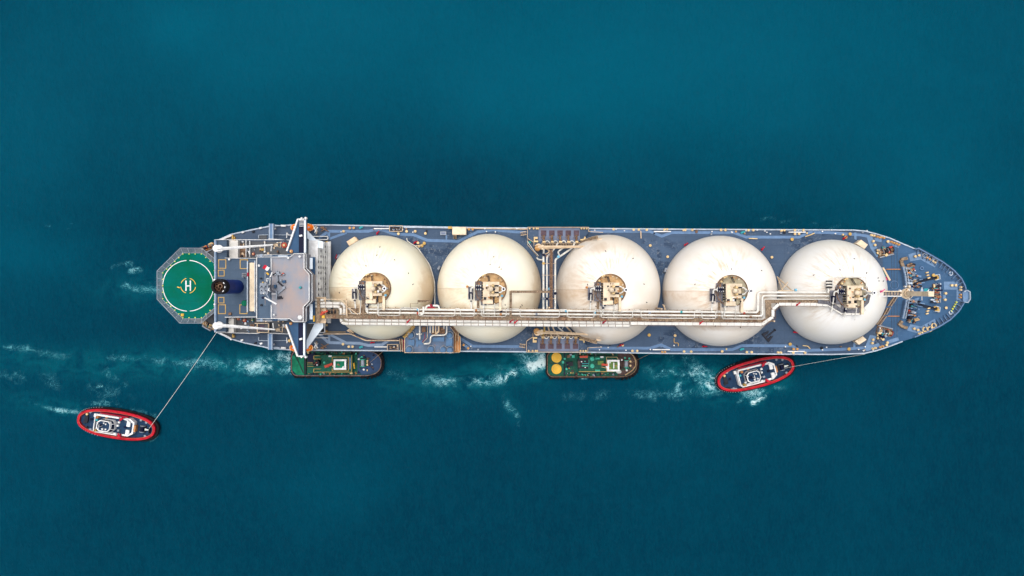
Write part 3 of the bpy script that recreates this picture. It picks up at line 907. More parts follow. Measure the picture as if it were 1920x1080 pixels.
# domes: the hatch on top of each tank with its deckhouse, pipes and vent mast
def dome(i):
    t = tank_objs[i]
    cpx = [703.0, 920.5, 1144.0, 1372.0, 1597.0][i]; cpy = [540.5, 541.5, 543.0, 545.0, 548.5][i]
    zt = ZC + RZ
    c = P(cpx, cpy, zt)
    U = PXM * (CAM_H - zt)                       # one photo pixel on the hatch, in metres
    def L(x, y, z=0.0): return Vector((c.x + x * U, c.y - y * U, zt + z))
    def B(m, x0, y0, x1, y1, z0, z1):
        return m.prism([tuple(L(x, y)[:2]) for x, y in ((x0, y0), (x1, y0), (x1, y1), (x0, y1))], zt + z0, zt + z1)
    rad = 28.5 * U
    floor = 'tan_floor' if i < 3 else 'grey_floor'
    MB().lathe((c.x, c.y, zt - 1.6), [(rad, 0), (rad, 1.75)], 64).build('hatch_floor', floor, t)
    MB().flatring((c.x, c.y, zt - 1.2), rad, rad + 0.22, 1.75, 64).build('coaming', 'rusty_steel', t)
    h = MB()
    B(h, -14.5, -13, -2, 20, 0.15, 2.6); B(h, -2.001, -13, 16, -7, 0.15, 2.2); B(h, -2.001, -7.01, 15, 9, 0.15, 1.7); B(h, -2.001, 9, 15, 14, 0.15, 2.1)
    B(h, -15, 21, 4, 28, 0.15, 2.4); B(h, -8, 20.01, 4, 20.99, 0.15, 2.3)
    h.build('dome_deckhouse', 'dome_cream', t, smooth=False)
    m = MB()
    for k in range(7):
        B(m, -17.5, -12 + k * 4.6, -14.8, -9.8 + k * 4.6, 0.2, 1.9)
    B(m, -13, 15.5, -8.2, 19.5, 2.62, 2.9); B(m, 4.2, 15, 6.5, 26, 0.2, 1.2)
    each(m, 'valve', 'dark_steel', t)
    m = MB(); m.cyl(L(0, 0.5, 1.7), 4.6 * U, 2.6, 20); m.lathe(L(0, 0.5, 4.3), [(4.6 * U, 0), (2.5 * U, 0.5), (0.1, 0.6)], 20)
    m.build('pump_column', 'dome_cream', t)
    for s in (-1, 1):
        MB().lathe(L(4.2, 0.5 + s * 6.2, 1.7), [(2.9 * U, 0), (2.9 * U, 1.6), (1.6 * U, 2.0), (0.1, 2.1)], 16).build('valve_dome', 'bollard_cream', t)
        MB().tube([L(7, 0.5 + s * 6.2, 2.6), L(15, 0.5 + s * 6.2, 2.6)], 1.3 * U, 10).build('relief_pipe', 'dark_steel', t)
        MB().tube([L(15, 0.5 + s * 6.2, 2.6), L(19, 0.5 + s * 6, 2.6), L(23, 0.5 + s * 2, 2.6), L(24, 0.5, 2.6)], 1.25 * U, 10, 2.0).build('relief_elbow', 'pipe_white', t)
    MB().lathe(L(6, 0.5, 1.7), [(2.2 * U, 0), (2.2 * U, 1.0)], 12).build('valve_wheel', 'navy', t)
    # vent mast
    m = MB(); v = L(24, 0.5, 0)
    m.lathe(v, [(1.6 * U, -1.5), (1.6 * U, 6.2), (3.7 * U, 6.4), (3.7 * U, 7.2), (2.0 * U, 7.2), (2.0 * U, 6.6)], 20, cap=False)
    vm = m.build('vent_mast', 'white_paint', t)
    MB().cyl(v + Vector((0, 0, 6.55)), 2.0 * U, 0.2, 16).build('vent_mouth', 'navy', t)
    # pipe station on the left with its grating
    m = MB(); B(m, -42.5, -4 if i else 1, -33, 20, 0.6, 0.75); B(m, -30, -14, -17, 22, 0.2, 0.3); B(m, -19, 21, -8, 31, 0.1, 0.25)
    each(m, 'pipe_grating', 'grating_grey', t)
    for s in (-1, 1):
        MB().tube([L(-18, -2.2 + s * 3.4, 1.8), L(-29, -2.2 + s * 3.4, 1.8), L(-30.5, -2.2, 1.8)], 1.5 * U, 10, 0.5).build('loop_pipe', 'pipe_white', t)
    MB().tube([L(-30, -2, 1.8), L(-37, -2, 1.8), L(-37, 8, 1.4), L(-37, 37.5, -0.5)], 1.45 * U, 10, 0.6).build('branch_pipe', 'pipe_white', t)
    m = MB()
    for k in range(3): B(m, -29 + k * 3.4, -6.6, -27.2 + k * 3.4, 2.6, 1.5, 2.4)
    B(m, -38.6, 6, -35.4, 9, 0.9, 2.3); B(m, -38.4, 22, -35.6, 24, 0.3, 1.6)
    B(m, -40.5, 6, -39.2, 18, 0.8, 1.6); B(m, -34.8, 8, -33.6, 19, 0.8, 1.6)
    each(m, 'valve_block', 'navy', t)
    if i in (1, 2):
        MB().ball(L(-44, -4, 0.6), 2.6 * U, 12, 8).build('valve_motor', 'copper', t)
    m = MB(); B(m, -15.2, 28.2, -12, 36, -0.4, 1.2)
    m.build('riser_valve', 'navy' if i % 2 == 0 else 'pipe_white', t, smooth=False)
    MB().tube([L(-13.6, 28, 1.4), L(-13.6, 47, -0.3)], 1.2 * U, 8).build('riser_pipe', 'pipe_white', t)
    m = MB(); B(m, 15.2, 14, 19.8, 41, -0.6, 1.1)
    m.build('cable_duct', 'dome_cream', t, smooth=False)
    MB().tube([L(7, 27, 1.0), L(7, 52, -0.5)], 0.8 * U, 8).build('drain_pipe', 'pipe_white', t)
    MB().lathe(L(21, 13, 0.2), [(0.4, 0), (2.1 * U, 0.2), (2.1 * U, 1.2), (0.4, 1.3)], 14).build('accumulator', 'sky_blue', t)
    m = MB()
    tx, ty = (-5, -24) if i < 3 else (-1, -25)
    for k in range(8):
        m.beam(L(tx - 1.3 + k * 0.3, ty + k * 1.35, 0.3 + k * 0.25), L(tx + 1.3 + k * 0.3, ty + k * 1.35, 0.3 + k * 0.25), 0.12, 0.08)
    for s in (-1.5, 1.5):
        m.beam(L(tx + s, ty - 1, 0.3), L(tx + s + 2.2, ty + 10.5, 2.2), 0.12, 0.12)
    m.build('ladder', 'dark_steel', t, smooth=False)
    m = MB()
    for x, y in ((-15, -24.5), (-11.5, -26), (-21, -17)):
        m.cyl(L(x, y, 0.1), 1.8 * U, 1.3, 10)
    each(m, 'float_gauge', 'bollard_cream', t, True)
    m = MB(); m.ring(L(-22.5, -9.5, 0.3), 1.6 * U, 0.6 * U, 14); m.build('hose_ring', 'copper', t)
    rr = random.Random(40 + i)
    for k in range(12):
        x, y = rr.uniform(-16, 14), rr.uniform(-12, 26)
        m = MB(); s = rr.uniform(0.25, 0.6)
        m.box(L(x, y, 2.75), (s, s * rr.uniform(0.5, 1.5), 0.35), rr.uniform(0, 1))
        m.build('fitting', rr.choice(['dark_steel', 'rusty_steel', 'copper', 'white_paint', 'dome_cream', 'rusty_steel']), t, smooth=False)
    for k in range(9):
        a = rr.uniform(-2.7, 0.2)
        x, y = 25 * math.cos(a), 25 * math.sin(a)
        m = MB(); m.box(L(x, y, 0.3), (0.35, 0.5, 0.4), a); m.build('fitting', rr.choice(['rusty_steel', 'dome_cream', 'copper']), t, smooth=False)
    if i != 4:
        railing([L(27.3 * math.cos(a), 27.3 * math.sin(a), 0.3) for a in [R(-200 + 17 * k) for k in range(15)]], t, name='hatch_rail', mat='rusty_steel', t=0.06, step=2.5)
for i in range(5): dome(i)

# ---------------------------------------------------------------- pipe bridge across the tanks
def sl(x, y): return y + 0.0098 * (x - 700)          # the bridge runs a touch askew of the picture
ZP = 38.3
def PL(x, y, z=ZP): return P(x, sl(x, y), z)
rack = MB()
rack.ribbon([PL(592, 594.6, 38.2), PL(1444, 594.0, 38.2)], 6.6 * PXM * 262, 38.16, 38.28)
rack.ribbon([P(1441, 599, 38.2), P(1441, 561, 38.2)], 11 * PXM * 262, 38.10, 38.22)
rack.ribbon([P(1434, 565, 38.2), P(1540, 565.5, 38.2)], 7 * PXM * 262, 38.15, 38.27)
rack = rack.build('pipe_bridge', 'grating_brown', ship, smooth=False)
MB().ribbon([P(x, y, 39.3) for x, y in ((1534, 565.5), (1553, 567.5), (1580, 583.5), (1609, 583.5), (1626, 566), (1629.5, 552))], 7 * PXM * 261, 39.2, 39.32).build('walkway', 'grating_grey', rack, smooth=False)
# planks of the grating and the lattice under it
rr = random.Random(5)
x = 600
plank = MB().box((0, 0, 0), (0.62, 1.15, 0.05)).mesh('grating_panel', 'grating_brown', False)
plank2 = MB().box((0, 0, 0), (0.62, 1.10, 0.05)).mesh('grating_panel', 'rusty_steel', False)
while x < 1432:
    if rr.random() < 0.75:
        place('grating_panel', rr.choice([plank, plank2]), PL(x, 594.4 + rr.uniform(-.3, .3), 38.32), rack, 0, (rr.uniform(0.8, 2.2), 1, 1))
    x += rr.uniform(5, 11)
m = MB()
x = 612
while x < 1430:
    a, b = PL(x, 590.5, 38.0), PL(x + 5, 598, 38.0)
    m.beam(a, b, 0.16, 0.16); m.beam(PL(x + 10, 590.5, 38.0), b, 0.16, 0.16)
    m.beam(PL(x, 575, 37.6), PL(x, 598, 37.6), 0.22, 0.25)
    x += 10 if (x // 60) % 2 else 14
m.build('lattice', 'rusty_steel', rack, smooth=False)
m = MB()
m.ribbon([PL(655, 583, 37.5), PL(1425, 582, 37.5)], 12.5 * PXM * 262, 37.42, 37.52)
m.build('pipe_bed', 'grating_brown', rack, smooth=False)
for y, zz in ((590.6, 38.3), (597.6, 38.3)):
    railing([PL(612, y, zz), PL(1432, y - 0.6, zz)], rack, name='walkway_rail', mat='rusty_steel', t=0.07, step=2.4)
# legs to the deck in the gaps between the tanks
m = MB()
for x0 in (612, 816, 1030, 1241, 1452):
    for yy in (574, 595):
        p = PL(x0, yy, 37.5)
        m.beam((p.x, p.y, ZD), (p.x, p.y, 37.6), 0.45, 0.45)
for x0 in range(650, 1440, 21):           # saddles standing on the tank shells
    for yy in (578, 588, 602):
        p = PL(x0, yy, 37.4)
        for i in range(5):
            z = sphere_z(i, p.x, p.y)
            if 30 < z < 37.4:
                m.beam((p.x, p.y, z - 0.1), (p.x, p.y, 37.45), 0.22, 0.22)
each(m, 'support_leg', 'cream_paint', rack)

def pipe(pts, d_px, name='cargo_pipe', mat='pipe_white', bend=1.2, parent=None, n=10):
    """pts = (px, py, z); d_px = diameter in photo pixels"""
    z0 = pts[0][2]
    return MB().tube([P(*p) for p in pts], d_px * 0.5 * PXM * (CAM_H - z0), n, bend).build(name, mat, parent or rack)
S = lambda x, y, z=38.7: (x, sl(x, y), z)
pipe([S(686, 579.7), S(793, 579.7)], 2.9)
pipe([S(793.2, 579.7), S(1424, 578.8)][:1] + [(1421, 585.8, 38.7), (1421, 548, 38.7), (1552, 548.3, 38.7)], 4.0, bend=0.9)
pipe([(687, 571, 38.7), S(687, 586.2), (1429.5, 592.4, 38.7), (1429.5, 554.5, 38.7), (1560, 554.8, 38.7), (1575, 564, 38.7), (1590, 564, 38.7)], 3.4, bend=0.9)
loop = []
segs = [(708, 750, 0), (750, 785, 1), (785, 853, 0), (853, 863, 1), (863, 889, 0), (889, 903, 1), (903, 949, 0), (949, 975, 1), (975, 1049, 0), (1049, 1064, 1), (1064, 1114, 0),
        (1114, 1127, 1), (1127, 1186, 0), (1186, 1202, 1), (1202, 1302, 0), (1302, 1316, 1), (1316, 1342, 0), (1342, 1354, 1), (1354, 1426, 0)]
loop.append(S(708, 570, 39.3))
for a, b, hi in segs:
    y = 576.8 if hi else 591.2
    loop += [S(a, y, 39.3), S(b, y, 39.3)]
loop += [(1432.5, sl(1426, 591.2), 39.3), (1432.5, 560.8, 39.3), (1564, 561.3, 39.3)]
pipe(loop, 1.5, 'spray_pipe', bend=0.7, n=8)
pipe([S(690, 583, 38.4), S(1420, 582.5, 38.4)], 1.0, 'small_pipe', 'rusty_steel')
pipe([S(640, 588, 38.4), S(1424, 587.2, 38.4)], 1.1, 'small_pipe', 'cream_paint')
pipe([S(655, 577, 38.4), S(1200, 577, 38.4)], 0.9, 'small_pipe', 'cream_paint')
for x, y, mt in ((783.5, 579.5, 'sky_blue'), (783.5, 586.5, 'hose_red'), (893, 579.7, 'copper'), (940, 581, 'navy'), (939, 587, 'copper'), (1006, 586, 'steel_grey'), (1061, 579.5, 'sky_blue'),
                 (1277.5, 579.3, 'teal_paint'), (1115, 582, 'sky_blue'), (1395, 580, 'hose_red'), (1407, 587, 'rusty_steel'), (1492, 536, 'sky_blue'), (1218, 581, 'steel_grey')):
    q = PL(x, y, 38.7)
    MB().tube([q + Vector((-0.35, 0, 0)), q + Vector((0.35, 0, 0))], 0.45, 12).build('flange', mt, rack)
# big insulated pipes made of clad sections
def sections(path, d_px, seg, parent, z, flatten=1.0):
    path = [P(x, y, z) for x, y in path]
    r = d_px * 0.5 * PXM * (CAM_H - z)
    core = MB().tube(path, r * 0.86, 10, 1.6).build('clad_pipe', 'rusty_steel', parent)
    pts = [path[0]]
    for a, b, c in zip(path, path[1:], path[2:]):
        d1, d2 = a - b, c - b
        t = min(1.6, d1.length * .48, d2.length * .48)
        s, e = b + d1.normalized() * t, b + d2.normalized() * t
        pts += [s * (1 - u) ** 2 + b * 2 * u * (1 - u) + e * u * u for u in (0, .25, .5, .75, 1)]
    pts.append(path[-1])
    # cut into lengths
    cum = [0]
    for a, b in zip(pts, pts[1:]): cum.append(cum[-1] + (b - a).length)
    def at(s):
        for k in range(len(cum) - 1):
            if s <= cum[k + 1] or k == len(cum) - 2:
                return pts[k].lerp(pts[k + 1], (s - cum[k]) / max(1e-6, cum[k + 1] - cum[k]))
    L = cum[-1]; n = max(1, round(L / seg))
    for k in range(n):
        s0, s1 = L * k / n + 0.10, L * (k + 1) / n - 0.10
        inner = [c for c in cum if s0 < c < s1]
        pp = [at(s) for s in [s0] + inner + [s1]]
        MB().tube(pp, r, 12).build('clad_section', 'duct_white', core)
sections([(584, 568.6), (645.9, 568.6), (645.9, 600.2), (1180, 605.3)], 5.6, 2.45, ship, 37.55)
sections([(584, 574.6), (639.5, 574.6), (639.5, 606.8), (1181, 611.0)], 5.6, 2.45, ship, 37.5)
pipe([(582, 562.6, 37.4), (607, 562.6, 37.4)], 4.6, parent=ship)
# the flat cable duct that carries on towards the bow
def duct(path, w_px, seg, z):
    path = [P(x, y, z) for x, y in path]
    w = w_px * PXM * (CAM_H - z)
    core = MB().ribbon(path, w * 0.9, z - 0.35, z).build('cable_tray', 'rusty_steel', ship, smooth=False)
    for a, b in zip(path, path[1:]):
        L = (b - a).length; n = max(1, round(L / seg)); d = (b - a).normalized()
        for k in range(n):
            p = a + d * (L * k / n + 0.05); q = a + d * (L * (k + 1) / n - 0.05)
            MB().ribbon([p, q], w, z + 0.004, z + 0.22).build('duct_cover', 'duct_white', core, smooth=False)
duct([(1182, 606.2), (1428, 608.2), (1449, 594), (1449, 580), (1460, 570.2), (1531, 570.6), (1553, 571.5), (1580, 588), (1612, 588), (1622, 579)], 5.4, 2.3, 38.9)
railing([P(x, y, 37.8) for x, y in ((1182, 610.2), (1430, 612), (1452.5, 596), (1452.5, 582), (1462, 574), (1531, 574))], ship, name='duct_rail', mat='rusty_steel', t=0.07)
# fire monitors along the bridge
def monitor(px, py, z, parent, mat='signal_red', rz=0.0, sc=1.0):
    m = MB()
    m.lathe((0, 0, 0), [(0.35, 0), (0.35, 0.5), (0.22, 0.6), (0.22, 1.0)], 10)
    m.ball((0, 0, 1.1), 0.42, 10, 6)
    m.tube([(0, 0, 1.1), (0.6, 0.15, 1.35), (1.25, 0.35, 1.5)], [0.26, 0.2, 0.24], 8)
    m.box((-0.35, -0.25, 0.8), (0.55, 0.4, 0.5), 0.4)
    me = m.mesh('fire_monitor', mat)
    return place('fire_monitor', me, P(px, py, z), parent, rz, (sc, sc, sc))
for x, y, mt in ((765, 603, 'signal_red'), (957, 603, 'maroon'), (966, 604, 'signal_red'), (1131, 604.5, 'maroon'), (1312, 605.5, 'signal_red'), (1493, 571, 'signal_red'), (1651, 546, 'pink_cover')):
    monitor(x, y, 38.4, ship, mt, 0.4, .85)
monitor(607, 586.5, 38.2, ship, 'hose_red', 0.1, 1.5)
# walkways from the bridge to each hatch, and the side walkway to the port manifold
m = MB()
for x0, y0 in ((681, 556), (896.5, 545), (1121, 546), (1348.5, 548)):
    m.ribbon([P(x0, y0, 38.9), P(x0, sl(x0, 593), 38.9)], 3.9 * PXM * 261, 38.84, 38.94)
m.ribbon([P(957.5, sl(957, 592), 38.9), P(957.5, 547, 38.9), P(1030, 547, 38.9)], 3.6 * PXM * 261, 38.96, 39.04)
m.build('cross_walkway', 'grating_brown', ship, smooth=False)
m = MB()
for x0, y0 in ((681, 556), (896.5, 545), (1121, 546), (1348.5, 548)):
    for s in (-2.1, 2.1):
        m.beam(P(x0 + s, y0, 40), P(x0 + s, sl(x0, 591), 40), 0.09, 0.09)
for s in (-2, 2):
    m.beam(P(957.5 + s, 590, 40), P(957.5 + s, 545, 40), 0.09, 0.09)
    m.beam(P(957.5, 547 + s, 40), P(1030, 547 + s, 40), 0.09, 0.09)
m.build('cross_rail', 'rusty_steel', ship, smooth=False)
# railed frames near the bridge front
rpx([(608, 561), (650, 561), (651, 592)], 38.3, ship, mat='cream_paint', t=0.16)
rpx([(651, 562), (652, 592)], 38.3, ship, mat='cream_paint', t=0.14)
rpx([(641, 562), (652, 574), (672, 590)], 38.6, ship, mat='cream_paint', t=0.20)
pipe([(650, 579, 38.7), (655, 579, 38.7), (660, 588, 38.7), (676, 588, 38.7), (676, 560, 38.7)], 1.4, 'small_pipe', 'pipe_white', 0.6, ship)
pipe([(674, 590, 38.7), (674, 572, 38.7), (655, 565, 38.7)], 1.3, 'small_pipe', 'cream_paint', 0.6, ship)
MB().ppx([(592, 557), (611, 557), (611, 606), (592, 606)], 35.8, 36.3).build('landing', 'cream_paint', ship, smooth=False)
MB().ppx([(611.2, 580), (634, 580), (634, 590), (611.2, 590)], 36.0, 36.4).build('landing', 'grating_brown', ship, smooth=False)
MB().ppx([(594, 559), (600, 559), (600, 605), (594, 605)], 38.35, 38.5).build('landing', 'grating_brown', ship, smooth=False)
MB().ppx([(587.2, 592), (589.4, 592), (589.4, 603), (587.2, 603)], 38.6, 39.4).build('locker', 'yellow_paint', ship, smooth=False)
MB().bpx(603.5, 591.5, 608.5, 596.5, 38.6, 39.3).build('locker', 'yellow_paint', ship, smooth=False)
m = MB()
for x0 in (614, 620, 626): m.bpx(x0, 582, x0 + 3.6, 588, 36.45, 37.0)
each(m, 'pump', 'dark_steel', ship)
# cluster of pipes over tank one's bow side
pipe([(789, 590, 39), (794, 588, 39), (794, 575, 39)], 4.4, 'elbow_pipe', 'pipe_white', 1, ship)
pipe([(797, 580, 38.6), (801, 573, 38.6), (807, 573, 38.6)], 3.6, 'elbow_pipe', 'pipe_white', 1, ship)
pipe([(812, 573, 38.6), (822, 573, 38.6), (824, 580, 38.6)], 3.8, 'elbow_pipe', 'pipe_white', 1, ship)
m = MB(); m.bpx(800, 574, 815, 578, 37.6, 38.5); m.bpx(806, 570.5, 810, 574, 37.6, 39)
each(m, 'valve_block', 'maroon', ship)
m = MB(); m.bpx(784, 563, 806, 567, 37.6, 37.7); m.build('landing', 'grating_brown', ship, smooth=False)
rpx([(770, 592), (770, 569), (784, 569), (784, 563), (806, 563)], 37.7, ship, mat='rusty_steel', t=0.09)

# vertical runs between tanks two and three, falling to the manifolds on both sides
ZG = 34.0
pipe([(1019, 578, 38.2), (1019, 569, ZG), (1019, 484, ZG), (1019.5, 470, 24), (1019.5, 463, 22)], 3.9, 'manifold_pipe', 'pipe_white', 1.5, ship)
pipe([(1025.5, 585, 38.2), (1025.5, 576, ZG), (1025.5, 482, ZG), (1040, 466, 24), (1046, 456, 21)], 3.1, 'manifold_pipe', 'pipe_white', 1.0, ship)
pipe([(1041, 578, 38.2), (1041, 569, ZG), (1041, 487, ZG), (1048, 482, 30), (1073, 465, 23), (1078, 455, 21)], 3.7, 'manifold_pipe', 'pipe_white', 1.0, ship)
pipe([(1049, 480, 29), (1046, 472, 27), (1050, 469, 25), (1059, 462, 22)], 2.8, 'manifold_pipe', 'pipe_white', 1.0, ship)
pipe([(1020, 477, 25), (1027, 475, 24), (1031, 470, 23), (1022, 466, 22)], 2.6, 'manifold_pipe', 'cream_paint', 0.9, ship)
for x, y, mt in ((1019, 478.5, 'navy'), (1025.5, 481.5, 'copper'), (1046, 482, 'sky_blue'), (1019, 560, 'steel_grey'), (1041, 550, 'navy'), (1025.5, 560, 'navy'), (1019, 494, 'yellow_line'), (1030, 541.5, 'sky_blue')):
    MB().cyl(P(x, y, ZG - 0.6 if y > 485 else 29.5), 0.48, 1.3 if y > 485 else 3.5, 12).build('flange', mt, ship)
m = MB()
for x0 in (1030.5, 1036.5):
    m.beam(P(x0, 578, 36), P(x0, 466, 36), 0.12, 0.3)
for y0 in range(470, 578, 4):
    m.beam(P(1030.5, y0, 35.9), P(1036.5, y0, 35.9), 0.12, 0.1)
m.build('ladder_tray', 'rusty_steel', ship, smooth=False)
MB().ribbon([P(1033.5, 578, 35.7), P(1033.5, 468, 35.7)], 0.75, 35.6, 35.7).build('tray_floor', 'rusty_steel', ship, smooth=False)
m = MB()
for y0 in (494, 516, 542, 560):
    m.beam(P(1016, y0, 34.6), P(1043, y0, 34.6), 0.14, 0.14)
each(m, 'pipe_clamp', 'cream_paint', ship)
pipe([(1018, 630, 21), (1021, 618, 26), (1020, 603, 34)], 3.4, 'manifold_pipe', 'yellow_line', 1, ship)
pipe([(1034, 630, 21), (1029, 618, 27), (1026, 603, 34)], 2.6, 'manifold_pipe', 'cream_paint', 1, ship)
pipe([(1050, 633, 21), (1038, 618, 28), (1034, 603, 34)], 2.8, 'manifold_pipe', 'cream_paint', 1, ship)
pipe([(1063, 628, 21), (1046, 613, 28), (1052, 603, 34)], 2.6, 'manifold_pipe', 'pipe_white', 1, ship)
pipe([(1071, 622, 22), (1056, 606, 30), (1050, 601, 34)], 3.0, 'manifold_pipe', 'cream_paint', 1, ship)
m = MB(); m.beam(P(1046, 473, 27), P(1056, 466, 24), 0.2, 0.2); m.beam(P(1058, 609, 29), P(1054, 617, 26), 0.2, 0.2)
m.build('brace', 'pipe_white', ship, smooth=False)

def manifold(top):
    f = (lambda y: y) if top else (lambda y: 1086.2 - y)      # the starboard side mirrors the port side
    def q(x, y): return (x if top else x - 1.8, f(y))
    z = ZD + 1.6
    pts = [q(989, 426.5), q(1103.5, 426.5), q(1103.5, 437), q(1094, 447), q(1060, 462), q(1001, 462), q(1001, 455), q(989, 448)]
    deck = MB().ppx(pts, ZD + 0.01, z).build('manifold_platform', 'deck_blue', ship, smooth=False)
    MB().ppx([q(1010, 427.6), q(1087, 427.6), q(1087, 452.5), q(1010, 452.5)], z + 0.004, z + 0.05).build('drip_tray', 'tray_blue', deck, smooth=False)
    for k in range(5):
        x0 = 1014.2 + 15.4 * k
        MB().ppx([q(x0, 432), q(x0 + 10.2, 432), q(x0 + 10.2, 442), q(x0, 442)], z + 0.055, z + 0.12).build('drain_grate', 'grate_plum', deck, smooth=False)
        m = MB()
        for j in range(4):
            a, b = q(x0, 433.2 + 2.4 * j), q(x0 + 10.2, 433.2 + 2.4 * j)
            m.beam(P(*a, z + 0.14), P(*b, z + 0.14), 0.06, 0.05)
        m.build('grate_bar', 'rusty_steel', deck, smooth=False)
        a, b, c_ = q(x0 + 5.4, 441), q(x0 + 5.4, 447), q(x0 + 5.4, 455)
        m = MB()
        m.tube([P(*c_, z + 1.2), P(*b, z + 1.2), P(*a, z + 1.1)], 0.34, 10)
        for t_, r_ in ((441.2, 0.62), (446, 0.52), (450.5, 0.55)):
            u, v = q(x0 + 5.4, t_), q(x0 + 5.4, t_ + 0.9)
            m.tube([P(*u, z + 1.15), P(*v, z + 1.15)], r_, 12)
        w_ = q(x0 + 2.6, 445)
        m.ring(P(*w_, z + 1.6), 0.42, 0.10, 12)
        m.beam(P(*w_, z + 1.5), P(*b, z + 1.5), 0.15, 0.15)
        m.build('loading_arm', 'rusty_steel', deck)
        m = MB(); u = q(x0 + 3, 453.2); v = q(x0 + 8.5, 453.6)
        m.tube([P(*u, z + 1.3), P(*v, z + 1.3)], 0.36, 10)
        m.build('arm_head', 'bollard_cream', deck)
        if k < 4:
            MB().tube([P(*q(x0 + 8, 454.5), z + 1.0), P(*q(x0 + 11, 451), z + 1.2), P(*q(x0 + 15, 452.5), z + 1.2), P(*q(x0 + 16.5, 456), z + 1.0)], 0.17, 8, 0.7).build('bypass_pipe', 'pipe_white', deck)
    m = MB()
    m.ppx([q(1015, 456.5), q(1086, 456.5), q(1086, 461), q(1015, 461)], z + 0.9, z + 1.0)
    m.build('gallery', 'grating_brown', deck, smooth=False)
    m = MB()
    for x0 in range(1018, 1086, 5):
        m.beam(P(*q(x0, 456), z + 1.5), P(*q(x0 + 2, 461.4), z + 1.5), 0.22, 0.2)
    m.build('gallery_frame', 'dark_steel', deck, smooth=False)
    for y0 in (456, 461.4):
        railing([P(*q(1015, y0), z + 1.0), P(*q(1086, y0), z + 1.0)], deck, name='gallery_rail', mat='cream_paint', t=0.10)
    # ramp that climbs from the gallery onto the tank
    rp = [P(*q(1084, 459), z + 1.0), P(*q(1096, 452), 23.5), P(*q(1112, 446.5), 27), P(*q(1121, 445), 28.5)]
    m = MB()
    for a, b in zip(rp, rp[1:]): m.beam(a, b, 1.0, 0.12)
    m.build('ramp', 'grating_brown', deck, smooth=False)
    railing([p + Vector((0, 0.55, 0)) for p in rp], deck, name='ramp_rail', mat='cream_paint', t=0.08)
    railing([p - Vector((0, 0.55, 0)) for p in rp], deck, name='ramp_rail', mat='cream_paint', t=0.08)
    railing([P(*p, z) for p in (q(1001, 462), q(1001, 455), q(989, 447), q(989, 426.5), q(1103.5, 426.5), q(1103.5, 434.5), q(1124, 435.6), q(1130, 436))], deck, name='platform_rail', mat='cream_paint', t=0.13)
    m = MB()
    for x0 in (993, 1000.5, 1006, 1009, 1090, 1095, 1100): m.cyl(P(*q(x0, 428.7), z), 0.33, 0.8, 8)
    each(m, 'vent_cap', 'bollard_cream', deck)
    m = MB(); m.ppx([q(1001, 444), q(1003, 444), q(1003, 454), q(1001, 454)], z, z + 1.4); m.ppx([q(1003.1, 451), q(1009, 451), q(1009, 454), q(1003.1, 454)], z, z + 1.2); m.ppx([q(1003.1, 444), q(1008, 444), q(1008, 448), q(1003.1, 448)], z, z + 1.0)
    each(m, 'spool_rack', 'bollard_cream', deck)
    m = MB(); m.tube([P(*q(1088, 450), z + .9), P(*q(1096, 449), z + .9), P(*q(1097, 444), z + .9)], 0.3, 8, 0.5)
    m.build('hose_end', 'bollard_cream', deck)
    # hose crane with its long boom resting on a stand on the tank
    base = q(1009, 464)
    cr = MB().lathe(P(*base, z), [(0.9, 0), (0.9, 2.6), (1.25, 2.7), (1.25, 3.3)], 16).build('hose_crane', 'cream_paint', ship)
    tip = q(1129.5, 461.6) if top else (1128, 628.3)
    z1 = 29.2
    pa, pb = P(*q(1006, 464), z + 3.9), P(*tip, z1)
    d = (pb - pa)
    boom = MB()
    m = boom; n_ = 3
    A = pa; Bq = pb
    m.tube([A, A.lerp(Bq, 0.12), Bq], [0.55, 0.60, 0.30], 4)
    m.build('boom', 'cream_paint', cr, smooth=False)
    MB().ball(P(*q(1008, 465.5), z + 3.4), 1.1, 12, 8).build('winch_housing', 'bollard_orange', cr)
    MB().bpx(*sum([list(q(1015.5, 459)), list(q(1019.5, 468))], []), z + 3.0, z + 4.7).build('crane_cab', 'dome_cream', cr, smooth=False)
    m = MB(); p = P(*tip, z1)
    for dx, dy in ((-.9, -.9), (.9, -.9), (-.9, .9), (.9, .9)):
        m.beam((p.x + dx, p.y + dy, 25), (p.x + dx, p.y + dy, z1 + .3), 0.22, 0.22)
    for s in (-.9, .9):
        m.beam((p.x - .9, p.y + s, z1 - .3), (p.x + .9, p.y + s, z1 - .3), 0.25, 0.25)
        m.beam((p.x + s, p.y - .9, z1 - .3), (p.x + s, p.y + .9, z1 - .3), 0.25, 0.25)
    m.build('boom_rest', 'bollard_cream', ship, smooth=False)
    m = MB()
    for dx, dy in ((-.7, -.7), (.7, -.7), (-.7, .7), (.7, .7)):
        e = P(*q(1124, 451), 27.5); m.beam((e.x + dx, e.y + dy, 25.5), (e.x + dx, e.y + dy, 28), 0.18, 0.18)
    e = P(*q(1124, 451), 27.9); m.box((e.x, e.y, 27.9), (1.6, 1.6, 0.15))
    m.build('tank_platform', 'cream_paint', ship, smooth=False)
manifold(True); manifold(False)
pipe([(1006, 483, 21), (1010, 487, 21), (1018, 487, 21)], 3.0, 'elbow_pipe', 'pipe_white', 0.8, ship)
pipe([(989, 452, 19), (1001, 470, 19.5), (1010, 480, 20)], 1.2, 'small_pipe', 'pipe_white', 0.8, ship)

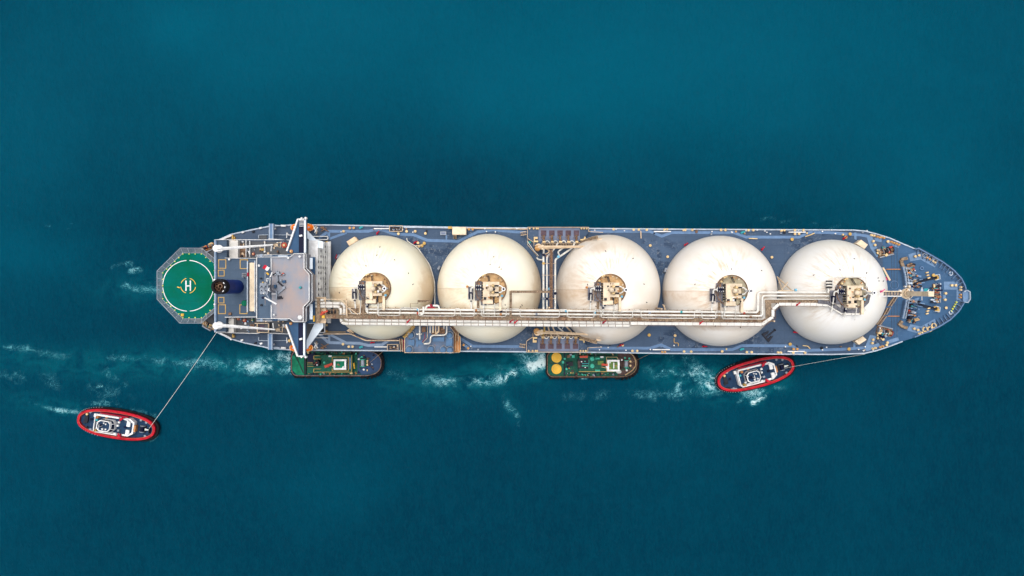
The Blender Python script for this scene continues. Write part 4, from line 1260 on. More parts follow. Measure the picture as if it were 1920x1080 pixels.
# ---------------------------------------------------------------- cargo machinery house on the starboard side
zr = 23.5
mh = MB().ppx([(759.6, 634), (777.7, 611.7), (845, 611.7), (851, 621), (851, 660.8), (759.6, 660.8)], ZD + 0.01, zr).build('machinery_house', 'roof_blue', ship, smooth=False)
m = MB()
for x0, y0, x1, y1, h in ((765.8, 637, 777, 648, .9), (780, 634, 784, 650, .35), (811, 632.5, 833, 640.5, 1.0), (836.5, 634.5, 848, 649, .9), (784.2, 638, 793, 646, .3)):
    MB().bpx(x0, y0, x1, y1, zr + 0.004, zr + h).build('roof_hatch', 'hatch_blue', mh, smooth=False)
mv = MB()
mv.lathe((0, 0, 0), [(0.55, 0), (0.55, 0.6), (1.05, 0.7), (1.05, 1.0), (0.6, 1.25), (0.05, 1.3)], 18)
mv = mv.mesh('roof_vent', 'hatch_blue')
for x0, y0 in ((770.5, 628.5), (767, 655.5), (808, 655), (831, 656), (843.5, 656.5), (842.5, 629)):
    place('roof_vent', mv, P(x0, y0, zr), mh)
    MB().ring(P(x0 + .8, y0 - .8, zr + .9), 1.25, 0.12, 18).build('vent_coaming', 'steel_grey', mh)
pipe([(787, 611, 27), (787, 636, 25.5)], 3.0, 'vent_pipe', 'pipe_white', 1, ship)
pipe([(780.5, 626.5, 25.5), (791, 626.5, 25.5)], 3.2, 'vent_pipe', 'pipe_white', 1, ship)
pipe([(837.5, 611, 27), (837.5, 628.5, 26), (807, 628.5, 26), (807, 644.5, 26), (795, 644.5, 25.4)], 2.9, 'vent_pipe', 'pipe_white', 1.4, ship)
pipe([(806.5, 611, 27), (806.5, 624, 26)], 2.2, 'vent_pipe', 'pipe_white', 1, ship)
pipe([(817, 611, 27), (817, 628, 26)], 2.4, 'vent_pipe', 'cream_paint', 1, ship)
pipe([(822.5, 611, 27), (822.5, 622, 26), (817, 626, 26)], 3.6, 'vent_pipe', 'cream_paint', 1.2, ship)
pipe([(812, 611, 26), (812, 624, 26)], 3.2, 'vent_pipe', 'dome_cream', 1.2, ship)
pipe([(832.5, 611, 27), (832.5, 616, 26)], 2.6, 'vent_pipe', 'pipe_white', 1, ship)
m = MB()
m.bpx(790.5, 613, 798, 623, zr, zr + 2.2); m.bpx(809, 620, 816, 627, zr, zr + 1.0); m.bpx(824, 614, 834, 626, zr, zr + .8)
each(m, 'fan_housing', 'rusty_steel', mh)
rpx([(792, 641), (797, 634), (797, 625)], zr, mh, mat='maroon', t=0.14); rpx([(793.5, 642), (802, 633), (802, 611)], zr, mh, mat='cream_paint', t=0.12)
rpx([(759.6, 660.8), (851, 660.8)], zr, mh, mat='cream_paint', t=0.14); rpx([(851, 660.8), (851, 621)], zr, mh, mat='rusty_steel', t=0.1)
rpx([(759.6, 660.8), (759.6, 634), (777, 612)], zr, mh, mat='cream_paint', t=0.1)
def stairs(path, w, parent, mat='rusty_steel', rail='cream_paint'):
    pts = [P(*p) for p in path]
    m = MB()
    for a, b in zip(pts, pts[1:]):
        d = b - a; L = d.length; n = max(2, int(L / 0.45)); s = Vector((-d.y, d.x, 0)).normalized()
        for k in range(n):
            p = a.lerp(b, (k + .5) / n)
            m.beam(p - s * w / 2, p + s * w / 2, 0.28, 0.06)
        for sg in (-1, 1):
            m.beam(a + s * sg * w / 2, b + s * sg * w / 2, 0.08, 0.25)
    o = m.build('stairs', mat, parent, smooth=False)
    for sg in (-1, 1):
        q = []
        for k, p in enumerate(pts):
            d = pts[min(k + 1, len(pts) - 1)] - pts[max(k - 1, 0)]; s = Vector((-d.y, d.x, 0)).normalized()
            q.append(p + s * sg * w / 2)
        railing(q, o, name='handrail', mat=rail, t=0.11)
MB().ppx([(851.3, 622), (863, 631), (863, 659.5), (851.3, 660)], zr - 2.2, zr - 2.0).build('landing', 'copper', ship, smooth=False)
stairs([(847.5, 612, 26), (857, 624, 23), (857, 640, 21.6)], 1.1, ship)
stairs([(857, 641, 21.6), (857, 657, 21.5)], 0.9, ship, 'copper')
stairs([(777, 611, 26), (764, 627, 24), (757, 633, 22)], 0.9, ship, 'yellow_line', 'yellow_line')
stairs([(752, 635, 21.5), (754, 659, 18.4)], 0.8, ship, 'rusty_steel'); stairs([(757, 637, 21.5), (757, 659, 18.4)], 0.7, ship, 'maroon')
rpx([(851, 622), (863, 631), (864, 650), (863, 659.5), (851, 661)], zr - 2.0, ship, mat='cream_paint', t=0.12)

# ---------------------------------------------------------------- fittings of the main deck
def lathe_mesh(name, mat, prof, n=14): return MB().lathe((0, 0, 0), prof, n).mesh(name, mat)
bol = [(0.42, 0), (0.42, 0.75), (0.55, 0.8), (0.55, 1.05), (0.35, 1.12)]
bol_o = lathe_mesh('bollard', 'bollard_orange', bol); bol_c = lathe_mesh('bollard', 'bollard_cream', bol)
vent_y = lathe_mesh('mushroom_vent', 'bollard_cream', [(0.28, 0), (0.28, 0.6), (0.62, 0.65), (0.62, 0.9), (0.05, 1.05)])
vent_o = lathe_mesh('mushroom_vent', 'yellow_line', [(0.3, 0), (0.3, 0.7), (0.75, 0.75), (0.75, 1.0), (0.05, 1.15)])
stub_w = lathe_mesh('sounding_pipe', 'white_paint', [(0.22, 0), (0.22, 0.7), (0.3, 0.75), (0.3, 0.95)], 8)
for (x0, y0), (x1, y1), me in (((656.8, 427.7), (664, 427.7), bol_o), ((879.6, 430.3), (886.6, 430.3), bol_o), ((1187.5, 431), (1197, 431), bol_c), ((1284, 431.3), (1297, 431.5), bol_c),
        ((1402, 432), (1411, 432), bol_c), ((1489, 438.8), (1496.6, 438.8), bol_c), ((1489, 432), (1505, 432), bol_c), ((655, 649.7), (662, 649.7), bol_c), ((869.5, 646.5), (878, 652.5), bol_o), ((1185, 657.5), (1194, 657.5), bol_c),
        ((1281.7, 658.6), (1295, 659), bol_c), ((1399, 660), (1408, 660), bol_c), ((1486.5, 654.2), (1493.5, 654.2), bol_o), ((1486, 661), (1508, 661), bol_c),
        ((1635.6, 452.5), (1638.8, 459.7), bol_c), ((1714, 481), (1721, 479), bol_c), ((1712, 616), (1719, 618.5), bol_c), ((1782.5, 535), (1789.7, 535), bol_c),
        ((1635, 636.6), (1633.7, 643), bol_c), ((1662, 642), (1660.4, 646.5), bol_c), ((1771, 550), (1770, 562), bol_c)):
    for x, y in ((x0, y0), (x1, y1)):
        place('bollard', me, P(x, y, ZD + 0.1), ship, 0, (0.82, 0.82, 1))
    a, b = P(x0, y0, ZD), P(x1, y1, ZD)
    MB().ribbon([a.lerp(b, -0.25), b.lerp(a, -0.25)], 0.9, ZD + 0.09, ZD + 0.14).build('bollard_base', 'light_blue', ship, smooth=False)
for x, y, me in ((1218.5, 460.5, vent_y), (1251, 481.5, vent_y), (1216.5, 628, vent_o), (1446, 482.5, vent_y), (1483.6, 449, vent_o), (1480, 645, vent_o), (1584, 445, vent_o), (786, 462, vent_y), (791.5, 461, vent_o), (796, 456.5, vent_o),
                 (784, 455.5, vent_y), (1592, 439, vent_o), (1590, 654, vent_o), (645, 434, vent_y), (644, 645, vent_y), (747.5, 438.5, vent_y), (763, 434, vent_y), (779, 434, vent_y), (798, 438, vent_y), (1212, 431, vent_y), (1167, 648 - 1, vent_y),
                 (1265, 629, vent_y), (1351, 431.4, vent_y), (1359, 431.4, vent_y), (1772, 577, vent_y), (1757, 582.5, vent_o), (1748, 516, vent_o), (1663, 511 - 58, vent_y), (1150, 430, vent_y), (1353, 658.5, vent_y), (1654, 636, vent_y)):
    place('mushroom_vent', me, P(x, y, ZD), ship, 0, (0.78, 0.78, 1))
rr = random.Random(11)
for k in range(80):
    x = rr.uniform(640, 1640); top = rr.random() < 0.5
    y = rr.uniform(428, 437) if top else rr.uniform(645, 656)
    y += (x - 900) * 0.005
    if 985 < x < 1108 or (745 < x < 870 and not top) or (840 < x < 878 and top): continue
    if rr.random() < 0.55:
        place('sounding_pipe', stub_w, P(x, y, ZD), ship, 0, (0.8, 0.8, rr.uniform(.6, 1)))
    else:
        s = rr.uniform(0.35, 0.8)
        MB().box(P(x, y, ZD + 0.35), (s, s * rr.uniform(.6, 1.6), 0.7)).build('deck_fitting', rr.choice(['bollard_cream', 'steel_grey', 'light_blue', 'rusty_steel', 'dark_steel', 'bollard_orange']), ship, smooth=False)
# hose boxes and monitors (red) beside the tanks
for x, y, rz in ((708, 437.5, .5), (778, 455, .2), (1284, 459, .3), (1428, 467, .6), (1581, 447, .4), (697.5, 642, -.2), (1163, 647, .1), (1318.6, 649, -.3), (1489, 622.6, -.5), (631, 483, 1), (611.5, 511, 1.2)):
    monitor(x, y, ZD, ship, 'signal_red', rz, .85)
for x, y, c in ((676, 427, 'teal_paint'), (1391, 436, 'teal_paint'), (676, 651, 'teal_paint'), (1389.5, 655, 'teal_paint'), (991, 455, 'teal_paint')):
    m = MB(); m.box(P(x, y, ZD + .4), (0.9, 0.7, 0.8), .5); m.cyl(P(x + 3, y - 1, ZD), 0.4, .7, 10); m.build('valve_stand', c, ship)
# white bars along the edge (stowed gangways)
for x0, x1, y in ((701, 730, 428.6), (1226, 1258, 434), (1479, 1511, 435.2), (702, 726, 650.5), (1224, 1256, 655.6), (1477, 1509, 659)):
    MB().bpx(x0, y - .9, x1, y + .9, ZD + .5, ZD + .9).build('stowed_gangway', 'white_paint', ship, smooth=False)
# fairlead clusters
def fairlead(px, py, parent, rz=0.0, sc=1.0, mat='bollard_orange'):
    m = MB()
    for dx in (-0.85, 0.85):
        m.lathe((dx, 0, 0), [(0.75, 0), (0.75, .15), (0.38, .3), (0.38, .75), (0.62, .9), (0.3, 1.0)], 12)
    o = place('fairlead', m.mesh('fairlead', mat), P(px, py, ZD + .1), parent, rz, (sc, sc, 1))
    b = place('base_plate', MB().box((0, 0, 0.03), (3.0, 1.4, 0.06)).mesh('base_plate', 'light_blue', False), P(px, py, ZD + .1), None)
    b.parent = o; b.location = (0, 0, 0)
    return o
for x, y, rz in ((1248, 430.5, .1), (1467, 432.3, .1), (1244, 660, 0), (1461, 660.8, 0), (1635.6, 441.5, -.2), (1646, 444.5, -.3), (1654, 445.5, -.3), (1672.5, 454.4, -.4), (1682, 457.8, -.4), (1739, 484.5, -.55), (1749.5, 491, -.55),
                 (1800, 541, 1.5), (1799.5, 555, 1.5), (1725, 624.6, .5), (1652, 650, .3), (1638, 653, .3)):
    fairlead(x, y, ship, rz, .56 if x > 1600 else .58, 'bollard_orange' if int(x) % 3 else 'bollard_cream')
for x, y in ((1743.5, 617), (1734.5, 617.5), (1751, 610.5), (1734, 476 + 3), (1745, 484), (1753.5, 489.5)):
    m = MB(); m.ring(P(x, y, ZD + .5), 0.8, 0.25, 14); m.build('chock', 'bollard_cream' if y > 550 else 'steel_grey', ship)
# houses, boxes and baskets on the side decks
for pts, h, mt in (([(848, 425.5), (874, 425.5), (874, 440), (848, 440)], 2.8, 'dome_cream'), ([(649.5, 453), (665, 443.6), (671.5, 450.6), (654.6, 461)], 2.6, 'cream_paint'),
                   ([(1604.6, 456.7), (1614.5, 449.4), (1627.4, 458.7), (1621, 467)], 2.6, 'dome_cream'), ([(1602.8, 639.5), (1618, 630.4), (1624.8, 637), (1610.6, 646.5)], 2.6, 'dome_cream'),
                   ([(630, 483), (635, 476.5), (639, 479), (634, 486)], 1.6, 'steel_grey'), ([(649.5, 620), (655, 616), (664, 624), (660, 626)], 1.5, 'cream_paint'),
                   ([(819.5, 504), (823, 498), (826, 500), (823, 507)], 1.6, 'steel_grey'), ([(1245, 510), (1248, 502), (1255, 503), (1254, 511)], 1.6, 'steel_grey'), ([(1466, 515), (1470, 508), (1476, 510), (1474, 517)], 1.6, 'steel_grey')):
    o = MB().ppx(pts, ZD + .01, ZD + h).build('deck_locker', mt, ship, smooth=False)
    cx = sum(p[0] for p in pts) / 4; cy = sum(p[1] for p in pts) / 4
    MB().ppx([(cx + (p[0] - cx) * .93, cy + (p[1] - cy) * .93) for p in pts], ZD + h + 0.004, ZD + h + .10).build('lid', mt, o, smooth=False)
for y0, y1 in ((423.6, 434), (645.5, 656.5)):
    x0, x1 = (731, 755) if y0 < 500 else (727, 747)
    m = MB(); m.bpx(x0 + 2, y0 + 2, x1 - 2, y1 - 2, ZD + .2, ZD + .6)
    o = m.build('gangway_winch', 'dark_steel', ship, smooth=False)
    for k in range(9):
        xx = rr.uniform(x0 + 2, x1 - 3); yy = rr.uniform(y0 + 2, y1 - 3)
        MB().bpx(xx, yy, xx + rr.uniform(1, 3), yy + rr.uniform(1, 2.4), ZD + .62, ZD + rr.uniform(.8, 1.4)).build('winch_gear', rr.choice(['steel_grey', 'rusty_steel', 'light_blue', 'cream_paint']), o, smooth=False)
    rpx([(x0, y0), (x1, y0), (x1, y1), (x0, y1), (x0, y0)], ZD + .2, ship, mat='cream_paint', t=.14)
    rpx([(x0, y0), (x1, y1)], ZD + .2, ship, mat='rusty_steel', t=.1)
pipe([(757, 425.8, ZD + .6), (846, 427, ZD + .6)], 3.2, 'deck_pipe', 'edge_white', 1, ship)
pipe([(875, 428, ZD + .6), (988, 429.5, ZD + .6)], 2.0, 'deck_pipe', 'cream_paint', 1, ship)
m = MB(); m.bpx(840, 424.5, 847, 429, ZD, ZD + 1.4); m.build('hose_reel', 'yellow_line', ship, smooth=False)
m = MB(); m.bpx(825.5, 434, 836.5, 440.5, ZD + .05, ZD + .8); m.build('skylight', 'steel_grey', ship, smooth=False)
m = MB(); m.bpx(827, 435.4, 835, 439.2, ZD + .805, ZD + .84); m.build('skylight_pane', 'tray_blue', ship, smooth=False)
stairs([(853.5, 441, 20.8), (853.5, 448, 18.2)], .8, ship, 'grating_brown')
stairs([(976, 439, 19), (987, 437, 19.6)], 1.1, ship, 'grating_brown'); stairs([(974, 647, 19), (985, 649, 19.6)], 1.1, ship, 'grating_brown')
rpx([(989, 436), (989, 459), (1008, 481)], ZD, ship, mat='cream_paint', t=.12)
# pipes that hug tank one
pipe([(762.5, 446.5, 19), (763.5, 452, 19), (783, 464.5, 19.2), (806, 497, 19.4), (813, 520, 19.5), (815.3, 533, 19.5), (815.3, 575, 19.5)], 1.7, 'deck_pipe', 'pipe_white', 1.2, ship)
pipe([(779, 460.7, 19.4), (791, 460.7, 19.4)], 1.6, 'deck_pipe', 'cream_paint', 1, ship)
pipe([(606, 626, 20.5), (657, 626, 20.5), (686, 638.6, 20.5), (752, 638.6, 20.5)], 2.0, 'deck_pipe', 'cream_paint', .8, ship)
pipe([(606, 622.5, 20.5), (648, 622.5, 20.5)], 1.2, 'deck_pipe', 'yellow_line', .8, ship)
railing([P(x, y, 20) for x, y in ((655, 620), (672, 632), (692, 636), (728, 636.5), (752, 635))], ship, name='tank_rail', mat='rusty_steel', t=.12)
pipe([(1264, 634, 18.6), (1264, 643, 18.6), (1272, 643, 18.6), (1272, 649, 18.6)], 1.5, 'deck_pipe', 'yellow_line', .5, ship)
pipe([(1201.5, 433, 18.6), (1202, 447, 18.6)], 1.8, 'deck_pipe', 'cream_paint', .5, ship)
pipe([(1404, 447, 18.6), (1420, 447.5, 18.6)], 1.8, 'deck_pipe', 'bollard_cream', .5, ship)
pipe([(1510, 443.5, 18.6), (1521, 440, 18.6), (1527, 437, 18.6)], 1.8, 'deck_pipe', 'bollard_cream', .5, ship)
pipe([(1505, 648, 18.6), (1515, 649, 18.6), (1519, 654, 18.6)], 1.8, 'deck_pipe', 'bollard_cream', .5, ship)
# struts beside tanks four and five
for x0, y0 in ((1457, 519), (1243, 571)):
    m = MB()
    if x0 == 1457: pts = [((1457, 519, 25), (1486, 546, 38)), ((1458, 520, 25), (1468, 546, 38)), ((1466, 543, 37), (1477, 529, 34)), ((1459, 545, 37), (1489, 545, 37.6))]
    else: pts = [((1243, 571, 30), (1250, 585, 37)), ((1246, 572, 30), (1246, 585, 37))]
    for a, b in pts: m.beam(P(*a), P(*b), .28, .28)
    m.build('strut', 'cream_paint', ship, smooth=False)
# white frame pipe round the foremost hatch
pipe([(1561.7, 538, 40.4), (1561.7, 519.8, 40.4), (1624, 519.8, 40.4), (1624, 541, 40.4)], 1.7, 'frame_pipe', 'pipe_white', .4, ship)
m = MB()
for x0, y0 in ((1550, 526), (1550, 532), (1550, 538)): m.bpx(x0, y0, x0 + 11, y0 + 2.4, 38.4, 39.2)
each(m, 'valve_skid', 'dark_steel', ship)
m = MB()
for x0, y0 in ((1549, 529.5), (1551, 534.5)): m.bpx(x0, y0, x0 + 12, y0 + 1.7, 38.9, 39.6)
m.bpx(1552, 541, 1554.5, 549, 38.8, 40); each(m, 'valve_pipe', 'pipe_white', ship)

# ---------------------------------------------------------------- fore deck: windlasses, winches, foremast
def winch(px, py, rz, length, drums, base_mat='rusty_steel', big=1.0, warm=True, base=True):
    """mooring winch, axis along local x; children are its drums, gearbox and motor"""
    o = empty('mooring_winch', P(px, py, ZD + .02), 0)
    o.parent = ship; o.location = WLOC[o] - WLOC[ship]
    rr = random.Random(int(px * 10 + py))
    def part(m, name, mat):
        ob = m.build(name, mat, None); ob.parent = o; ob.location = WLOC[ob]
        return ob
    if base:
        part(MB().box((0, -0.4 * big, .1), (length, 3.2 * big, .2)), 'base_frame', base_mat)
        part(MB().box((0, -1.75 * big, .45), (length * .95, .4, .5)), 'base_frame', 'steel_grey')
    part(MB().tube([(-length / 2, 0, 1.0 * big), (length / 2, 0, 1.0 * big)], .14 * big, 8), 'shaft', 'steel_grey')
    for k in range(drums):
        x = -length / 2 + length * (k + .5) / drums
        w = length / drums * .62
        part(MB().tube([(x - w / 2, 0, 1.0 * big), (x + w / 2, 0, 1.0 * big)], .62 * big, 14), 'rope_drum', rr.choice(['rope_tan', 'dark_steel', 'rusty_steel'] if warm else ['dark_steel', 'navy', 'wing_blue', 'steel_grey', 'rope_tan']))
        for s in (-1, 1):
            part(MB().tube([(x + s * w / 2, 0, 1.0 * big), (x + s * (w / 2 + .12), 0, 1.0 * big)], 1.0 * big, 16), 'drum_flange', rr.choice(['steel_grey', 'rusty_steel', 'hose_red', 'dark_steel', 'steel_grey', 'cream_paint'] if warm else ['light_blue', 'steel_grey', 'light_blue', 'navy', 'edge_white']))
        if k < drums - 1:
            part(MB().box((x + length / drums / 2, .35 * big, .75 * big), (.35 * big, 1.7 * big, 1.5 * big)), 'gearbox', rr.choice(['dark_steel', 'navy', 'rusty_steel', 'teal_paint']))
    part(MB().tube([(length / 2 - .2, .9 * big, .9 * big), (length / 2 - 1.5, .9 * big, .9 * big)], .4 * big, 10), 'motor', rr.choice(['hose_red', 'rusty_steel', 'bollard_cream'] if warm else ['steel_grey', 'light_blue']))
    for k in range(7):
        part(MB().box((rr.uniform(-length / 2, length / 2), rr.uniform(-1.2, 1.3) * big, rr.uniform(.6, 1.7) * big), (rr.uniform(.2, .7), rr.uniform(.2, .9), .3), rr.uniform(0, 1)), 'fitting',
             rr.choice(['hose_red', 'steel_grey', 'white_paint', 'bollard_cream', 'dark_steel', 'copper', 'teal_paint']))
    o.rotation_euler = (0, 0, rz)
    return o
winch(1659, 471, R(14), 5.6, 3); winch(1657, 622, R(-14) + math.pi, 5.6, 3)
winch(1706, 506, R(104), 4.8, 3, big=.9, base=False); winch(1711, 523, R(104), 5.4, 4, 'tray_blue', 1.05, False, False)
winch(1705, 593, R(76), 4.8, 3, big=.9, base=False); winch(1711, 575, R(76), 5.4, 4, 'tray_blue', 1.05, False, False)
winch(1753.5, 550, R(90), 7.0, 4, big=.85)
winch(392, 463, R(25), 4.0, 2, 'copper', .8); winch(391, 610, R(-30), 3.6, 2, 'rusty_steel', .7)
rr = random.Random(77)
for s in (0, 1):
    f = (lambda y: y) if not s else (lambda y: 1099 - y)
    for k in range(46):
        u = rr.random(); y0 = 493 + 46 * u; x0 = 1697 + 6 * u + rr.uniform(3, 22)
        MB().box(P(x0, f(y0), ZD + rr.uniform(.5, 1.4)), (rr.uniform(.3, 1.9), rr.uniform(.25, .7), rr.uniform(.4, 1.0)), R(rr.uniform(5, 20)) * (1 if s else -1)).build('windlass_gear', rr.choice(['light_blue', 'light_blue', 'steel_grey', 'navy', 'navy', 'dark_steel', 'dark_steel', 'wing_blue', 'rusty_steel', 'edge_white', 'copper'] if u > .3 else ['rusty_steel', 'steel_grey', 'dark_steel', 'hose_red', 'dark_steel', 'tan_floor', 'rope_tan', 'yellow_line' if s else 'rusty_steel']), ship, smooth=False)
    for k in range(16):
        MB().box(P(1655 + rr.uniform(-10, 12), f(471 + rr.uniform(-8, 8)), ZD + rr.uniform(.5, 1.2)), (rr.uniform(.3, 1.2), rr.uniform(.25, .9), rr.uniform(.4, 1.0)), rr.uniform(0, 1)).build('winch_gear', rr.choice(['rusty_steel', 'dark_steel', 'navy', 'steel_grey', 'teal_paint', 'rope_tan', 'bollard_cream']), ship, smooth=False)
for k in range(30):
    MB().box(P(1754 + rr.uniform(-7, 8), 550 + rr.uniform(-18, 18), ZD + rr.uniform(.5, 1.5)), (rr.uniform(.5, 2.2), rr.uniform(.2, .6), rr.uniform(.4, 1.0)), rr.uniform(-.1, .1)).build('winch_gear', rr.choice(['rusty_steel', 'dark_steel', 'navy', 'light_blue', 'rope_tan', 'copper', 'edge_white']), ship, smooth=False)
# raised platforms that carry the windlasses
def band(pts, w, z0, z1, name, mat, parent=None):
    return MB().ribbon([P(x, y, z1) for x, y in pts], w * PXM * (CAM_H - z1), z0, z1).build(name, mat, parent or ship, smooth=False)
band([(1702, 484), (1693, 486), (1690.5, 490), (1695, 503)], 5.5, ZD + .03, ZD + 1.0, 'windlass_step', 'grating_brown')
band([(1693.6, 500), (1697.5, 517), (1700, 538)], 3.6, ZD + .03, ZD + 1.9, 'windlass_platform', 'light_blue')
band([(1700, 562), (1697, 578), (1693, 597)], 3.6, ZD + .03, ZD + 1.9, 'windlass_platform', 'light_blue')
band([(1692, 602), (1688, 608), (1692, 612), (1702, 615)], 5.5, ZD + .03, ZD + 1.0, 'windlass_step', 'grating_brown')
for pts in ([(1694, 500), (1698, 517), (1700.5, 538)], [(1700.5, 562), (1697.5, 578), (1693.5, 597)]):
    rpx([(x - 2, y) for x, y in pts], ZD + 1.9, ship, mat='edge_white', t=.1)
    rpx([(x + 2, y) for x, y in pts], ZD + 1.9, ship, mat='edge_white', t=.1)
m = MB()
for y0 in (512, 524, 534, 567, 577, 590): m.bpx(1702, y0, 1719 if y0 in (512, 577) else 1712, y0 + 1.6, ZD + .6, ZD + 1.5)
each(m, 'windlass_frame', 'light_blue', ship)
for s in (0, 1):
    f = (lambda y: y) if not s else (lambda y: 1099 - y)
    # anchor chain from windlass to spurling pipe, with guide plates
    a, b = P(1712, f(530), ZD + .5), P(1752.5, f(520.5), ZD + .35)
    ch = empty('anchor_chain', P(1732, f(525), ZD)); ch.parent = ship; ch.location = WLOC[ch] - WLOC[ship]
    n = 22
    link = MB().tube([(-.28, -.16, 0), (.28, -.16, 0), (.28, .16, 0), (-.28, .16, 0), (-.28, -.16, 0)], .075, 6).mesh('chain_link', 'dark_steel')
    for k in range(n):
        p = a.lerp(b, (k + .5) / n)
        l = place('chain_link', link, p, None, math.atan2(b.y - a.y, b.x - a.x), (1.25, 2.2, 1.6)); l.parent = ch; l.location = p - WLOC[ch]
    band([(1714, f(533)), (1734, f(529.5))], 2.0, ZD + .03, ZD + .9, 'chain_guide', 'light_blue')
    band([(1714, f(527)), (1730, f(523.6))], 1.2, ZD + .03, ZD + .9, 'chain_guide', 'light_blue')
    c = P(1753.6, f(520.5), ZD)
    MB().flatring((c.x, c.y, ZD + .03), .55, 1.0, .6, 20, R(-110), R(150)).build('chain_pipe', 'yellow_line', ship)
    MB().cyl((c.x, c.y, ZD + .025), .55, .05, 16).build('chain_hole', 'dark_steel', ship)
    rpx([(1750, f(515.5)), (1759, f(514.5)), (1760, f(523)), (1752, f(525.5))], ZD, ship, mat='edge_white', t=.14)
    m = MB()
    for x0, y0 in ((1738, 511), (1739, 516), (1741, 521)): m.box(P(x0, f(y0), ZD + .4), (.9, .4, .8), .3)
    each(m, 'valve_stand', 'bollard_cream', ship)
    m = MB(); m.ring(P(1728.5 if not s else 1722, f(503), ZD + .3), .55, .2, 14); m.build('manhole', 'stripe_blue', ship)
    m = MB(); m.ring(P(1783, f(513) + (0 if not s else 0), ZD + .3), .6, .22, 14); m.build('manhole', 'edge_white', ship)
m = MB()
for x0, y0 in ((1783.5, 583.5), (1786, 579), (1788.5, 574.8), (1791, 570.5), (1793, 566.8)): m.box(P(x0, y0, ZD + .3), (.55, .5, .6), R(-60))
each(m, 'rope_stopper', 'yellow_green', ship)
for k, (x0, y0, x1, y1) in enumerate(((1662, 504.8, 1689, 504.8), (1665, 592.8, 1687, 592.8))):
    band([(x0, y0), (x1, y1)], 1.5, ZD + .03, ZD + .5, 'low_pipe', 'copper')
m = MB()
for x0 in (1672, 1676.5, 1682): m.ribbon([P(x0, 455, ZD), P(x0, 540, ZD)], .14, ZD + .02, ZD + .14); m.ribbon([P(x0, 560, ZD), P(x0, 634, ZD)], .14, ZD + .02, ZD + .14)
m.build('deck_seam', 'deck_aft', ship, smooth=False)
m = MB(); m.ring(P(1677, 534.5, ZD + .1), 1.5, .12, 24); m.build('hatch_ring', 'stripe_blue', ship)
m = MB(); m.cyl(P(1727, 546, ZD), .95, .9, 16); m.build('store_hatch', 'light_blue', ship)
m = MB(); m.bpx(1733, 541, 1741, 548, ZD + .02, ZD + 1.2); m.build('booby_hatch', 'teal_paint', ship, smooth=False)
pipe([(1735, 548, ZD + 1.5), (1741, 545, ZD + 1.5), (1741.5, 542, ZD + 1.5)], 1.2, 'davit_arm', 'white_paint', .3, ship)
# rescue gear by tank five
MB().ribbon([P(1656, 502, ZD + 2.2), P(1669, 526, ZD + 2.2)], .62, ZD + 1.9, ZD + 2.2).build('stretcher_board', 'cream_paint', ship, smooth=False)
MB().ribbon([P(1656, 508, ZD + 1.4), P(1661, 518, ZD + 1.4)], 1.0, ZD + .02, ZD + 1.4).build('gear_locker', 'teal_paint', ship, smooth=False)
MB().ribbon([P(1661, 519, ZD + 1.2), P(1664, 525, ZD + 1.2)], 1.0, ZD + .02, ZD + 1.2).build('gear_locker', 'pink_cover', ship, smooth=False)
MB().ribbon([P(1653.5, 502, ZD + 1), P(1655.5, 507, ZD + 1)], .8, ZD + .02, ZD + 1).build('gear_locker', 'edge_white', ship, smooth=False)
# foremast with its platform and catwalk
mx = 739 * PXM * 270
my = P(0, 550.5, 30).y
fm = MB().prism([(mx - .75, my - .8), (mx + .75, my - .8), (mx + .75, my + .8), (mx - .75, my + .8)], ZD + .01, 45.5, ).build('foremast', 'dome_cream', ship, smooth=False)
MB().lathe((mx, my, 29.6), [(1.5, 0), (1.9, .25), (1.9, .4)], 8).build('mast_platform', 'dome_cream', fm)
rr = random.Random(21)
for k in range(14):
    a = rr.uniform(0, 6.28); r_ = rr.uniform(1.2, 2.6)
    MB().box((mx + r_ * math.cos(a), my + r_ * math.sin(a), 30.5), (rr.uniform(.3, .8), rr.uniform(.3, .8), rr.uniform(.6, 1.6)), a).build('mast_gear', rr.choice(['dome_cream', 'cream_paint', 'white_paint', 'steel_grey']), fm, smooth=False)
MB().ring((mx - .2, my, 31.5), 1.0, .18, 14).build('mast_ring', 'cream_paint', fm)
railing([(mx + 1.9 * math.cos(a), my + 1.9 * math.sin(a), 30) for a in [k * .6 for k in range(11)]], fm, name='mast_rail', mat='dome_cream', t=.12)
MB().box((mx, my, 45.9), (1.9, 1.7, .6)).build('mast_head', 'dome_cream', fm, smooth=False)
MB().beam((mx + .2, my - 2.2, 40), (mx + .2, my + 2.2, 40), .2, .2).build('yard', 'white_paint', fm, smooth=False)
for yy in (546.2, 555.2):
    a, b = P(1626, yy, 38.6), Vector((mx - 2, P(0, yy + .2, 30.5).y, 30.4))
    MB().beam(a, b, .35, .7).build('catwalk_girder', 'white_paint' if yy > 550 else 'dome_cream', ship, smooth=False)
m = MB(); a, b = P(1626, 550, 38.3), Vector((mx - 2, my, 30.1))
m.beam(a, b, 1.7, .12); m.build('catwalk', 'grating_grey', ship, smooth=False)
m = MB()
for k in range(12):
    p = a.lerp(b, k / 11); m.beam(p + Vector((0, -.9, .2)), p + Vector((0, .9, .2)), .15, .12)
m.build('catwalk_rung', 'cream_paint', ship, smooth=False)
stairs([(1679, 555, 30), (1666, 574, 25.5)], 1.0, ship, 'rusty_steel'); stairs([(1665, 577, 25.3), (1658, 590, 22)], 1.0, ship, 'rusty_steel'); stairs([(1657.5, 592, 21.8), (1645, 609, 18.3)], 1.1, ship, 'rusty_steel')
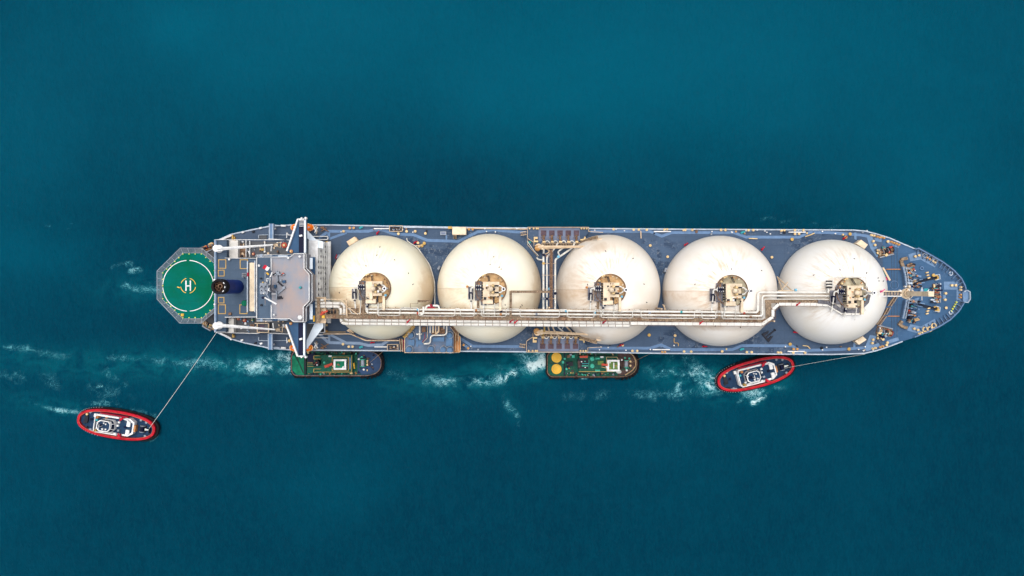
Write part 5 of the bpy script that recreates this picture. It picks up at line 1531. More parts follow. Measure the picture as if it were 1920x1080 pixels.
# spare anchor lying on the deck
an = empty('spare_anchor', P(1441, 628, ZD + .05), R(40))
tag(an, 'black spare anchor lying on the blue deck between the two tanks nearest the bow', 'anchor')
def apart(m, name, mat, root):
    o = m.build(name, mat, None); o.parent = root; o.location = WLOC[o]; return o
apart(MB().prism([(-1.2, -.22), (2.6, -.18), (2.6, .18), (-1.2, .22)], .25, .65), 'shank', 'dark_steel', an)
apart(MB().tube([(2.5, 0, .45), (3.1, 0, .45)], .42, 10), 'shackle', 'dark_steel', an)
apart(MB().box((-1.5, 0, .4), (.7, 3.6, .6)), 'crown', 'dark_steel', an)
for s in (-1, 1):
    apart(MB().prism([(-1.7, s * 1.0), (-1.7, s * 1.9), (.9, s * 1.25), (.2, s * .75)], .2, .75), 'fluke', 'dark_steel', an)

# ---------------------------------------------------------------- aft decks and bridge block
ZB, ZW, ZQ = 28.0, 41.0, 23.0
for y0, y1, nm in ((450, 485, 0), (595, 624.5, 1)):
    MB().ppx([(407, y0), (540, y0 + (4 if nm == 0 else -1)), (560, y0), (600, y0), (600, y1), (407, y1)], ZD + .01, ZQ).build('boat_deck', 'deck_grey', ship, smooth=False)
cas = MB().ppx([(404.5, 449.5), (425, 449.5), (425, 484), (487, 484), (487, 596), (424, 596), (424, 622.5), (404.5, 622.5)], ZD + .02, ZB).build('casing_deck', 'deck_casing', ship, smooth=False)
MB().ribbon([P(404.8, 449.5, ZB), P(404.8, 622.5, ZB)], .8, ZB + .004, ZB + .5).build('casing_edge', 'light_blue', cas, smooth=False)
rpx([(405, 450), (405, 622)], ZB + .5, cas, mat='edge_white', t=.13)
rpx([(424, 484), (481, 484.5)], ZB, cas, mat='white_paint', t=.15); rpx([(424, 594.5), (484, 594)], ZB, cas, mat='white_paint', t=.18)
rpx([(404.5, 449.8), (425, 449.8)], ZB, cas, mat='white_paint', t=.14); rpx([(404.5, 622.3), (424, 622.3)], ZB, cas, mat='white_paint', t=.14)
MB().bpx(425.3, 450.6, 446, 483.5, ZQ + .01, ZQ + 2.6).build('engine_hatch', 'duct_white', ship, smooth=False)
MB().ppx([(424.4, 596.6), (438, 596.6), (438, 623.4), (426, 623.4), (426, 611), (424.4, 607)], ZQ + .01, ZQ + 2.6).build('engine_hatch', 'duct_white', ship, smooth=False)
# yellow framed hatches
for x0, y0, x1, y1 in ((409.6, 486.5, 424, 503.5), (409, 506, 421, 518), (450, 486.6, 465, 504), (409.2, 557, 420.6, 568.5), (409.2, 571, 423.4, 588.6), (449.3, 571, 463.8, 588.6)):
    o = MB().bpx(x0 + 1.2, y0 + 1.2, x1 - 1.2, y1 - 1.2, ZB + .004, ZB + .06).build('plate_hatch', 'deck_casing', cas, smooth=False)
    MB().ribbon([P(*p, ZB) for p in ((x0 + .5, y0 + .5), (x1 - .5, y0 + .5), (x1 - .5, y1 - .5), (x0 + .5, y1 - .5))], .26, ZB + .006, ZB + .12, True).build('hatch_frame', 'yellow_line', o, smooth=False)
# long skylight, winch and covered gear behind the bridge
o = MB().bpx(468, 492.5, 478, 583.5, ZB + .01, ZB + 2.4).build('casing_skylight', 'dome_cream', cas, smooth=False)
MB().ribbon([P(466.6, 490.5, ZB), P(466.6, 585, ZB)], .3, ZB + .004, ZB + 1.6).build('screen', 'edge_white', cas, smooth=False)
m = MB(); m.bpx(453.5, 512, 462, 520, ZB + .01, ZB + 1.3); m.build('steam_valve', 'steel_grey', cas, smooth=False)
m = MB(); m.bpx(463, 511, 466, 518, ZB + .01, ZB + 1.8); m.build('pump', 'maroon', cas, smooth=False)
m = MB(); m.bpx(454, 513.5, 461, 515, ZB + 1.31, ZB + 1.8); m.bpx(454, 517, 461, 518.5, ZB + 1.31, ZB + 1.8); each(m, 'fitting', 'deck_grey', cas)
m = MB(); c = P(458.5, 568.5, ZB); m.lathe((c.x, c.y, ZB + .01), [(1.1, 0), (.95, .7), (.4, 1.0), (.05, 1.05)], 10); m.build('covered_gear', 'tarp_green', cas)
m = MB(); m.bpx(428, 586, 433, 591, ZB + .01, ZB + .8); each(m, 'fitting', 'rusty_steel', cas)
m = MB(); m.cyl(P(431, 486.5, ZB), .4, .8, 8); m.cyl(P(404.5, 525, ZB + .5), .35, 1.2, 8); m.cyl(P(404.5, 570.5, ZB + .5), .35, 1.2, 8); each(m, 'light_post', 'white_paint', cas)
# funnel
fx, fy = -515.5 * PXM * 272, P(0, 537.6, ZB).y
fr = 13.4 * PXM * 272 * .96
pts = []
for k in range(40):
    a = 2 * math.pi * k / 40
    pts.append((fx + fr * math.cos(a), fy + fr * math.sin(a)))
fun = MB().prism(pts, ZB + .01, 43.6).build('funnel', 'funnel_blue', ship)
MB().flatring((fx, fy, 41.8), fr + .01, fr + .12, 3.2, 40).build('funnel_band', 'black_rubber', fun)
MB().flatring((fx, fy, 43.62), fr * .72, fr + .005, 1.38, 40).build('funnel_rim', 'black_rubber', fun)
MB().cyl((fx, fy, 43.61), fr * .72, .1, 30).build('funnel_floor', 'soot', fun)
for k, (dx, dy, r_) in enumerate(((.55, .15, .75), (.2, -.85, .5), (-.5, .7, .45), (-.7, -.4, .4))):
    MB().flatring((fx + dx, fy + dy, 43.72), r_ * .7, r_, 1.6, 16).build('uptake', 'soot' if k else 'rusty_steel', fun)
for k in range(3):
    a = R(-45 + 40 * k)
    MB().box((fx + fr * .86 * math.cos(a), fy + fr * .86 * math.sin(a), 45.1), (.25, .55, .18), a).build('funnel_grille', 'white_paint', fun, smooth=False)
# ---- bridge block
xb = -66.6
def wpts(pts, z): return [tuple(P(x, y, z)[:2]) for x, y in pts]
front_y = [(P(0, 452, 30).y), (P(0, 606, 30).y)]
by0, by1 = P(0, 476, 43).y, P(0, 602.5, 43).y
tw = MB().prism([(xb - 3.2, front_y[1]), (xb, front_y[1]), (xb, front_y[0]), (xb - 3.2, front_y[0])], ZD + .02, 34.0).build('bridge_block', 'white_paint', ship, smooth=False)
MB().prism([(-84.2, by1), (xb - 3.21, by1), (xb - 3.21, by0), (-84.2, by0)], ZD + .02, 37.3).build('block_body', 'white_paint', tw, smooth=False)
win = MB().box((0, 0, 0), (.10, .85, .9)).mesh('window', 'glass_dark', False)
rr = random.Random(3)
for zf in (20.6, 23.7, 26.8, 29.9, 33.0):
    y = front_y[0] - 1.6
    while y > front_y[1] + 1.2:
        if rr.random() < .8:
            w_ = place('window', win, (xb + .055, y, zf), tw)
        y -= 1.9
for zf in (22.3, 25.4, 28.5, 31.6):
    MB().prism([(xb + .003, front_y[1]), (xb + .28, front_y[1]), (xb + .28, front_y[0]), (xb + .003, front_y[0])], zf, zf + .14).build('wall_ledge', 'white_paint', tw, smooth=False)
MB().prism([(xb + .3, front_y[1] - .3), (xb + 1.6, front_y[1] - .3), (xb + 1.6, front_y[0] + .3), (xb + .3, front_y[0] + .3)], 21.6, 21.8).build('front_gallery', 'white_paint', ship, smooth=False)
railing([(xb + 1.55, front_y[0] + .3, 21.8), (xb + 1.55, front_y[1] - .3, 21.8)], ship, name='gallery_rail', mat='white_paint', t=.14, step=1.0)
# two roofs
aft = MB().prism(wpts([(482.8, 482), (511, 482), (511, 597), (482.8, 597)], 42.6), 37.4, 42.6).build('aft_roof', 'deck_casing', ship, smooth=False)
roof_px = [(509.5, 482), (546, 482), (553, 476), (571.5, 475.5), (571.5, 504), (581, 514.8), (581, 564), (570, 575), (570, 603), (552, 603), (545.5, 597.5), (509.5, 597)]
br = MB().prism(wpts(roof_px, 45.0), 37.45, 45.0).build('bridge_roof', 'bridge_roof', ship, smooth=False)
led = [(571.5, 475), (575.5, 476), (575.5, 503), (586.5, 514), (586.5, 564.5), (575.5, 576), (575.5, 603), (571.5, 603.5)]
MB().prism(wpts([(571.8, 475.6)] + led[1:-1] + [(570.3, 603), (570.3, 575), (581.3, 564), (581.3, 514.8), (571.8, 504)], 43.2), 42.7, 43.2).build('bridge_ledge', 'wing_blue', br, smooth=False)
railing([P(x, y, 43.2) for x, y in led], br, name='ledge_rail', mat='white_paint', t=.16, step=1.6)
railing([P(x, y, 45.0) for x, y in roof_px[3:9]], br, name='roof_rail', mat='white_paint', t=.13)
railing([P(x, y, 45.0) for x, y in ((509.5, 482), (546, 482), (553, 476), (571.5, 475.5))], br, name='roof_rail', mat='white_paint', t=.16)
railing([P(x, y, 45.0) for x, y in ((509.5, 597), (545.5, 597.5), (552, 603), (570, 603))], br, name='roof_rail', mat='white_paint', t=.16)
for a, b in (((510.2, 484), (510.2, 507)), ((510.2, 572), (510.2, 596))):
    railing([P(*a, 45), P(*b, 45)], br, name='roof_rail', mat='white_paint', t=.16)
railing([P(482.9, 483, 42.6), P(482.9, 596, 42.6)], aft, name='roof_rail', mat='white_paint', t=.17, step=3.4)
railing([P(479.5, 489, ZB + 2), P(479.5, 585, ZB + 2)], cas, name='casing_rail', mat='edge_white', t=.14)
for y0 in (478.5, 482, 597.5, 601.5):
    railing([P(483, y0, 41.5), P(512, y0, 41.5)], aft, name='side_rail', mat='white_paint', t=.15)
for y0 in (480, 599.5):
    MB().bpx(483, y0 - 2, 545, y0 + 2, 37.5, 40.8).build('side_gallery', 'wing_blue', aft, smooth=False)
    MB().bpx(488, y0 - 3.6, 492, y0 + 3.6, 41, 42.5).build('stair_trunk', 'light_blue', aft, smooth=False)
    MB().bpx(521, y0 - 1.3, 539, y0 + 1.3, 41, 41.6).build('side_locker', 'edge_white', aft, smooth=False)
for y0, y1 in ((483.5, 504.5), (570, 599)):
    MB().bpx(580.5, y0, 586, y1, 40.3, 40.5).build('awning', 'awning_white', br, smooth=False)
MB().prism(wpts([(572, 482), (590, 482), (590, 606), (572, 606)], 38.6), 37.51, 38.6).build('front_deck', 'wing_blue', ship, smooth=False)
# ---- bridge wings
for top in (1, 0):
    if top:
        wing = [(559.8, 411), (574.5, 411), (574.5, 474), (538.5, 474)]; strip = [(560.3, 424.5), (571.2, 424.5), (571.2, 473.6), (560.3, 473.6)]; e = [(559.8, 411), (539, 471)]
        bars = [(561 + k * .1, 412.5 + k * 2.8) for k in range(5)]
    else:
        wing = [(559.2, 668), (573, 668), (573, 605), (536.5, 605)]; strip = [(559.3, 667), (569.6, 667), (569.6, 605.5), (559.3, 605.5)]; e = [(559.2, 668), (537.5, 608)]
    wg = MB().prism(wpts(wing, ZW), ZW - 1.2, ZW).build('bridge_wing', 'wing_blue', ship, smooth=False)
    MB().prism(wpts(strip, ZW + .02), ZW + .004, ZW + .02).build('wing_deck', 'navy', wg, smooth=False)
    MB().ribbon([P(*p, ZW) for p in e], .5, ZW + .03, ZW + 1.0).build('wing_bulwark', 'white_paint', wg, smooth=False)
    x0, y0, y1 = (573, 411, 474) if top else (571.6, 605, 668)
    MB().ribbon([P(x0, y0, ZW), P(x0, y1, ZW)], .55, ZW + .03, ZW + 1.0).build('wing_bulwark', 'awning_white', wg, smooth=False)
    yy = 411.5 if top else 667.5
    MB().ribbon([P(559.8, yy, ZW), P(574, yy, ZW)], .4, ZW + .03, ZW + 1.0).build('wing_bulwark', 'white_paint', wg, smooth=False)
    if top:
        for k in range(5):
            MB().bpx(561, 413.2 + k * 2.6, 571, 413.9 + k * 2.6, ZW + .2, ZW + 1.0).build('grid_bar', 'white_paint', wg, smooth=False)
    MB().cyl(P(575, 409.5 if top else 669, ZW), .35, 1.6, 10).build('wing_light', 'white_paint', wg)
    MB().cyl(P(567.5, 409.5 if top else 669.3, ZW), .25, 1.6, 10).build('wing_light', 'white_paint', wg)
    yb = 442 if top else 635.5
    MB().box(P(564.5, yb, ZW + .6), (.9, .6, 1.1), .3).build('control_stand', 'white_paint', wg, smooth=False)
    # raking white support under the wing
    if top: sup = [(576, 432), (592, 449), (606, 453), (606, 466), (592, 464), (576, 446)]
    else: sup = [(574, 656), (592, 632), (606, 614), (606, 600), (590, 606), (574, 640)]
    MB().ppx(sup, 33.4, 33.8).build('wing_support', 'awning_white', ship, smooth=False)
    sp = [(576, 446), (590, 463), (590, 470), (576, 470)] if top else [(574, 640), (588, 612), (588, 606), (574, 606)]
    MB().ppx(sp, 31.0, 31.3).build('front_landing', 'deck_grey', ship, smooth=False)
# ---- radomes, mast, flag on the roofs
for x0, y0, r_, z_ in ((562.6, 595.5, .82, 46.2), (562, 481, .42, 46), (540.5, 484, .34, 46), (513.8, 590.3, .36, 46), (485.6, 498, .42, 44)):
    o = MB().ball(P(x0, y0, z_), r_, 18, 12).build('radome', 'white_paint', ship)
    MB().cyl(P(x0, y0, z_ - 1.3), .12, 1.0, 8).build('radome_post', 'white_paint', o)
mast = empty('radar_mast', P(508, 541, 45)); mast.parent = ship; mast.location = WLOC[mast] - WLOC[ship]
for dx, dy in ((-1.2, -1.2), (1.2, -1.2), (-1.2, 1.2), (1.2, 1.2)):
    c = WLOC[mast]
    MB().tube([(c.x + dx, c.y + dy, 42.6), (c.x + dx * .5, c.y + dy * .5, 54)], .17, 8).build('leg', 'steel_grey', mast)
c = WLOC[mast]
MB().box((c.x, c.y, 52), (2.6, 3.6, .2)).build('platform', 'steel_grey', mast, smooth=False)
MB().box((c.x + 1.5, c.y, 49), (1.4, 2.2, .15)).build('platform', 'grating_grey', mast, smooth=False)
MB().beam((c.x - .3, c.y - 5.4, 50), (c.x - .3, c.y + 5.4, 50), .2, .2).build('yard', 'steel_grey', mast, smooth=False)
MB().beam((c.x + 2, c.y - 3, 51.5), (c.x + 2, c.y + 3, 51.5), .18, .18).build('yard', 'dark_steel', mast, smooth=False)
for k in range(9):
    MB().box((c.x + rr.uniform(-1.2, 2.2), c.y + rr.uniform(-2.2, 2.2), 52.6), (rr.uniform(.2, .5), rr.uniform(.2, .6), .8)).build('aerial', rr.choice(['white_paint', 'dark_steel', 'steel_grey', 'yellow_line']), mast, smooth=False)
sc_a, sc_b = P(496.4, 558, 55), P(518.6, 570, 55)
MB().beam(sc_a, sc_b, .42, .5).build('radar_scanner', 'white_paint', mast, smooth=False)
MB().cyl(P(496.4, 558, 53.5), .42, 2.0, 10).build('scanner_motor', 'navy', mast)
MB().beam(P(507, 564, 54.3), (c.x, c.y, 53), .25, .25).build('scanner_arm', 'steel_grey', mast, smooth=False)
MB().beam(P(507, 519.5, 54), P(510.5, 510.5, 54), .35, .4).build('radar_scanner', 'white_paint', mast, smooth=False)
MB().beam(P(508.5, 515, 53.6), (c.x, c.y, 52.4), .2, .2).build('scanner_arm', 'steel_grey', mast, smooth=False)
rpx([(502, 522), (508, 522), (508, 534), (502, 534), (502, 522)], 47, ship, mat='white_paint', t=.18)
for pts, mt in ((([511, 515], [534, 515]), 'steel_grey'), (([519, 508], [521, 528]), 'steel_grey'), (([521, 528], [534, 540]), 'dark_steel'), (([534, 540], [522, 550]), 'steel_grey'), (([519, 546], [519, 562]), 'steel_grey'), (([520, 559], [530, 559]), 'dark_steel'), (([510, 551], [518, 551]), 'white_paint'), (([512, 516], [518, 512]), 'dark_steel'), (([528, 516], [532, 512]), 'hose_red')):
    MB().beam(P(*pts[0], 45.5), P(*pts[1], 45.5), .4, .9).build('cable_run', mt, br, smooth=False)
for x0, y0, s, mt in ((532.5, 539.5, .9, 'steel_grey'), (521.5, 512, 1.0, 'steel_grey'), (515, 537, 1.2, 'wing_blue'), (525, 558, 1.0, 'dark_steel'), (563, 539, .7, 'teal_paint'), (533, 528, .9, 'wing_blue'), (527, 526, .6, 'steel_grey'), (489.5, 522, .5, 'dark_steel'), (490, 572, .6, 'dark_steel'), (501, 549, .4, 'maroon'), (505, 541, .5, 'white_paint'), (496, 540, .3, 'white_paint')):
    zz = 45.0 if x0 > 510 else 42.6
    MB().box(P(x0, y0, zz + .5), (s, s * .9, 1.0), .2).build('roof_fitting', mt, ship, smooth=False)
fl = empty('flag', P(494.5, 500, 48)); tag(fl, 'small red and white flag flying behind the bridge roof', 'flag')
def flag_piece(x0, x1, name, mat):
    m = MB(); n = 6; pts = []
    for k in range(n + 1):
        u = x0 + (x1 - x0) * k / n
        pts.append((u, .12 * math.sin(u * 3.0)))
    vs_ = [(a, b - .62, .75) for a, b in pts] + [(a, b + .62, .15 + .0) for a, b in pts]
    vs_ += [(x, y + .02, z + .03) for x, y, z in vs_]
    N = n + 1
    fs_ = [(k, k + 1, N + k + 1, N + k) for k in range(n)] + [(2 * N + k, 3 * N + k, 3 * N + k + 1, 2 * N + k + 1) for k in range(n)]
    m.add(vs_, fs_)
    o = m.build(name, mat, None); o.parent = fl; o.location = WLOC[o]
flag_piece(0, 1.0, 'red_half', 'signal_red'); flag_piece(1.0, 2.0, 'white_half', 'white_paint')
fl.rotation_euler = (0, 0, R(-25))
st = MB().tube([(0, .0, -5.3), (0, 0, 1.2)], .06, 6).build('halyard', 'steel_grey', None); st.parent = fl; st.location = WLOC[st]
MB().ribbon([P(500, 511.5, 47), P(504, 515, 47)], .5, 46.9, 47.2).build('signal_pennant', 'yellow_paint', ship, smooth=False)
# ---- cranes
for bx, by, tx, ty, zt in ((412, 466.6, 512, 459, 32.5), (412, 610, 515.5, 617.8, 32.5)):
    cr = MB().lathe(P(bx, by, ZB), [(1.35, 0), (1.35, .6), (.85, .7), (.85, 2.8), (1.2, 2.9), (1.2, 3.5)], 18).build('provision_crane', 'white_paint', ship)
    a, b = P(bx - 4, by + (.4 if by < 500 else -.3), zt), P(tx, ty, zt - .5)
    MB().tube([a, a.lerp(b, .15), b], [.62, .56, .26], 4).build('boom', 'white_paint', cr, smooth=False)
    MB().box(P(bx, by, zt - .3), (2.2, 1.5, .9), .05).build('crane_head', 'white_paint', cr, smooth=False)
    MB().cyl(P(bx + 2.5, by + 1.5, zt - 1), .42, 1.0, 10).build('crane_motor', 'steel_grey', cr)
    sgn = -1 if by < 500 else 1
    e = [(tx, ty, zt - .6), (tx + 14, ty - 5, 28), (tx + 14, ty + 5, 28)]
    m = MB(); m.beam(P(*e[0]), P(*e[1]), .22, .22); m.beam(P(*e[0]), P(*e[2]), .22, .22); m.beam(P(*e[1]), P(*e[2]), .18, .18)
    m.beam(P(tx + 2, ty + 1, 28), P(tx + 9, ty + 1, 28), .9, .1)
    m.build('boom_cradle', 'cream_paint', ship, smooth=False)
    MB().ribbon([P(tx - 3, ty + 2 * -sgn, 27), P(tx - 4, ty + 12 * -sgn, 27)], .3, 26.7, 27).build('boom_guy', 'white_paint', cr, smooth=False)
# boat deck fittings
for x0, y0, r_, mt in ((533, 459.7, 1.0, 'hose_red'), (475, 476, .5, 'hose_red'), (447, 595.5 + 2, .6, 'hose_red'), (458.5, 600.5, .65, 'hose_red'), (473.5, 600.5, .55, 'tarp_green'), (546, 471.2, .55, 'copper'), (545, 606.5, .5, 'copper'), (537, 613, .55, 'copper'), (543, 638.5, .6, 'yellow_line')):
    zz = ZW - 5 if x0 > 535 and y0 < 630 else ZQ
    if x0 > 535 and y0 < 630: zz = ZW + .1
    m = MB(); m.ring(P(x0, y0, zz + .5), r_ * .75, r_ * .28, 16); o = m.build('hose_reel', mt, ship)
    MB().cyl(P(x0, y0, zz + .05), r_ * .45, .6, 12).build('reel_hub', 'bollard_cream', o)
MB().bpx(489.5, 466, 494.5, 470, ZQ + .01, ZQ + .9).build('locker', 'yellow_line', ship, smooth=False)
for pts in ([(408, 449.7), (540, 450)], [(463, 450), (463, 482)], [(470, 452), (470, 482)], [(498, 452), (498, 471)], [(505, 448), (545, 450.5)], [(425, 623.5), (487, 625)], [(505, 624.5), (545, 626)], [(487, 605), (487, 625)]):
    rpx(pts, ZQ, ship, mat='white_paint', t=.15, step=1.3)
MB().bpx(482, 604.5, 506, 622, ZQ + .01, ZQ + 1.5).build('stair_house', 'deck_grey', ship, smooth=False)
rpx([(479.5, 606), (505, 606), (505, 623), (484, 623), (484, 606)], ZQ + 1.5, ship, mat='cream_paint', t=.2)
MB().bpx(486, 609, 496, 620, ZQ + 1.505, ZQ + 1.6).build('stair_well', 'grate_plum', ship, smooth=False)
MB().bpx(447, 461, 462, 482, ZQ + .01, ZQ + .5).build('raised_floor', 'rusty_steel', ship, smooth=False)
# beams out over the side, with pilot platforms
for pts, y0 in (([(504.5, 419.4), (512.8, 419.4), (512.8, 449), (504.5, 449)], 419.4), ([(502.6, 626), (511, 626), (511, 655.6), (502.6, 655.6)], 655.6)):
    o = MB().ppx(pts, ZQ - 1.2, ZQ).build('side_beam', 'light_blue', ship, smooth=False)
    MB().ribbon([P(pts[0][0] + .7, pts[0][1], ZQ), P(pts[3][0] + .7, pts[3][1], ZQ)], .2, ZQ + .004, ZQ + .25).build('beam_flange', 'edge_white', o, smooth=False)
    MB().ribbon([P(pts[1][0] - .7, pts[1][1], ZQ), P(pts[2][0] - .7, pts[2][1], ZQ)], .2, ZQ + .004, ZQ + .25).build('beam_flange', 'edge_white', o, smooth=False)
for y0 in (423.2, 652.2):
    MB().tube([P(527, y0, ZD + 1.3), P(536, y0 + .3, ZD + 1.3)], .38, 10).build('life_raft_canister', 'white_paint', ship)
    MB().tube([P(513, y0 - 1, ZD + 1.3), P(524, y0, ZD + 1.3)], .22, 8).build('roller', 'edge_white', ship)
for y0, s in ((439, 1), (640, -1)):
    rpx([(486.5, y0 + 8 * s), (486.5, y0 + 2 * s), (504, y0 + 1.5 * s)], ZD, ship, mat='edge_white', t=.11)
    rpx([(513, y0 + 1.5 * s), (545, y0 + 2 * s)], ZD, ship, mat='edge_white', t=.11)
    rpx([(539, y0 + 7 * s), (539, y0 - 3 * s), (542, y0 + 2 * s), (552, y0 + 2 * s)], ZD + 1.2, ship, mat='white_paint', t=.2)
for x0, y0, h, mt in ((435.5, 445.5, 11, 'yellow_line'), (438.8, 447.2, 7, 'yellow_line'), (436, 629.5, 7, 'yellow_line'), (438, 631, 4, 'yellow_line')):
    MB().bpx(x0 - 1, y0 - h / 2, x0 + 1, y0 + h / 2, ZD + .02, ZD + 1.3).build('roller_post', mt, ship, smooth=False)
for x0, y0 in ((455.5, 435.5), (489, 427.7), (475, 434.5), (454, 637.8), (490, 644), (479, 643.5), (515, 429), (512.5, 646)):
    MB().box(P(x0, y0, ZD + .4), (.9, .6, .8), .3).build('fairlead_block', 'white_paint' if x0 != 475 and x0 != 479 else 'dark_steel', ship, smooth=False)
MB().bpx(484, 440, 500, 448, ZD + .02, ZD + .3).build('raised_floor', 'deck_grey', ship, smooth=False)
MB().ribbon([P(x, y, ZD + .8) for x, y in ((408, 452), (434, 441.5))], .5, ZD + .02, ZD + .9).build('stern_bulwark', 'white_paint', ship, smooth=False)
MB().ribbon([P(x, y, ZD + .8) for x, y in ((413, 625), (430, 633), (434, 637))], .6, ZD + .02, ZD + .9).build('stern_bulwark', 'white_paint', ship, smooth=False)
rr = random.Random(8)
for k in range(46):
    top = k % 2 == 0
    u = rr.random()
    x0 = 378 + 26 * u; y0 = (470 - 13 * u if top else 603 + 14 * u) + rr.uniform(-3, 3)
    MB().box(P(x0, y0, ZD + .3), (rr.uniform(.4, 1.5), rr.uniform(.3, .8), rr.uniform(.4, .9)), rr.uniform(.2, .8) * (1 if top else -1)).build('mooring_gear', rr.choice(['copper', 'rusty_steel', 'rope_tan', 'bollard_orange', 'dark_steel'] if top else ['cream_paint', 'deck_grey', 'steel_grey', 'rusty_steel', 'rope_tan']), ship, smooth=False)
rr = random.Random(9)
for k in range(70):
    top = k % 2 == 0
    x0 = rr.uniform(447, 535); y0 = rr.uniform(452, 481) if top else rr.uniform(597, 622)
    s = rr.uniform(.25, .7)
    MB().box(P(x0, y0, ZQ + .3), (s, s * rr.uniform(.6, 1.8), rr.uniform(.3, .8)), rr.uniform(0, .4)).build('deck_fitting', rr.choice(['steel_grey', 'white_paint', 'rusty_steel', 'dark_steel', 'cream_paint', 'light_blue']), ship, smooth=False)
# gear between the bridge front and tank one
m = MB()
for x0, y0, r_ in ((614, 478, .75), (616.5, 483, .6), (613.5, 487, .7), (617.5, 490, .6), (613.5, 493, .65), (616, 497, .6)): m.cyl(P(x0, y0, ZD), r_, 1.5, 12)
each(m, 'gas_cylinder', 'wing_blue', ship)
MB().cyl(P(612, 501.5, ZD), 1.15, 1.8, 14).build('ventilator', 'light_blue', ship)
MB().cyl(P(614.5, 475, ZD), 1.0, 1.5, 14).build('ventilator', 'light_blue', ship)
for x0, y0, mt in ((613.5, 454.5, 'yellow_line'), (614.5, 466.5, 'yellow_line'), (618.5, 500, 'copper'), (612, 621, 'bollard_orange'), (612, 609.5, 'bollard_cream')):
    MB().box(P(x0, y0, ZD + .5), (.9, .8, 1.0)).build('deck_locker', mt, ship, smooth=False)
rpx([(586, 443.5), (616, 443.5)], ZD, ship, mat='white_paint', t=.2); rpx([(588, 449.5), (616, 449.5), (616, 443.5)], ZD, ship, mat='white_paint', t=.2)
rpx([(592, 627.3), (606, 627.3)], ZD + 2, ship, mat='white_paint', t=.3); rpx([(586, 633), (616, 633)], ZD, ship, mat='white_paint', t=.16); rpx([(610, 598), (610, 623), (592, 623.5)], 21.8, ship, mat='white_paint', t=.22)
for y0, s in ((424, 1), (655, -1)):
    rpx([(595, y0), (595, y0 + 15 * s)], ZD, ship, mat='cream_paint', t=.1)
    m = MB(); m.beam(P(600, y0 + 2 * s, ZD + .5), P(616, y0 + 10 * s, ZD + .5), .3, .3); m.beam(P(602, y0 + 10 * s, ZD + .6), P(612, y0 + 3 * s, ZD + .6), .25, .25)
    m.box(P(605, y0 + 3 * s, ZD + .4), (1, .8, .8)); m.build('stores_davit', 'rusty_steel', ship, smooth=False)

# ---------------------------------------------------------------- helideck
ZH = 26.5
green = [(304.4, 511), (343, 474.7), (378.6, 474.7), (403.6, 495.5), (403.6, 576), (378.6, 597), (343, 597.2), (304.4, 560.5)]
hd = MB().ppx(green, ZH - .5, ZH).build('helideck', 'helideck_green', ship, smooth=False)
hc = P(352.8, 535.8, ZH); U = PXM * (CAM_H - ZH)
def arc(r, a0, a1, w, name, mat):
    MB().flatring((hc.x, hc.y, ZH + .005), r * U - w, r * U, .012, 40, R(a0), R(a1)).build(name, mat, hd, smooth=False)
for k in range(4): arc(48.2, 4 + 90 * k - (0), 86 + 90 * k + 1, .25, 'landing_circle', 'white_paint')
for a0, a1 in ((10, 78), (104, 160), (188, 252), (282, 350)): arc(14.6, a0, a1, .22, 'aiming_circle', 'yellow_paint')
m = MB()
for s in (-1, 1): m.bpx(352.8 + s * 4.1 - 1.05, 526.2, 352.8 + s * 4.1 + 1.05, 545.6, ZH + .006, ZH + .016)
m.bpx(349.8, 534.9, 355.8, 537.1, ZH + .006, ZH + .014)
m.build('letter_h', 'white_paint', hd, smooth=False)
MB().bpx(339, 588, 344, 593, ZH + .005, ZH + .5).build('foam_box', 'yellow_paint', hd, smooth=False)
MB().bpx(340.6, 589.4, 342.4, 591.6, ZH + .505, ZH + .6).build('box_lid', 'yellow_line', hd, smooth=False)
MB().beam(P(332.5, 538, ZH + 1.5), P(337.5, 539.5, ZH + 1.5), .3, .3).build('windsock', 'yellow_paint', hd, smooth=False)
lamp = MB().cyl((0, 0, 0), .2, .25, 8).mesh('deck_lamp', 'yellow_green')
for a, b in zip(green, green[1:] + green[:1]):
    n = max(2, round(math.hypot(a[0] - b[0], a[1] - b[1]) / 11))
    for k in range(n):
        place('deck_lamp', lamp, P(352.8 + (a[0] + (b[0] - a[0]) * k / n - 352.8) * .975, 535.8 + (a[1] + (b[1] - a[1]) * k / n - 535.8) * .975, ZH), hd)
outer = [(405, 487), (378.6, 465.4), (338, 465), (294.4, 508), (294.4, 561), (337, 606), (377.5, 606), (405, 583)]
inner = [(404.4, 496), (378.6, 474.2), (343, 474.2), (303.8, 510.8), (303.8, 560.7), (343, 597.7), (378.6, 597.5), (404.4, 575.5)]
m = MB()
for k in range(7):
    a0, a1 = P(*inner[k], ZH), P(*inner[k + 1], ZH); b0, b1 = P(*outer[k], ZH + .5), P(*outer[k + 1], ZH + .5)
    n = max(2, round((b1 - b0).length / 2.3))
    for j in range(n):
        u, v = j / n + .012, (j + 1) / n - .012
        q = [a0.lerp(a1, u), a0.lerp(a1, v), b0.lerp(b1, v), b0.lerp(b1, u)]
        MB().add([tuple(p) for p in q] + [tuple(p - Vector((0, 0, .04))) for p in q], [(0, 1, 2, 3), (7, 6, 5, 4)]).build('net_panel', 'safety_net', hd, smooth=False)
        m.beam(a0.lerp(a1, j / n), b0.lerp(b1, j / n), .12, .12)
    m.beam(b0, b1, .16, .16); m.beam(a0, a1, .14, .14)
m.build('net_frame', 'steel_grey', hd, smooth=False)
m = MB()
for x0, y0 in ((345, 505), (345, 567), (385, 500), (385, 575), (365, 536)):
    p = P(x0, y0, ZH); m.beam((p.x, p.y, ZD - 2), (p.x, p.y, ZH - .5), .5, .5)
each(m, 'helideck_leg', 'steel_grey', hd)

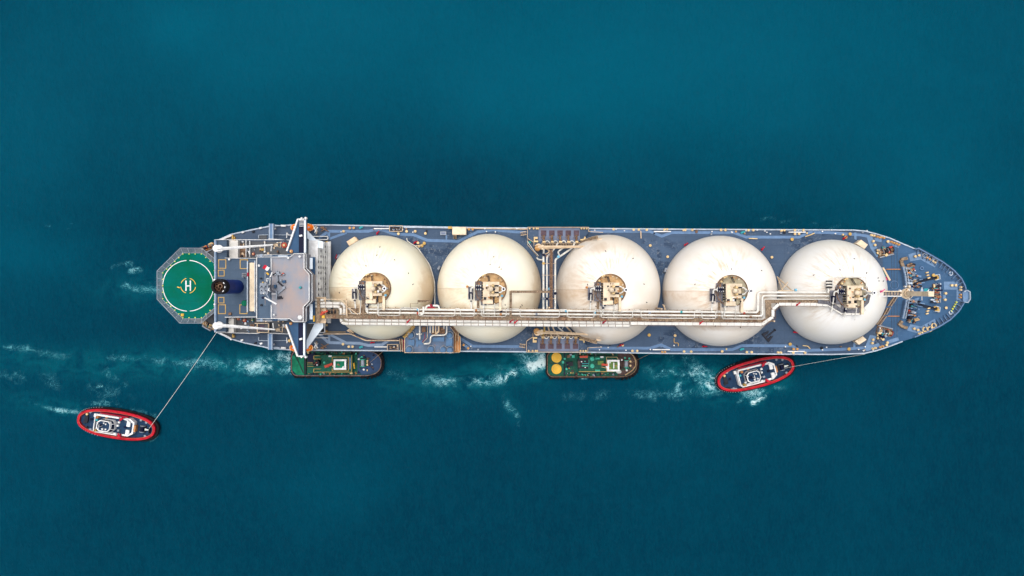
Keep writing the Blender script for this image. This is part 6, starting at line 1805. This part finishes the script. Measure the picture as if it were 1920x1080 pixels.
# ---------------------------------------------------------------- lifeboats (hang in davits, so things of their own)
for nm, cx, cy, lab in (('top', 568.5, 427, 'orange enclosed lifeboat under the bridge wing on the open water side'), ('bottom', 566.5, 651.6, 'orange enclosed lifeboat under the bridge wing on the tug side')):
    root = empty('lifeboat', P(cx, cy, 20.0)); tag(root, lab, 'lifeboat', 'lifeboats beside the bridge')
    n = 24; L_, W_ = 4.3, 1.55
    outl = [(L_ * math.cos(2 * math.pi * k / n) * (1 - .0), W_ * math.copysign(abs(math.sin(2 * math.pi * k / n)) ** .7, math.sin(2 * math.pi * k / n))) for k in range(n)]
    m = MB()
    prof = [(.45, -.1), (.8, .3), (1.0, 1.0), (1.0, 1.25), (.93, 1.3), (.86, 1.8), (.68, 2.3), (.35, 2.6), (.02, 2.65)]
    vs_ = [(x * (f if z > 1.2 else .5 + f * .5), y * f, z) for f, z in prof for x, y in outl]
    fs_ = [(i * n + k, i * n + (k + 1) % n, (i + 1) * n + (k + 1) % n, (i + 1) * n + k) for i in range(len(prof) - 1) for k in range(n)]
    m.add(vs_, fs_)
    o = m.build('hull', 'lifeboat_orange', None); o.parent = root; o.location = WLOC[o]
    for x in (-2.7, 2.7):
        o = MB().box((x, 0, 2.35), (.5, .5, .5)).build('release_hook', 'steel_grey', None, smooth=False); o.parent = root; o.location = WLOC[o]
    o = MB().lathe((1.2, 0, 2.2), [(.75, 0), (.7, .8), (.5, .95)], 12).build('steering_turret', 'lifeboat_orange', None); o.parent = root; o.location = WLOC[o]
    o = MB().ring((0, 0, 0), 1.0, .06, 24).build('grab_line', 'bollard_cream', None); o.scale = (4.1, 1.58, 1); o.parent = root; o.location = (0, 0, 1.2)
    s = 1 if cy < 500 else -1
    for x0, mt in ((552, 'white_paint'), (592, 'white_paint')):
        m = MB()
        m.beam(P(x0, cy + 12 * s, ZD), P(x0, cy + 6 * s, 24.5), .35, .35); m.beam(P(x0, cy + 6 * s, 24.5), P(x0 - (3 if x0 > 570 else -3), cy - 1 * s, 24.8), .3, .3)
        m.beam(P(x0 + 4, cy + 8 * s, ZD + .5), P(x0 - 1, cy - 2 * s, 23.5), .25, .25)
        if x0 > 570: m.beam(P(x0 + 4, cy - 1 * s, 22), P(x0 - 2, cy + 9 * s, 23), .25, .25)
        m.build('lifeboat_davit', mt, ship, smooth=False)
    if s < 0:
        o = MB().beam((3.2, -.4, 2.0), (3.7, .5, 2.3), .25, .2).build('painter_hook', 'yellow_paint', None, smooth=False); o.parent = root; o.location = WLOC[o]

# ---------------------------------------------------------------- tugs
def lp(m, name, mat, root, smooth=False, sub=None):
    """a part of a tug, built in the tug's own metres (x to the bow, y to port)"""
    o = m.build(name, mat, None, smooth=smooth)
    o.parent = sub or root
    o.location = WLOC[o] - (WLOC[sub] if sub else Vector((0, 0, 0)))
    return o

def oval(L, W, e=2.5, n=56, inset=0.0, x0=0.0, bow=1.0):
    out = []
    for k in range(n):
        a = 2 * math.pi * k / n
        c, s = math.cos(a), math.sin(a)
        x = math.copysign(abs(c) ** (2 / e), c) * L; y = math.copysign(abs(s) ** (2 / e), s) * W
        if x > 0: y *= 1 - (1 - bow) * (x / L) ** 2
        d = math.hypot(x / (L * L), y / (W * W)) or 1
        out.append((x0 + x - inset * (x / (L * L)) / d, y - inset * (y / (W * W)) / d))
    return out

def loft(m, rings):
    """rings: list of (outline, z)"""
    n = len(rings[0][0]); vs_ = [(x, y, z) for o, z in rings for x, y in o]; fs_ = []
    for i in range(len(rings) - 1):
        for k in range(n):
            k2 = (k + 1) % n
            fs_.append((i * n + k, i * n + k2, (i + 1) * n + k2, (i + 1) * n + k))
    fs_.append(tuple(range(n - 1, -1, -1))); fs_.append(tuple(range((len(rings) - 1) * n, len(rings) * n)))
    return m.add(vs_, fs_)

def closed_band(m, o_out, o_in, z0, z1):
    n = len(o_out)
    vs_ = [(x, y, z0) for x, y in o_out] + [(x, y, z1) for x, y in o_out] + [(x, y, z1) for x, y in o_in] + [(x, y, z0) for x, y in o_in]
    fs_ = []
    for i in range(n):
        j = (i + 1) % n
        for q in range(4):
            q2 = (q + 1) % 4
            fs_.append((q * n + i, q * n + j, q2 * n + j, q2 * n + i))
    return m.add(vs_, fs_)

def red_tug():
    t = empty('tugboat', (0, 0, 0))
    L_, W_ = 15.0, 5.3
    o0 = oval(L_, W_, 2.45, bow=.97)
    hull_ = lp(loft(MB(), [(oval(L_, W_, 2.45, inset=2.6), -1.0), (oval(L_, W_, 2.45, inset=.9), .6), (oval(L_, W_, 2.45, inset=.25), 1.95)]), 'hull', 'dark_steel', t, True)
    # heavy black fender, deepest at the bow
    f = MB()
    ring_ = []
    for k, (x, y) in enumerate(oval(L_ + .15, W_ + .15, 2.45, bow=.97)):
        ring_.append(Vector((x, y, 1.35)))
    n = len(ring_)
    for k in range(n):
        pass
    vs_ = []; fs_ = []
    for k, p in enumerate(ring_):
        d = Vector((p.x / L_ ** 2, p.y / W_ ** 2, 0)).normalized(); r_ = .38 + (.30 if p.x > 9 else 0) * min(1, (p.x - 9) / 3.0) if p.x > 9 else .38
        for j in range(8):
            a = 2 * math.pi * j / 8
            vs_.append(p + d * (r_ * math.cos(a) + r_ * .5) + Vector((0, 0, r_ * 1.3 * math.sin(a))))
    for k in range(n):
        for j in range(8):
            k2, j2 = (k + 1) % n, (j + 1) % 8
            fs_.append((k * 8 + j, k2 * 8 + j, k2 * 8 + j2, k * 8 + j2))
    f.add(vs_, fs_); lp(f, 'fender', 'black_rubber', t, True)
    knob = MB().lathe((0, 0, 0), [(.14, 0), (.14, .9)], 6).mesh('fender_chain', 'steel_grey')
    for k in range(30):
        a = math.pi * (.62 + .76 * k / 29)
        c, s = math.cos(a), math.sin(a)
        x = math.copysign(abs(c) ** (2 / 2.45), c) * (L_ + .55); y = math.copysign(abs(s) ** (2 / 2.45), s) * (W_ + .55)
        o = place('fender_chain', knob, (x, y, 1.2), None); o.parent = t
    # deck and red bulwark
    lp(MB().prism(oval(L_, W_, 2.45, inset=.3), 1.96, 2.1), 'deck', 'tug_deck', t)
    b = MB(); closed_band(b, oval(L_, W_, 2.45, inset=-.05, bow=.97), oval(L_, W_, 2.45, inset=.85, bow=.97), 2.11, 3.15)
    bul_ = lp(b, 'bulwark', 'tug_red', t)
    b = MB(); closed_band(b, oval(L_, W_, 2.45, inset=.72, bow=.97), oval(L_, W_, 2.45, inset=.90, bow=.97), 3.16, 3.26)
    lp(b, 'cap_rail', 'hose_red', t, sub=bul_)
    # deckhouse
    hs = [(-7.6, -2.6), (-6.4, -3.5), (5.6, -3.4), (7.4, -2.2), (7.4, 2.2), (5.6, 3.4), (-6.4, 3.5), (-7.6, 2.6)]
    house = lp(MB().prism(hs, 2.11, 4.4), 'deckhouse', 'white_paint', t)
    lp(MB().prism([(x * .93, y * .80) for x, y in hs], 4.404, 4.46), 'house_roof', 'tug_deck', t, sub=house)
    b = MB(); b.prism([(5.0, -3.0), (6.3, -2.1), (6.3, -.75), (5.0, -.75)], 4.47, 5.3); b.prism([(5.0, 3.0), (5.0, .55), (6.3, .55), (6.3, 2.1)], 4.47, 5.3)
    b.prism([(5.0, 3.01), (6.0, 2.5), (2.5, 3.0), (2.5, 3.45)][::-1], 4.47, 5.0)
    lp(b, 'locker', 'white_paint', t)
    lp(MB().box((7.75, -.1, 3.2), (.6, 2.4, 2.0)), 'winch_housing', 'copper', t)
    lp(MB().prism([(-6.2, 3.56), (4.6, 3.5), (4.6, 3.95), (-6.2, 4.0)], 2.6, 4.2), 'side_locker', 'maroon', t)
    lp(MB().prism([(-4.5, -3.56), (4.6, -3.5), (4.6, -3.85), (-4.5, -3.9)], 2.6, 4.0), 'side_locker', 'maroon', t)
    b = MB(); b.ribbon([(-6.8, 3.2), (1.8, 3.25)], .55, 4.47, 5.4); b.ribbon([(-6.8, -3.2), (1.8, -3.25)], .4, 4.47, 5.4); b.ribbon([(-6.9, 3.0), (-7.2, 2.3), (-7.2, -2.3), (-6.9, -3.0)], .3, 4.47, 5.4)
    lp(b, 'house_bulwark', 'white_paint', t)
    # wheelhouse with raked windows
    wo_ = [(1.1, -1.1), (.1, -2.2), (-3.9, -2.2), (-5.2, -1.2), (-5.2, 1.2), (-3.9, 2.2), (.1, 2.2), (1.1, 1.1)]
    top_ = [(x * .80 - .75, y * .88) for x, y in wo_]
    wh_ = lp(MB().prism(wo_, 4.47, 6.2), 'wheelhouse', 'white_paint', t)
    lp(MB().prism(top_, 6.2, 7.6, wo_), 'window_band', 'white_paint', t, sub=wh_)
    for k in range(len(wo_)):
        a, b_ = Vector((*wo_[k], 6.25)), Vector((*wo_[(k + 1) % 8], 6.25)); c_, d_ = Vector((*top_[(k + 1) % 8], 7.5)), Vector((*top_[k], 7.5))
        nn = (b_ - a).cross(d_ - a).normalized()
        if nn.dot((a + b_ + c_ + d_) / 4 - Vector((-2, 0, 6.5))) < 0: nn = -nn
        ns = 3 if (b_ - a).length > 3 else (2 if (b_ - a).length > 2.6 else 1)
        for j in range(ns):
            u, v = j / ns + .07 / ns, (j + 1) / ns - .07 / ns
            q = [a.lerp(b_, u), a.lerp(b_, v), d_.lerp(c_, v), d_.lerp(c_, u)]
            q = [(q[0].lerp(q[3], .1)), (q[1].lerp(q[2], .1)), (q[2].lerp(q[1], .06)), (q[3].lerp(q[0], .06))]
            m = MB().add([tuple(p + nn * .04) for p in q] + [tuple(p + nn * .005) for p in q], [(0, 1, 2, 3), (7, 6, 5, 4), (0, 4, 5, 1), (1, 5, 6, 2), (2, 6, 7, 3), (3, 7, 4, 0)])
            o = lp(m, 'window', 'glass_dark', t, sub=wh_); fix_normals(o)
    roof_ = lp(MB().prism([(x * 1.0 - .0, y) for x, y in top_], 7.605, 7.75), 'wheelhouse_roof', 'tug_deck', t)
    b = MB(); closed_band(b, [(x * 1.02, y * 1.06) for x, y in top_], [((x + 2.2) * .91 - 2.2, y * .90) for x, y in top_], 7.755, 7.95)
    lp(b, 'roof_rim', 'white_paint', t, sub=roof_)
    lp(MB().box((-3.6, 0, 8.1), (1.1, 1.1, .6)), 'roof_hatch', 'navy', t)
    for x, y, s in ((-1.4, .9, .4), (-1.2, -1.0, .45), (-2.2, 1.2, .35), (-4.5, .7, .35), (-2.4, -1.1, .5)):
        lp(MB().box((x, y, 8.15), (s, s * 1.3, .5), .4), 'aerial_box', 'white_paint', t)
    lp(MB().tube([(-2.8, 0, 7.8), (-2.8, 0, 11.5)], .12, 8), 'mast', 'white_paint', t)
    lp(MB().beam((-2.8, -1.0, 10.4), (-2.8, 1.0, 10.4), .14, .2), 'mast_yard', 'white_paint', t)
    # funnels, fire monitors, gear
    for s in (-1, 1):
        lp(MB().lathe((-5.9, s * 2.55, 4.47), [(.5, 0), (.45, 2.2), (.4, 2.2), (.4, 1.7)], 12), 'funnel', 'copper' if s > 0 else 'yellow_line', t, True)
        lp(MB().box((-4.2, s * 2.75, 4.8), (1.6, .5, .7)), 'life_raft', 'tug_deck' if s > 0 else 'white_paint', t)
        b = MB(); b.lathe((2.9, s * 3.2, 4.47), [(.5, 0), (.35, .9), (.5, 1.0), (.5, 1.5)], 10); b.tube([(2.9, s * 3.2, 5.6), (4.1, s * 3.9, 6.1)], [.3, .2], 8); b.tube([(2.9, s * 3.2, 5.6), (2.4, s * 2.4, 5.5)], .3, 8)
        lp(b, 'fire_monitor', 'signal_red', t, True)
    lp(MB().box((-7.9, 2.6, 3.6), (.9, 1.2, 1.3)), 'vent_house', 'white_paint', t)
    for x, y, mt in ((-6.6, 1.2, 'teal_paint'), (-5.2, -1.9, 'white_paint'), (1.9, 1.6, 'white_paint'), (2.1, -1.5, 'steel_grey'), (1.6, .3, 'white_paint'), (-3.0, 2.8, 'copper'), (1.0, -2.9, 'white_paint'), (4.4, .1, 'navy')):
        lp(MB().box((x, y, 4.85), (.8, .7, .75), .2), 'roof_gear', mt, t)
    b = MB(); b.box((10.2, 0, 2.35), (2.4, 2.6, .4)); lp(b, 'winch_bed', 'dark_steel', t)
    lp(MB().tube([(10.2, -1.0, 3.0), (10.2, 1.0, 3.0)], .6, 14), 'tow_drum', 'navy', t, True)
    for s in (-1, 1): lp(MB().tube([(10.2, s * 1.05, 3.0), (10.2, s * 1.25, 3.0)], .95, 14), 'drum_flange', 'steel_grey', t, True)
    lp(MB().prism([(11.2, -.4), (13.0, -.12), (13.0, .12), (11.2, .4)], 3.0, 3.3), 'tow_rope_tail', 'rope_white', t)
    lp(MB().box((12.9, -.3, 2.8), (.3, 2.0, 1.4)), 'tow_bitt', 'dark_steel', t)
    for x, y, mt in ((11.2, 2.6, 'steel_grey'), (9.0, 3.2, 'steel_grey'), (11.5, -2.6, 'steel_grey'), (-11.8, 2.2, 'bollard_cream'), (-12.4, -1.0, 'dark_steel'), (-10.6, 3.2, 'steel_grey'), (-11.2, -2.8, 'dark_steel'), (-10.0, .5, 'navy'), (-9.6, -3.4, 'steel_grey')):
        lp(MB().lathe((x, y, 2.105), [(.35, 0), (.3, .6), (.45, .65), (.45, .8)], 10), 'bitt', mt, t, True)
    lp(MB().box((-11.8, .3, 2.5), (1.4, 2.8, .8)), 'aft_winch', 'dark_steel', t)
    lp(MB().box((-9.5, -3.6, 2.5), (2.4, .5, .6), -.15), 'gangway', 'steel_grey', t)
    return t
ta = red_tug()
tb = copy_tree(ta)
ta.location = P(219, 796, 2.5) * 1.0; ta.location.z = 0; ta.rotation_euler = (0, 0, R(-9))
tag(ta, 'red rimmed tug alone in open water at the left, trailing its line to the stern', 'tugboat', 'tugs round the tanker')
tb.location = P(1416.5, 700.5, 2.5); tb.location.z = 0; tb.rotation_euler = (0, 0, R(14.5))
tag(tb, 'red rimmed tug slanting against the hull near the bow', 'tugboat', 'tugs round the tanker')

def green_tug(kind):
    """deck gear listed as x, y in the tug's metres"""
    t = empty('tugboat', (0, 0, 0))
    L_ = 17.3; W_ = 4.9 if kind == 1 else 5.0
    def outline(i, stern_r=2.4):
        out = []
        w = W_ - i
        xs = -L_ + i
        for k in range(7):
            a = math.pi + (math.pi / 2) * k / 6
            out.append((xs + stern_r + stern_r * math.cos(a), -(w - stern_r) + stern_r * math.sin(a)))
        bx = 10.0
        for k in range(17):
            a = -math.pi / 2 + math.pi * k / 16
            c, s = math.cos(a), math.sin(a)
            out.append((bx + (L_ - i - bx) * abs(c) ** .8, w * math.copysign(abs(s) ** .85, s)))
        for k in range(7):
            a = math.pi / 2 + (math.pi / 2) * k / 6
            out.append((xs + stern_r + stern_r * math.cos(a), (w - stern_r) + stern_r * math.sin(a)))
        return out
    lp(loft(MB(), [(outline(1.6), -1.0), (outline(.5), .5), (outline(.15), 1.9)]), 'hull', 'navy', t, True)
    lp(MB().prism(outline(.2), 1.91, 2.0), 'deck', 'tug_green', t)
    b = MB(); closed_band(b, outline(-.02), outline(.35), 2.005, 2.9); lp(b, 'bulwark', 'hull_blue' if kind == 1 else 'dark_steel', t)
    b = MB(); closed_band(b, outline(.02), outline(.22), 2.905, 3.0); lp(b, 'cap_rail', 'rusty_steel', t)
    b = MB(); closed_band(b, outline(-.42), outline(-.03), .7, 2.3); lp(b, 'fender', 'black_rubber', t)
    # tyres hung all round the bow and along the side
    tyre = MB().ring((0, 0, 0), .70, .34, 16).mesh('tyre', 'black_rubber')
    mark = MB().box((0, 0, 0), (.30, .75, .5)).mesh('tyre_mark', 'yellow_line', False)
    oo = outline(-.62)
    rr = random.Random(kind)
    sel = [(x, y) for x, y in oo if x > 9.0] + [(x, s * (W_ + .5)) for x in (-6, 0, 5) for s in (-1, 1)] + [(-15.5, -W_ - .5), (-13.5, -W_ - .5), (-11, -W_ - .5)]
    for k, (x, y) in enumerate(sel):
        a = math.atan2(y, max(0.0, x - 9.5) * 2.0)
        o = place('tyre', tyre, (x, y, 1.7), None); o.rotation_euler = (R(90), 0, a + R(90)); o.parent = t
        if (k % 2 == 0 and x > 8) or x < -10:
            o2 = place('tyre_mark', mark, (x - .1 * math.cos(a), y - .1 * math.sin(a), 2.25), None); o2.rotation_euler = (0, 0, a); o2.parent = t
    if kind == 1:
        lp(MB().prism([(-16.9, -2.6), (-15.2, -4.4), (-12.4, -4.5), (-12.4, 4.5), (-15.2, 4.4), (-16.9, 2.6)], 2.01, 2.9), 'stern_tarpaulin', 'tarp_green', t)
        b = MB()
        for k in range(5): b.tube([(-16.8 + k * .5, 4.2 - k * .4, 2.95), (-14.5 + k * .4, .5 - k, 2.98), (-12.6, -3.2 - k * .2, 2.95)], .05, 5)
        lp(b, 'tarp_rope', 'dark_steel', t)
        lp(MB().box((-11.9, 0, 2.6), (.6, 8.2, 1.2)), 'tow_bar', 'dark_steel', t)
        lp(MB().box((-9.6, 1.9, 2.3), (3.0, 3.6, .5)), 'tow_hatch', 'navy', t)
        for y in (-.3, .3, -1.2): lp(MB().beam((-11.2, y, 2.6), (-8.0, y, 2.6), .12, .12), 'guide_rail', 'yellow_line', t)
        house = lp(MB().prism([(-8.2, -3.2), (6.6, -3.2), (6.6, 3.4), (-8.2, 3.4)], 2.01, 4.4), 'deckhouse', 'tug_green', t)
        lp(MB().prism([(-8.1, -3.1), (6.5, -3.1), (6.5, 3.3), (-8.1, 3.3)], 4.405, 4.5), 'house_roof', 'tug_green', t, sub=house)
        pts = [(-5.6, 3.1), (-8.0, 3.1), (-8.0, 1.9), (-5.4, 1.9)]
        for q in (pts, [(x, -y) for x, y in pts]):
            o = railing([(x, y, 4.5) for x, y in q], None, name='house_rail', mat='yellow_line', t=.13); o.parent = t; o.location = WLOC[o]
        for q in ([(-8.0, -3.1), (6.4, -3.1), (6.4, 3.2)], [(-1.0, 1.0), (-1.0, 2.6), (5.2, 2.6)], [(-1.0, -1.8), (-1.0, -2.6), (5.2, -2.6), (5.2, 2.5)]):
            o = railing([(x, y, 4.5) for x, y in q], None, name='house_rail', mat='yellow_line', t=.11); o.parent = t; o.location = WLOC[o]
        f = lp(MB().lathe((-6.6, .4, 4.5), [(1.35, 0), (1.25, 3.2), (1.05, 3.2), (1.05, 2.7)], 20), 'funnel', 'dark_steel', t, True)
        lp(MB().cyl((-6.6, .4, 6.9), 1.0, .2, 16), 'funnel_floor', 'black_rubber', t)
        for dx, dy, mt in ((.2, .3, 'hose_red'), (-.5, -.3, 'rusty_steel'), (.5, -.5, 'white_paint'), (-.3, .7, 'tug_green'), (-.7, -.7, 'dark_steel')):
            lp(MB().cyl((-6.6 + dx, .4 + dy, 6.9), .22, 1.2, 8), 'exhaust', mt, t, True)
        lp(MB().box((-1.9, 2.9, 4.8), (1.2, .5, .5)), 'life_raft', 'white_paint', t)
        lp(MB().cyl((-4.1, .5, 4.5), .4, .7, 12), 'vent', 'mint', t, True)
        lp(MB().beam((-3.7, -1.0, 5.6), (-.6, .2, 6.6), .9, .6), 'fire_monitor', 'hose_red', t)
        lp(MB().cyl((-2.6, -.8, 4.5), .5, 1.2, 10), 'monitor_base', 'signal_red', t, True)
        lp(MB().box((-.5, -.8, 5.0), (.8, .7, .9), .4), 'searchlight', 'bollard_cream', t)
        wx0, wx1, wy0, wy1, zt = .1, 4.6, -1.9, 1.8, 7.0
        glass_x = 5.6
        fore = 'hull_blue'
    else:
        for y in (2.45, -1.95):
            lid = lp(MB().lathe((-13.6, y, 2.01), [(1.95, 0), (1.95, .35), (1.8, .5)], 40), 'round_hatch', 'yellow_paint', t, True)
            lp(MB().ring((-13.6, y, 2.52), 1.35, .06, 30), 'hatch_groove', 'yellow_line', t, True, sub=lid)
        lp(MB().box((-14.2, .25, 2.2), (4.4, .18, .4)), 'divider', 'dark_steel', t)
        lp(MB().box((-10.6, 0, 2.4), (.25, 8.6, .8)), 'bulkhead', 'navy', t)
        for x, y, s, mt in ((-7.2, 2.9, 1.0, 'mint'), (-11.1, .7, .95, 'mint'), (14.3, 2.1, .7, 'mint'), (-2.5, 3.0, .1, 'mint')):
            lp(MB().box((x, y, 2.35), (s, s, .7)), 'deck_box', mt, t)
        for x, y, r_ in ((-10.5, 2.0, .42), (-9.8, -1.9, .42), (13.1, -1.3, .3)):
            lp(MB().cyl((x, y, 2.01), r_, .8, 12), 'vent', 'mint', t, True)
        for x, y, s, mt in ((-8.3, 0, 2.0, 'dark_steel'), (-9.3, .4, 1.2, 'navy'), (-9.3, -1.0, .9, 'navy'), (-9.2, 0, .5, 'white_paint'), (-9.0, -1.0, .35, 'sky_blue'), (-8.8, -1.6, .4, 'copper'), (-9.0, 3.0, 1.2, 'rusty_steel'), (-8.2, 3.6, .9, 'steel_grey'), (-7.5, -2.6, .8, 'brown_deck'), (-8.1, -3.4, .45, 'yellow_line'), (-7.3, -3.4, .4, 'yellow_line')):
            lp(MB().box((x, y, 2.4 + s * .1), (s, s * .8, .6 + s * .3), .2), 'deck_gear', mt, t)
        house = lp(MB().prism([(-5.3, -2.6), (8.2, -2.6), (8.2, 3.2), (-5.3, 3.2)], 2.01, 4.4), 'deckhouse', 'tug_green', t)
        lp(MB().box((-3.6, .3, 4.9), (4.2, 3.5, 1.0)), 'engine_casing', 'dark_steel', t)
        lp(MB().box((-5.2, .2, 5.0), (.9, 2.4, 1.2)), 'casing_end', 'brown_deck', t)
        lp(MB().box((-3.4, 2.95, 4.7), (3.0, .8, .7)), 'locker', 'hose_red', t)
        for x, y, sx, sy, mt in ((-4.3, 1.2, .45, .4, 'white_paint'), (-3.0, 1.3, .4, .4, 'mint'), (-3.0, -.4, 2.4, .35, 'mint'), (-2.9, -1.0, .4, .3, 'white_paint'), (-1.5, .3, .15, 3.4, 'mint'), (-2.8, .45, 2.6, .2, 'teal_paint')):
            lp(MB().box((x, y, 5.6), (sx, sy, .4)), 'casing_fitting', mt, t)
        for y in (2.2, -.5): lp(MB().lathe((-.2, y, 4.41), [(.85, 0), (.85, .8), (.5, 1.1), (.1, 1.15)], 18), 'vent', 'mint', t, True)
        for y in (2.35, -2.3):
            lp(MB().tube([(1.0, y, 4.8), (2.8, y, 4.8)], .42, 10), 'life_raft', 'mint', t, True)
        lp(MB().box((3.5, 2.9, 4.8), (1.2, .6, .5)), 'life_raft', 'white_paint', t)
        lp(MB().beam((3.4, .2, 5.8), (5.7, 0, 7.2), .8, .6), 'mast', 'hose_red', t)
        lp(MB().box((3.0, .7, 4.9), (2.2, 1.5, .9)), 'cabin_top', 'olive_roof', t)
        for x, y in ((4.9, -.6), (5.4, .5), (5.2, -1.0)): lp(MB().box((x, y, 7.3), (.4, .35, .4), .4), 'mast_gear', 'white_paint' if y < 0 else 'copper', t)
        for q in ([(-5.2, -2.6), (8.1, -2.6)], [(5.2, -2.5), (5.2, 2.9), (9.2, 2.9), (9.6, 2.2)], [(3.4, -.9), (5.0, -1.2)]):
            o = railing([(x, y, 4.41) for x, y in q], None, name='house_rail', mat='yellow_line' if q[0][0] < 0 else 'bollard_cream', t=.15); o.parent = t; o.location = WLOC[o]
        wx0, wx1, wy0, wy1, zt = 5.4, 9.8, -2.2, 1.9, 7.0
        glass_x = 9.81
        fore = 'brown_deck'
        b = MB()
        for k in range(5): b.ring((9.9 + .35 * (k % 3), -2.9 + .2 * (k % 2), 2.6 + .1 * k), .55, .12, 12)
        lp(b, 'rope_coil', 'rope_white', t, True)
        lp(MB().tube([(14.6, 4.2, 3.1), (15.7, 3.2, 3.1), (16.6, 1.5, 3.1), (16.7, -.6, 3.1), (15.4, -2.4, 3.1), (12.6, -4.2, 3.1)], .2, 8), 'bow_line', 'rope_tan', t, True)
    # wheelhouse: white walls, open-rimmed roof, dark windows
    shrink = lambda q, d: [(wx0 + d, wy0 + d), (wx1 - d, wy0 + d), (wx1 - d, wy1 - d), (wx0 + d, wy1 - d)]
    wh_ = lp(MB().prism(shrink(0, 0), 4.51, zt), 'wheelhouse', 'white_paint', t)
    b = MB(); closed_band(b, shrink(0, -.12), shrink(0, .55), zt + .005, zt + .35); lp(b, 'roof_rim', 'white_paint', t, sub=wh_)
    lp(MB().prism(shrink(0, .56), zt + .005, zt + .05), 'roof', 'tarp_green' if kind == 1 else 'olive_roof', t, sub=wh_)
    for k in range(4):
        x = wx0 + .6 + k * .98
        for y, s in ((wy1 + .03, 1), (wy0 - .03, -1)):
            lp(MB().box((x, y, zt - .9), (.8, .06, 1.0)), 'window', 'glass_dark', t, sub=wh_)
        y = wy0 + .5 + k * (wy1 - wy0 - .4) / 4
        lp(MB().box((wx1 + .03, y, zt - .9), (.06, .7, 1.0)), 'window', 'glass_dark', t, sub=wh_)
    if kind == 1:
        for x, y, mt in ((1.6, .0, 'rusty_steel'), (2.1, -.3, 'rusty_steel'), (3.6, -1.0, 'white_paint')): lp(MB().box((x, y, zt + .3), (.6, .5, .5), .5), 'roof_gear', mt, t)
        lp(MB().box((5.75, .2, 4.9), (.5, 4.4, .7)), 'screen', 'light_blue', t)
        lp(MB().box((7.0, -.9, 3.4), (.35, 2.2, 1.4), .1), 'hose_rack', 'yellow_paint', t)
    else:
        lp(MB().box((7.7, -.1, zt + .5), (.35, 2.2, .4)), 'radar_scanner', 'white_paint', t)
        for x, y in ((6.2, -1.0), (8.6, -.2), (6.3, 1.0)): lp(MB().box((x, y, zt + .3), (.5, .4, .4), .5), 'roof_gear', 'copper' if y < 0 else 'white_paint', t)
        lp(MB().box((8.4, 1.2, zt + .4), (.7, .25, .3), .3), 'roof_gear', 'navy', t)
    # fore deck winch
    fd = [(x, y) for x, y in outline(.45) if x > (8.0 if kind == 1 else 9.9)]
    lp(MB().prism([(8.0 if kind == 1 else 9.95, -W_ + .6)] + fd + [(8.0 if kind == 1 else 9.95, W_ - .6)], 2.005, 2.06), 'fore_deck', fore, t)
    wx = 10.2 if kind == 1 else 13.0
    lp(MB().box((wx, .2, 2.5), (2.6, 3.2, .8)), 'winch_bed', 'tug_green' if kind == 1 else 'brown_deck', t)
    lp(MB().tube([(wx, -.9, 3.4), (wx, 1.3, 3.4)], .7, 14), 'tow_drum', 'steel_grey', t, True)
    for y in (-1.1, 1.5): lp(MB().tube([(wx, y - .1, 3.4), (wx, y + .1, 3.4)], 1.0, 14), 'drum_flange', 'mint', t, True)
    for x, y, mt in ((wx - 1.6, 1.6, 'white_paint'), (wx - 1.2, -2.0, 'tug_green'), (wx + 1.7, 1.0, 'bollard_cream'), (wx + 1.7, -.6, 'bollard_cream'), (wx - .4, 2.4, 'mint'), (wx + .3, -2.4, 'white_paint')):
        lp(MB().lathe((x, y, 2.06), [(.3, 0), (.25, .6), (.4, .7), (.35, .9)], 10), 'bitt', mt, t, True)
    rr = random.Random(30 + kind)
    for k in range(110):
        x = rr.uniform(-11, 15); y = rr.choice([-1, 1]) * rr.uniform(3.4, W_ - .6) if x < 9 else rr.uniform(-3, 3)
        s = rr.uniform(.2, .6)
        lp(MB().box((x, y, 2.3), (s, s * rr.uniform(.6, 2), .5), rr.uniform(0, 1)), 'deck_gear', rr.choice(['rusty_steel', 'mint', 'brown_deck', 'brown_deck', 'dark_steel', 'dark_steel', 'tug_green', 'bollard_cream', 'copper', 'steel_grey', 'navy', 'navy']), t)
    return t
g1 = green_tug(1)
g1.location = P(631, 681, 2.5); g1.location.z = 0
tag(g1, 'green tug with a tarpaulin stern, partly under the bridge wing', 'tugboat', 'tugs round the tanker')
g2 = green_tug(2)
g2.location = P(1110, 682.5, 2.5); g2.location.z = 0
tag(g2, 'green tug with two round yellow hatches on its stern', 'tugboat', 'tugs round the tanker')

# ---------------------------------------------------------------- lines between tugs and tanker
def line(a, b, r, label, mat='rope_white', sag=.8):
    a = P(*a); b = P(*b)
    pts = [a.lerp(b, k / 16) - Vector((0, 0, sag * 4 * (k / 16) * (1 - k / 16))) for k in range(17)]
    tag(MB().tube(pts, r, 6).build('tow_rope', mat, None), label, 'rope')
line((279, 804, 3.3), (405.5, 624, 18.6), .075, 'long white towline from the stern down to the lone red tug')
line((1470, 690.5, 3.4), (1622, 664, 18.4), .055, 'pale towline from the bow quarter to the slanting red tug', sag=.6)
line((694, 679.5, 3.3), (722, 655.5, 18.3), .06, 'thin line from the tarpaulin sterned green tug up to the hull', 'rope_tan', .2)
line((1182, 681, 3.2), (1224, 661, 18.3), .055, 'thin line from the yellow hatched green tug up to the hull', 'rope_tan', .2)
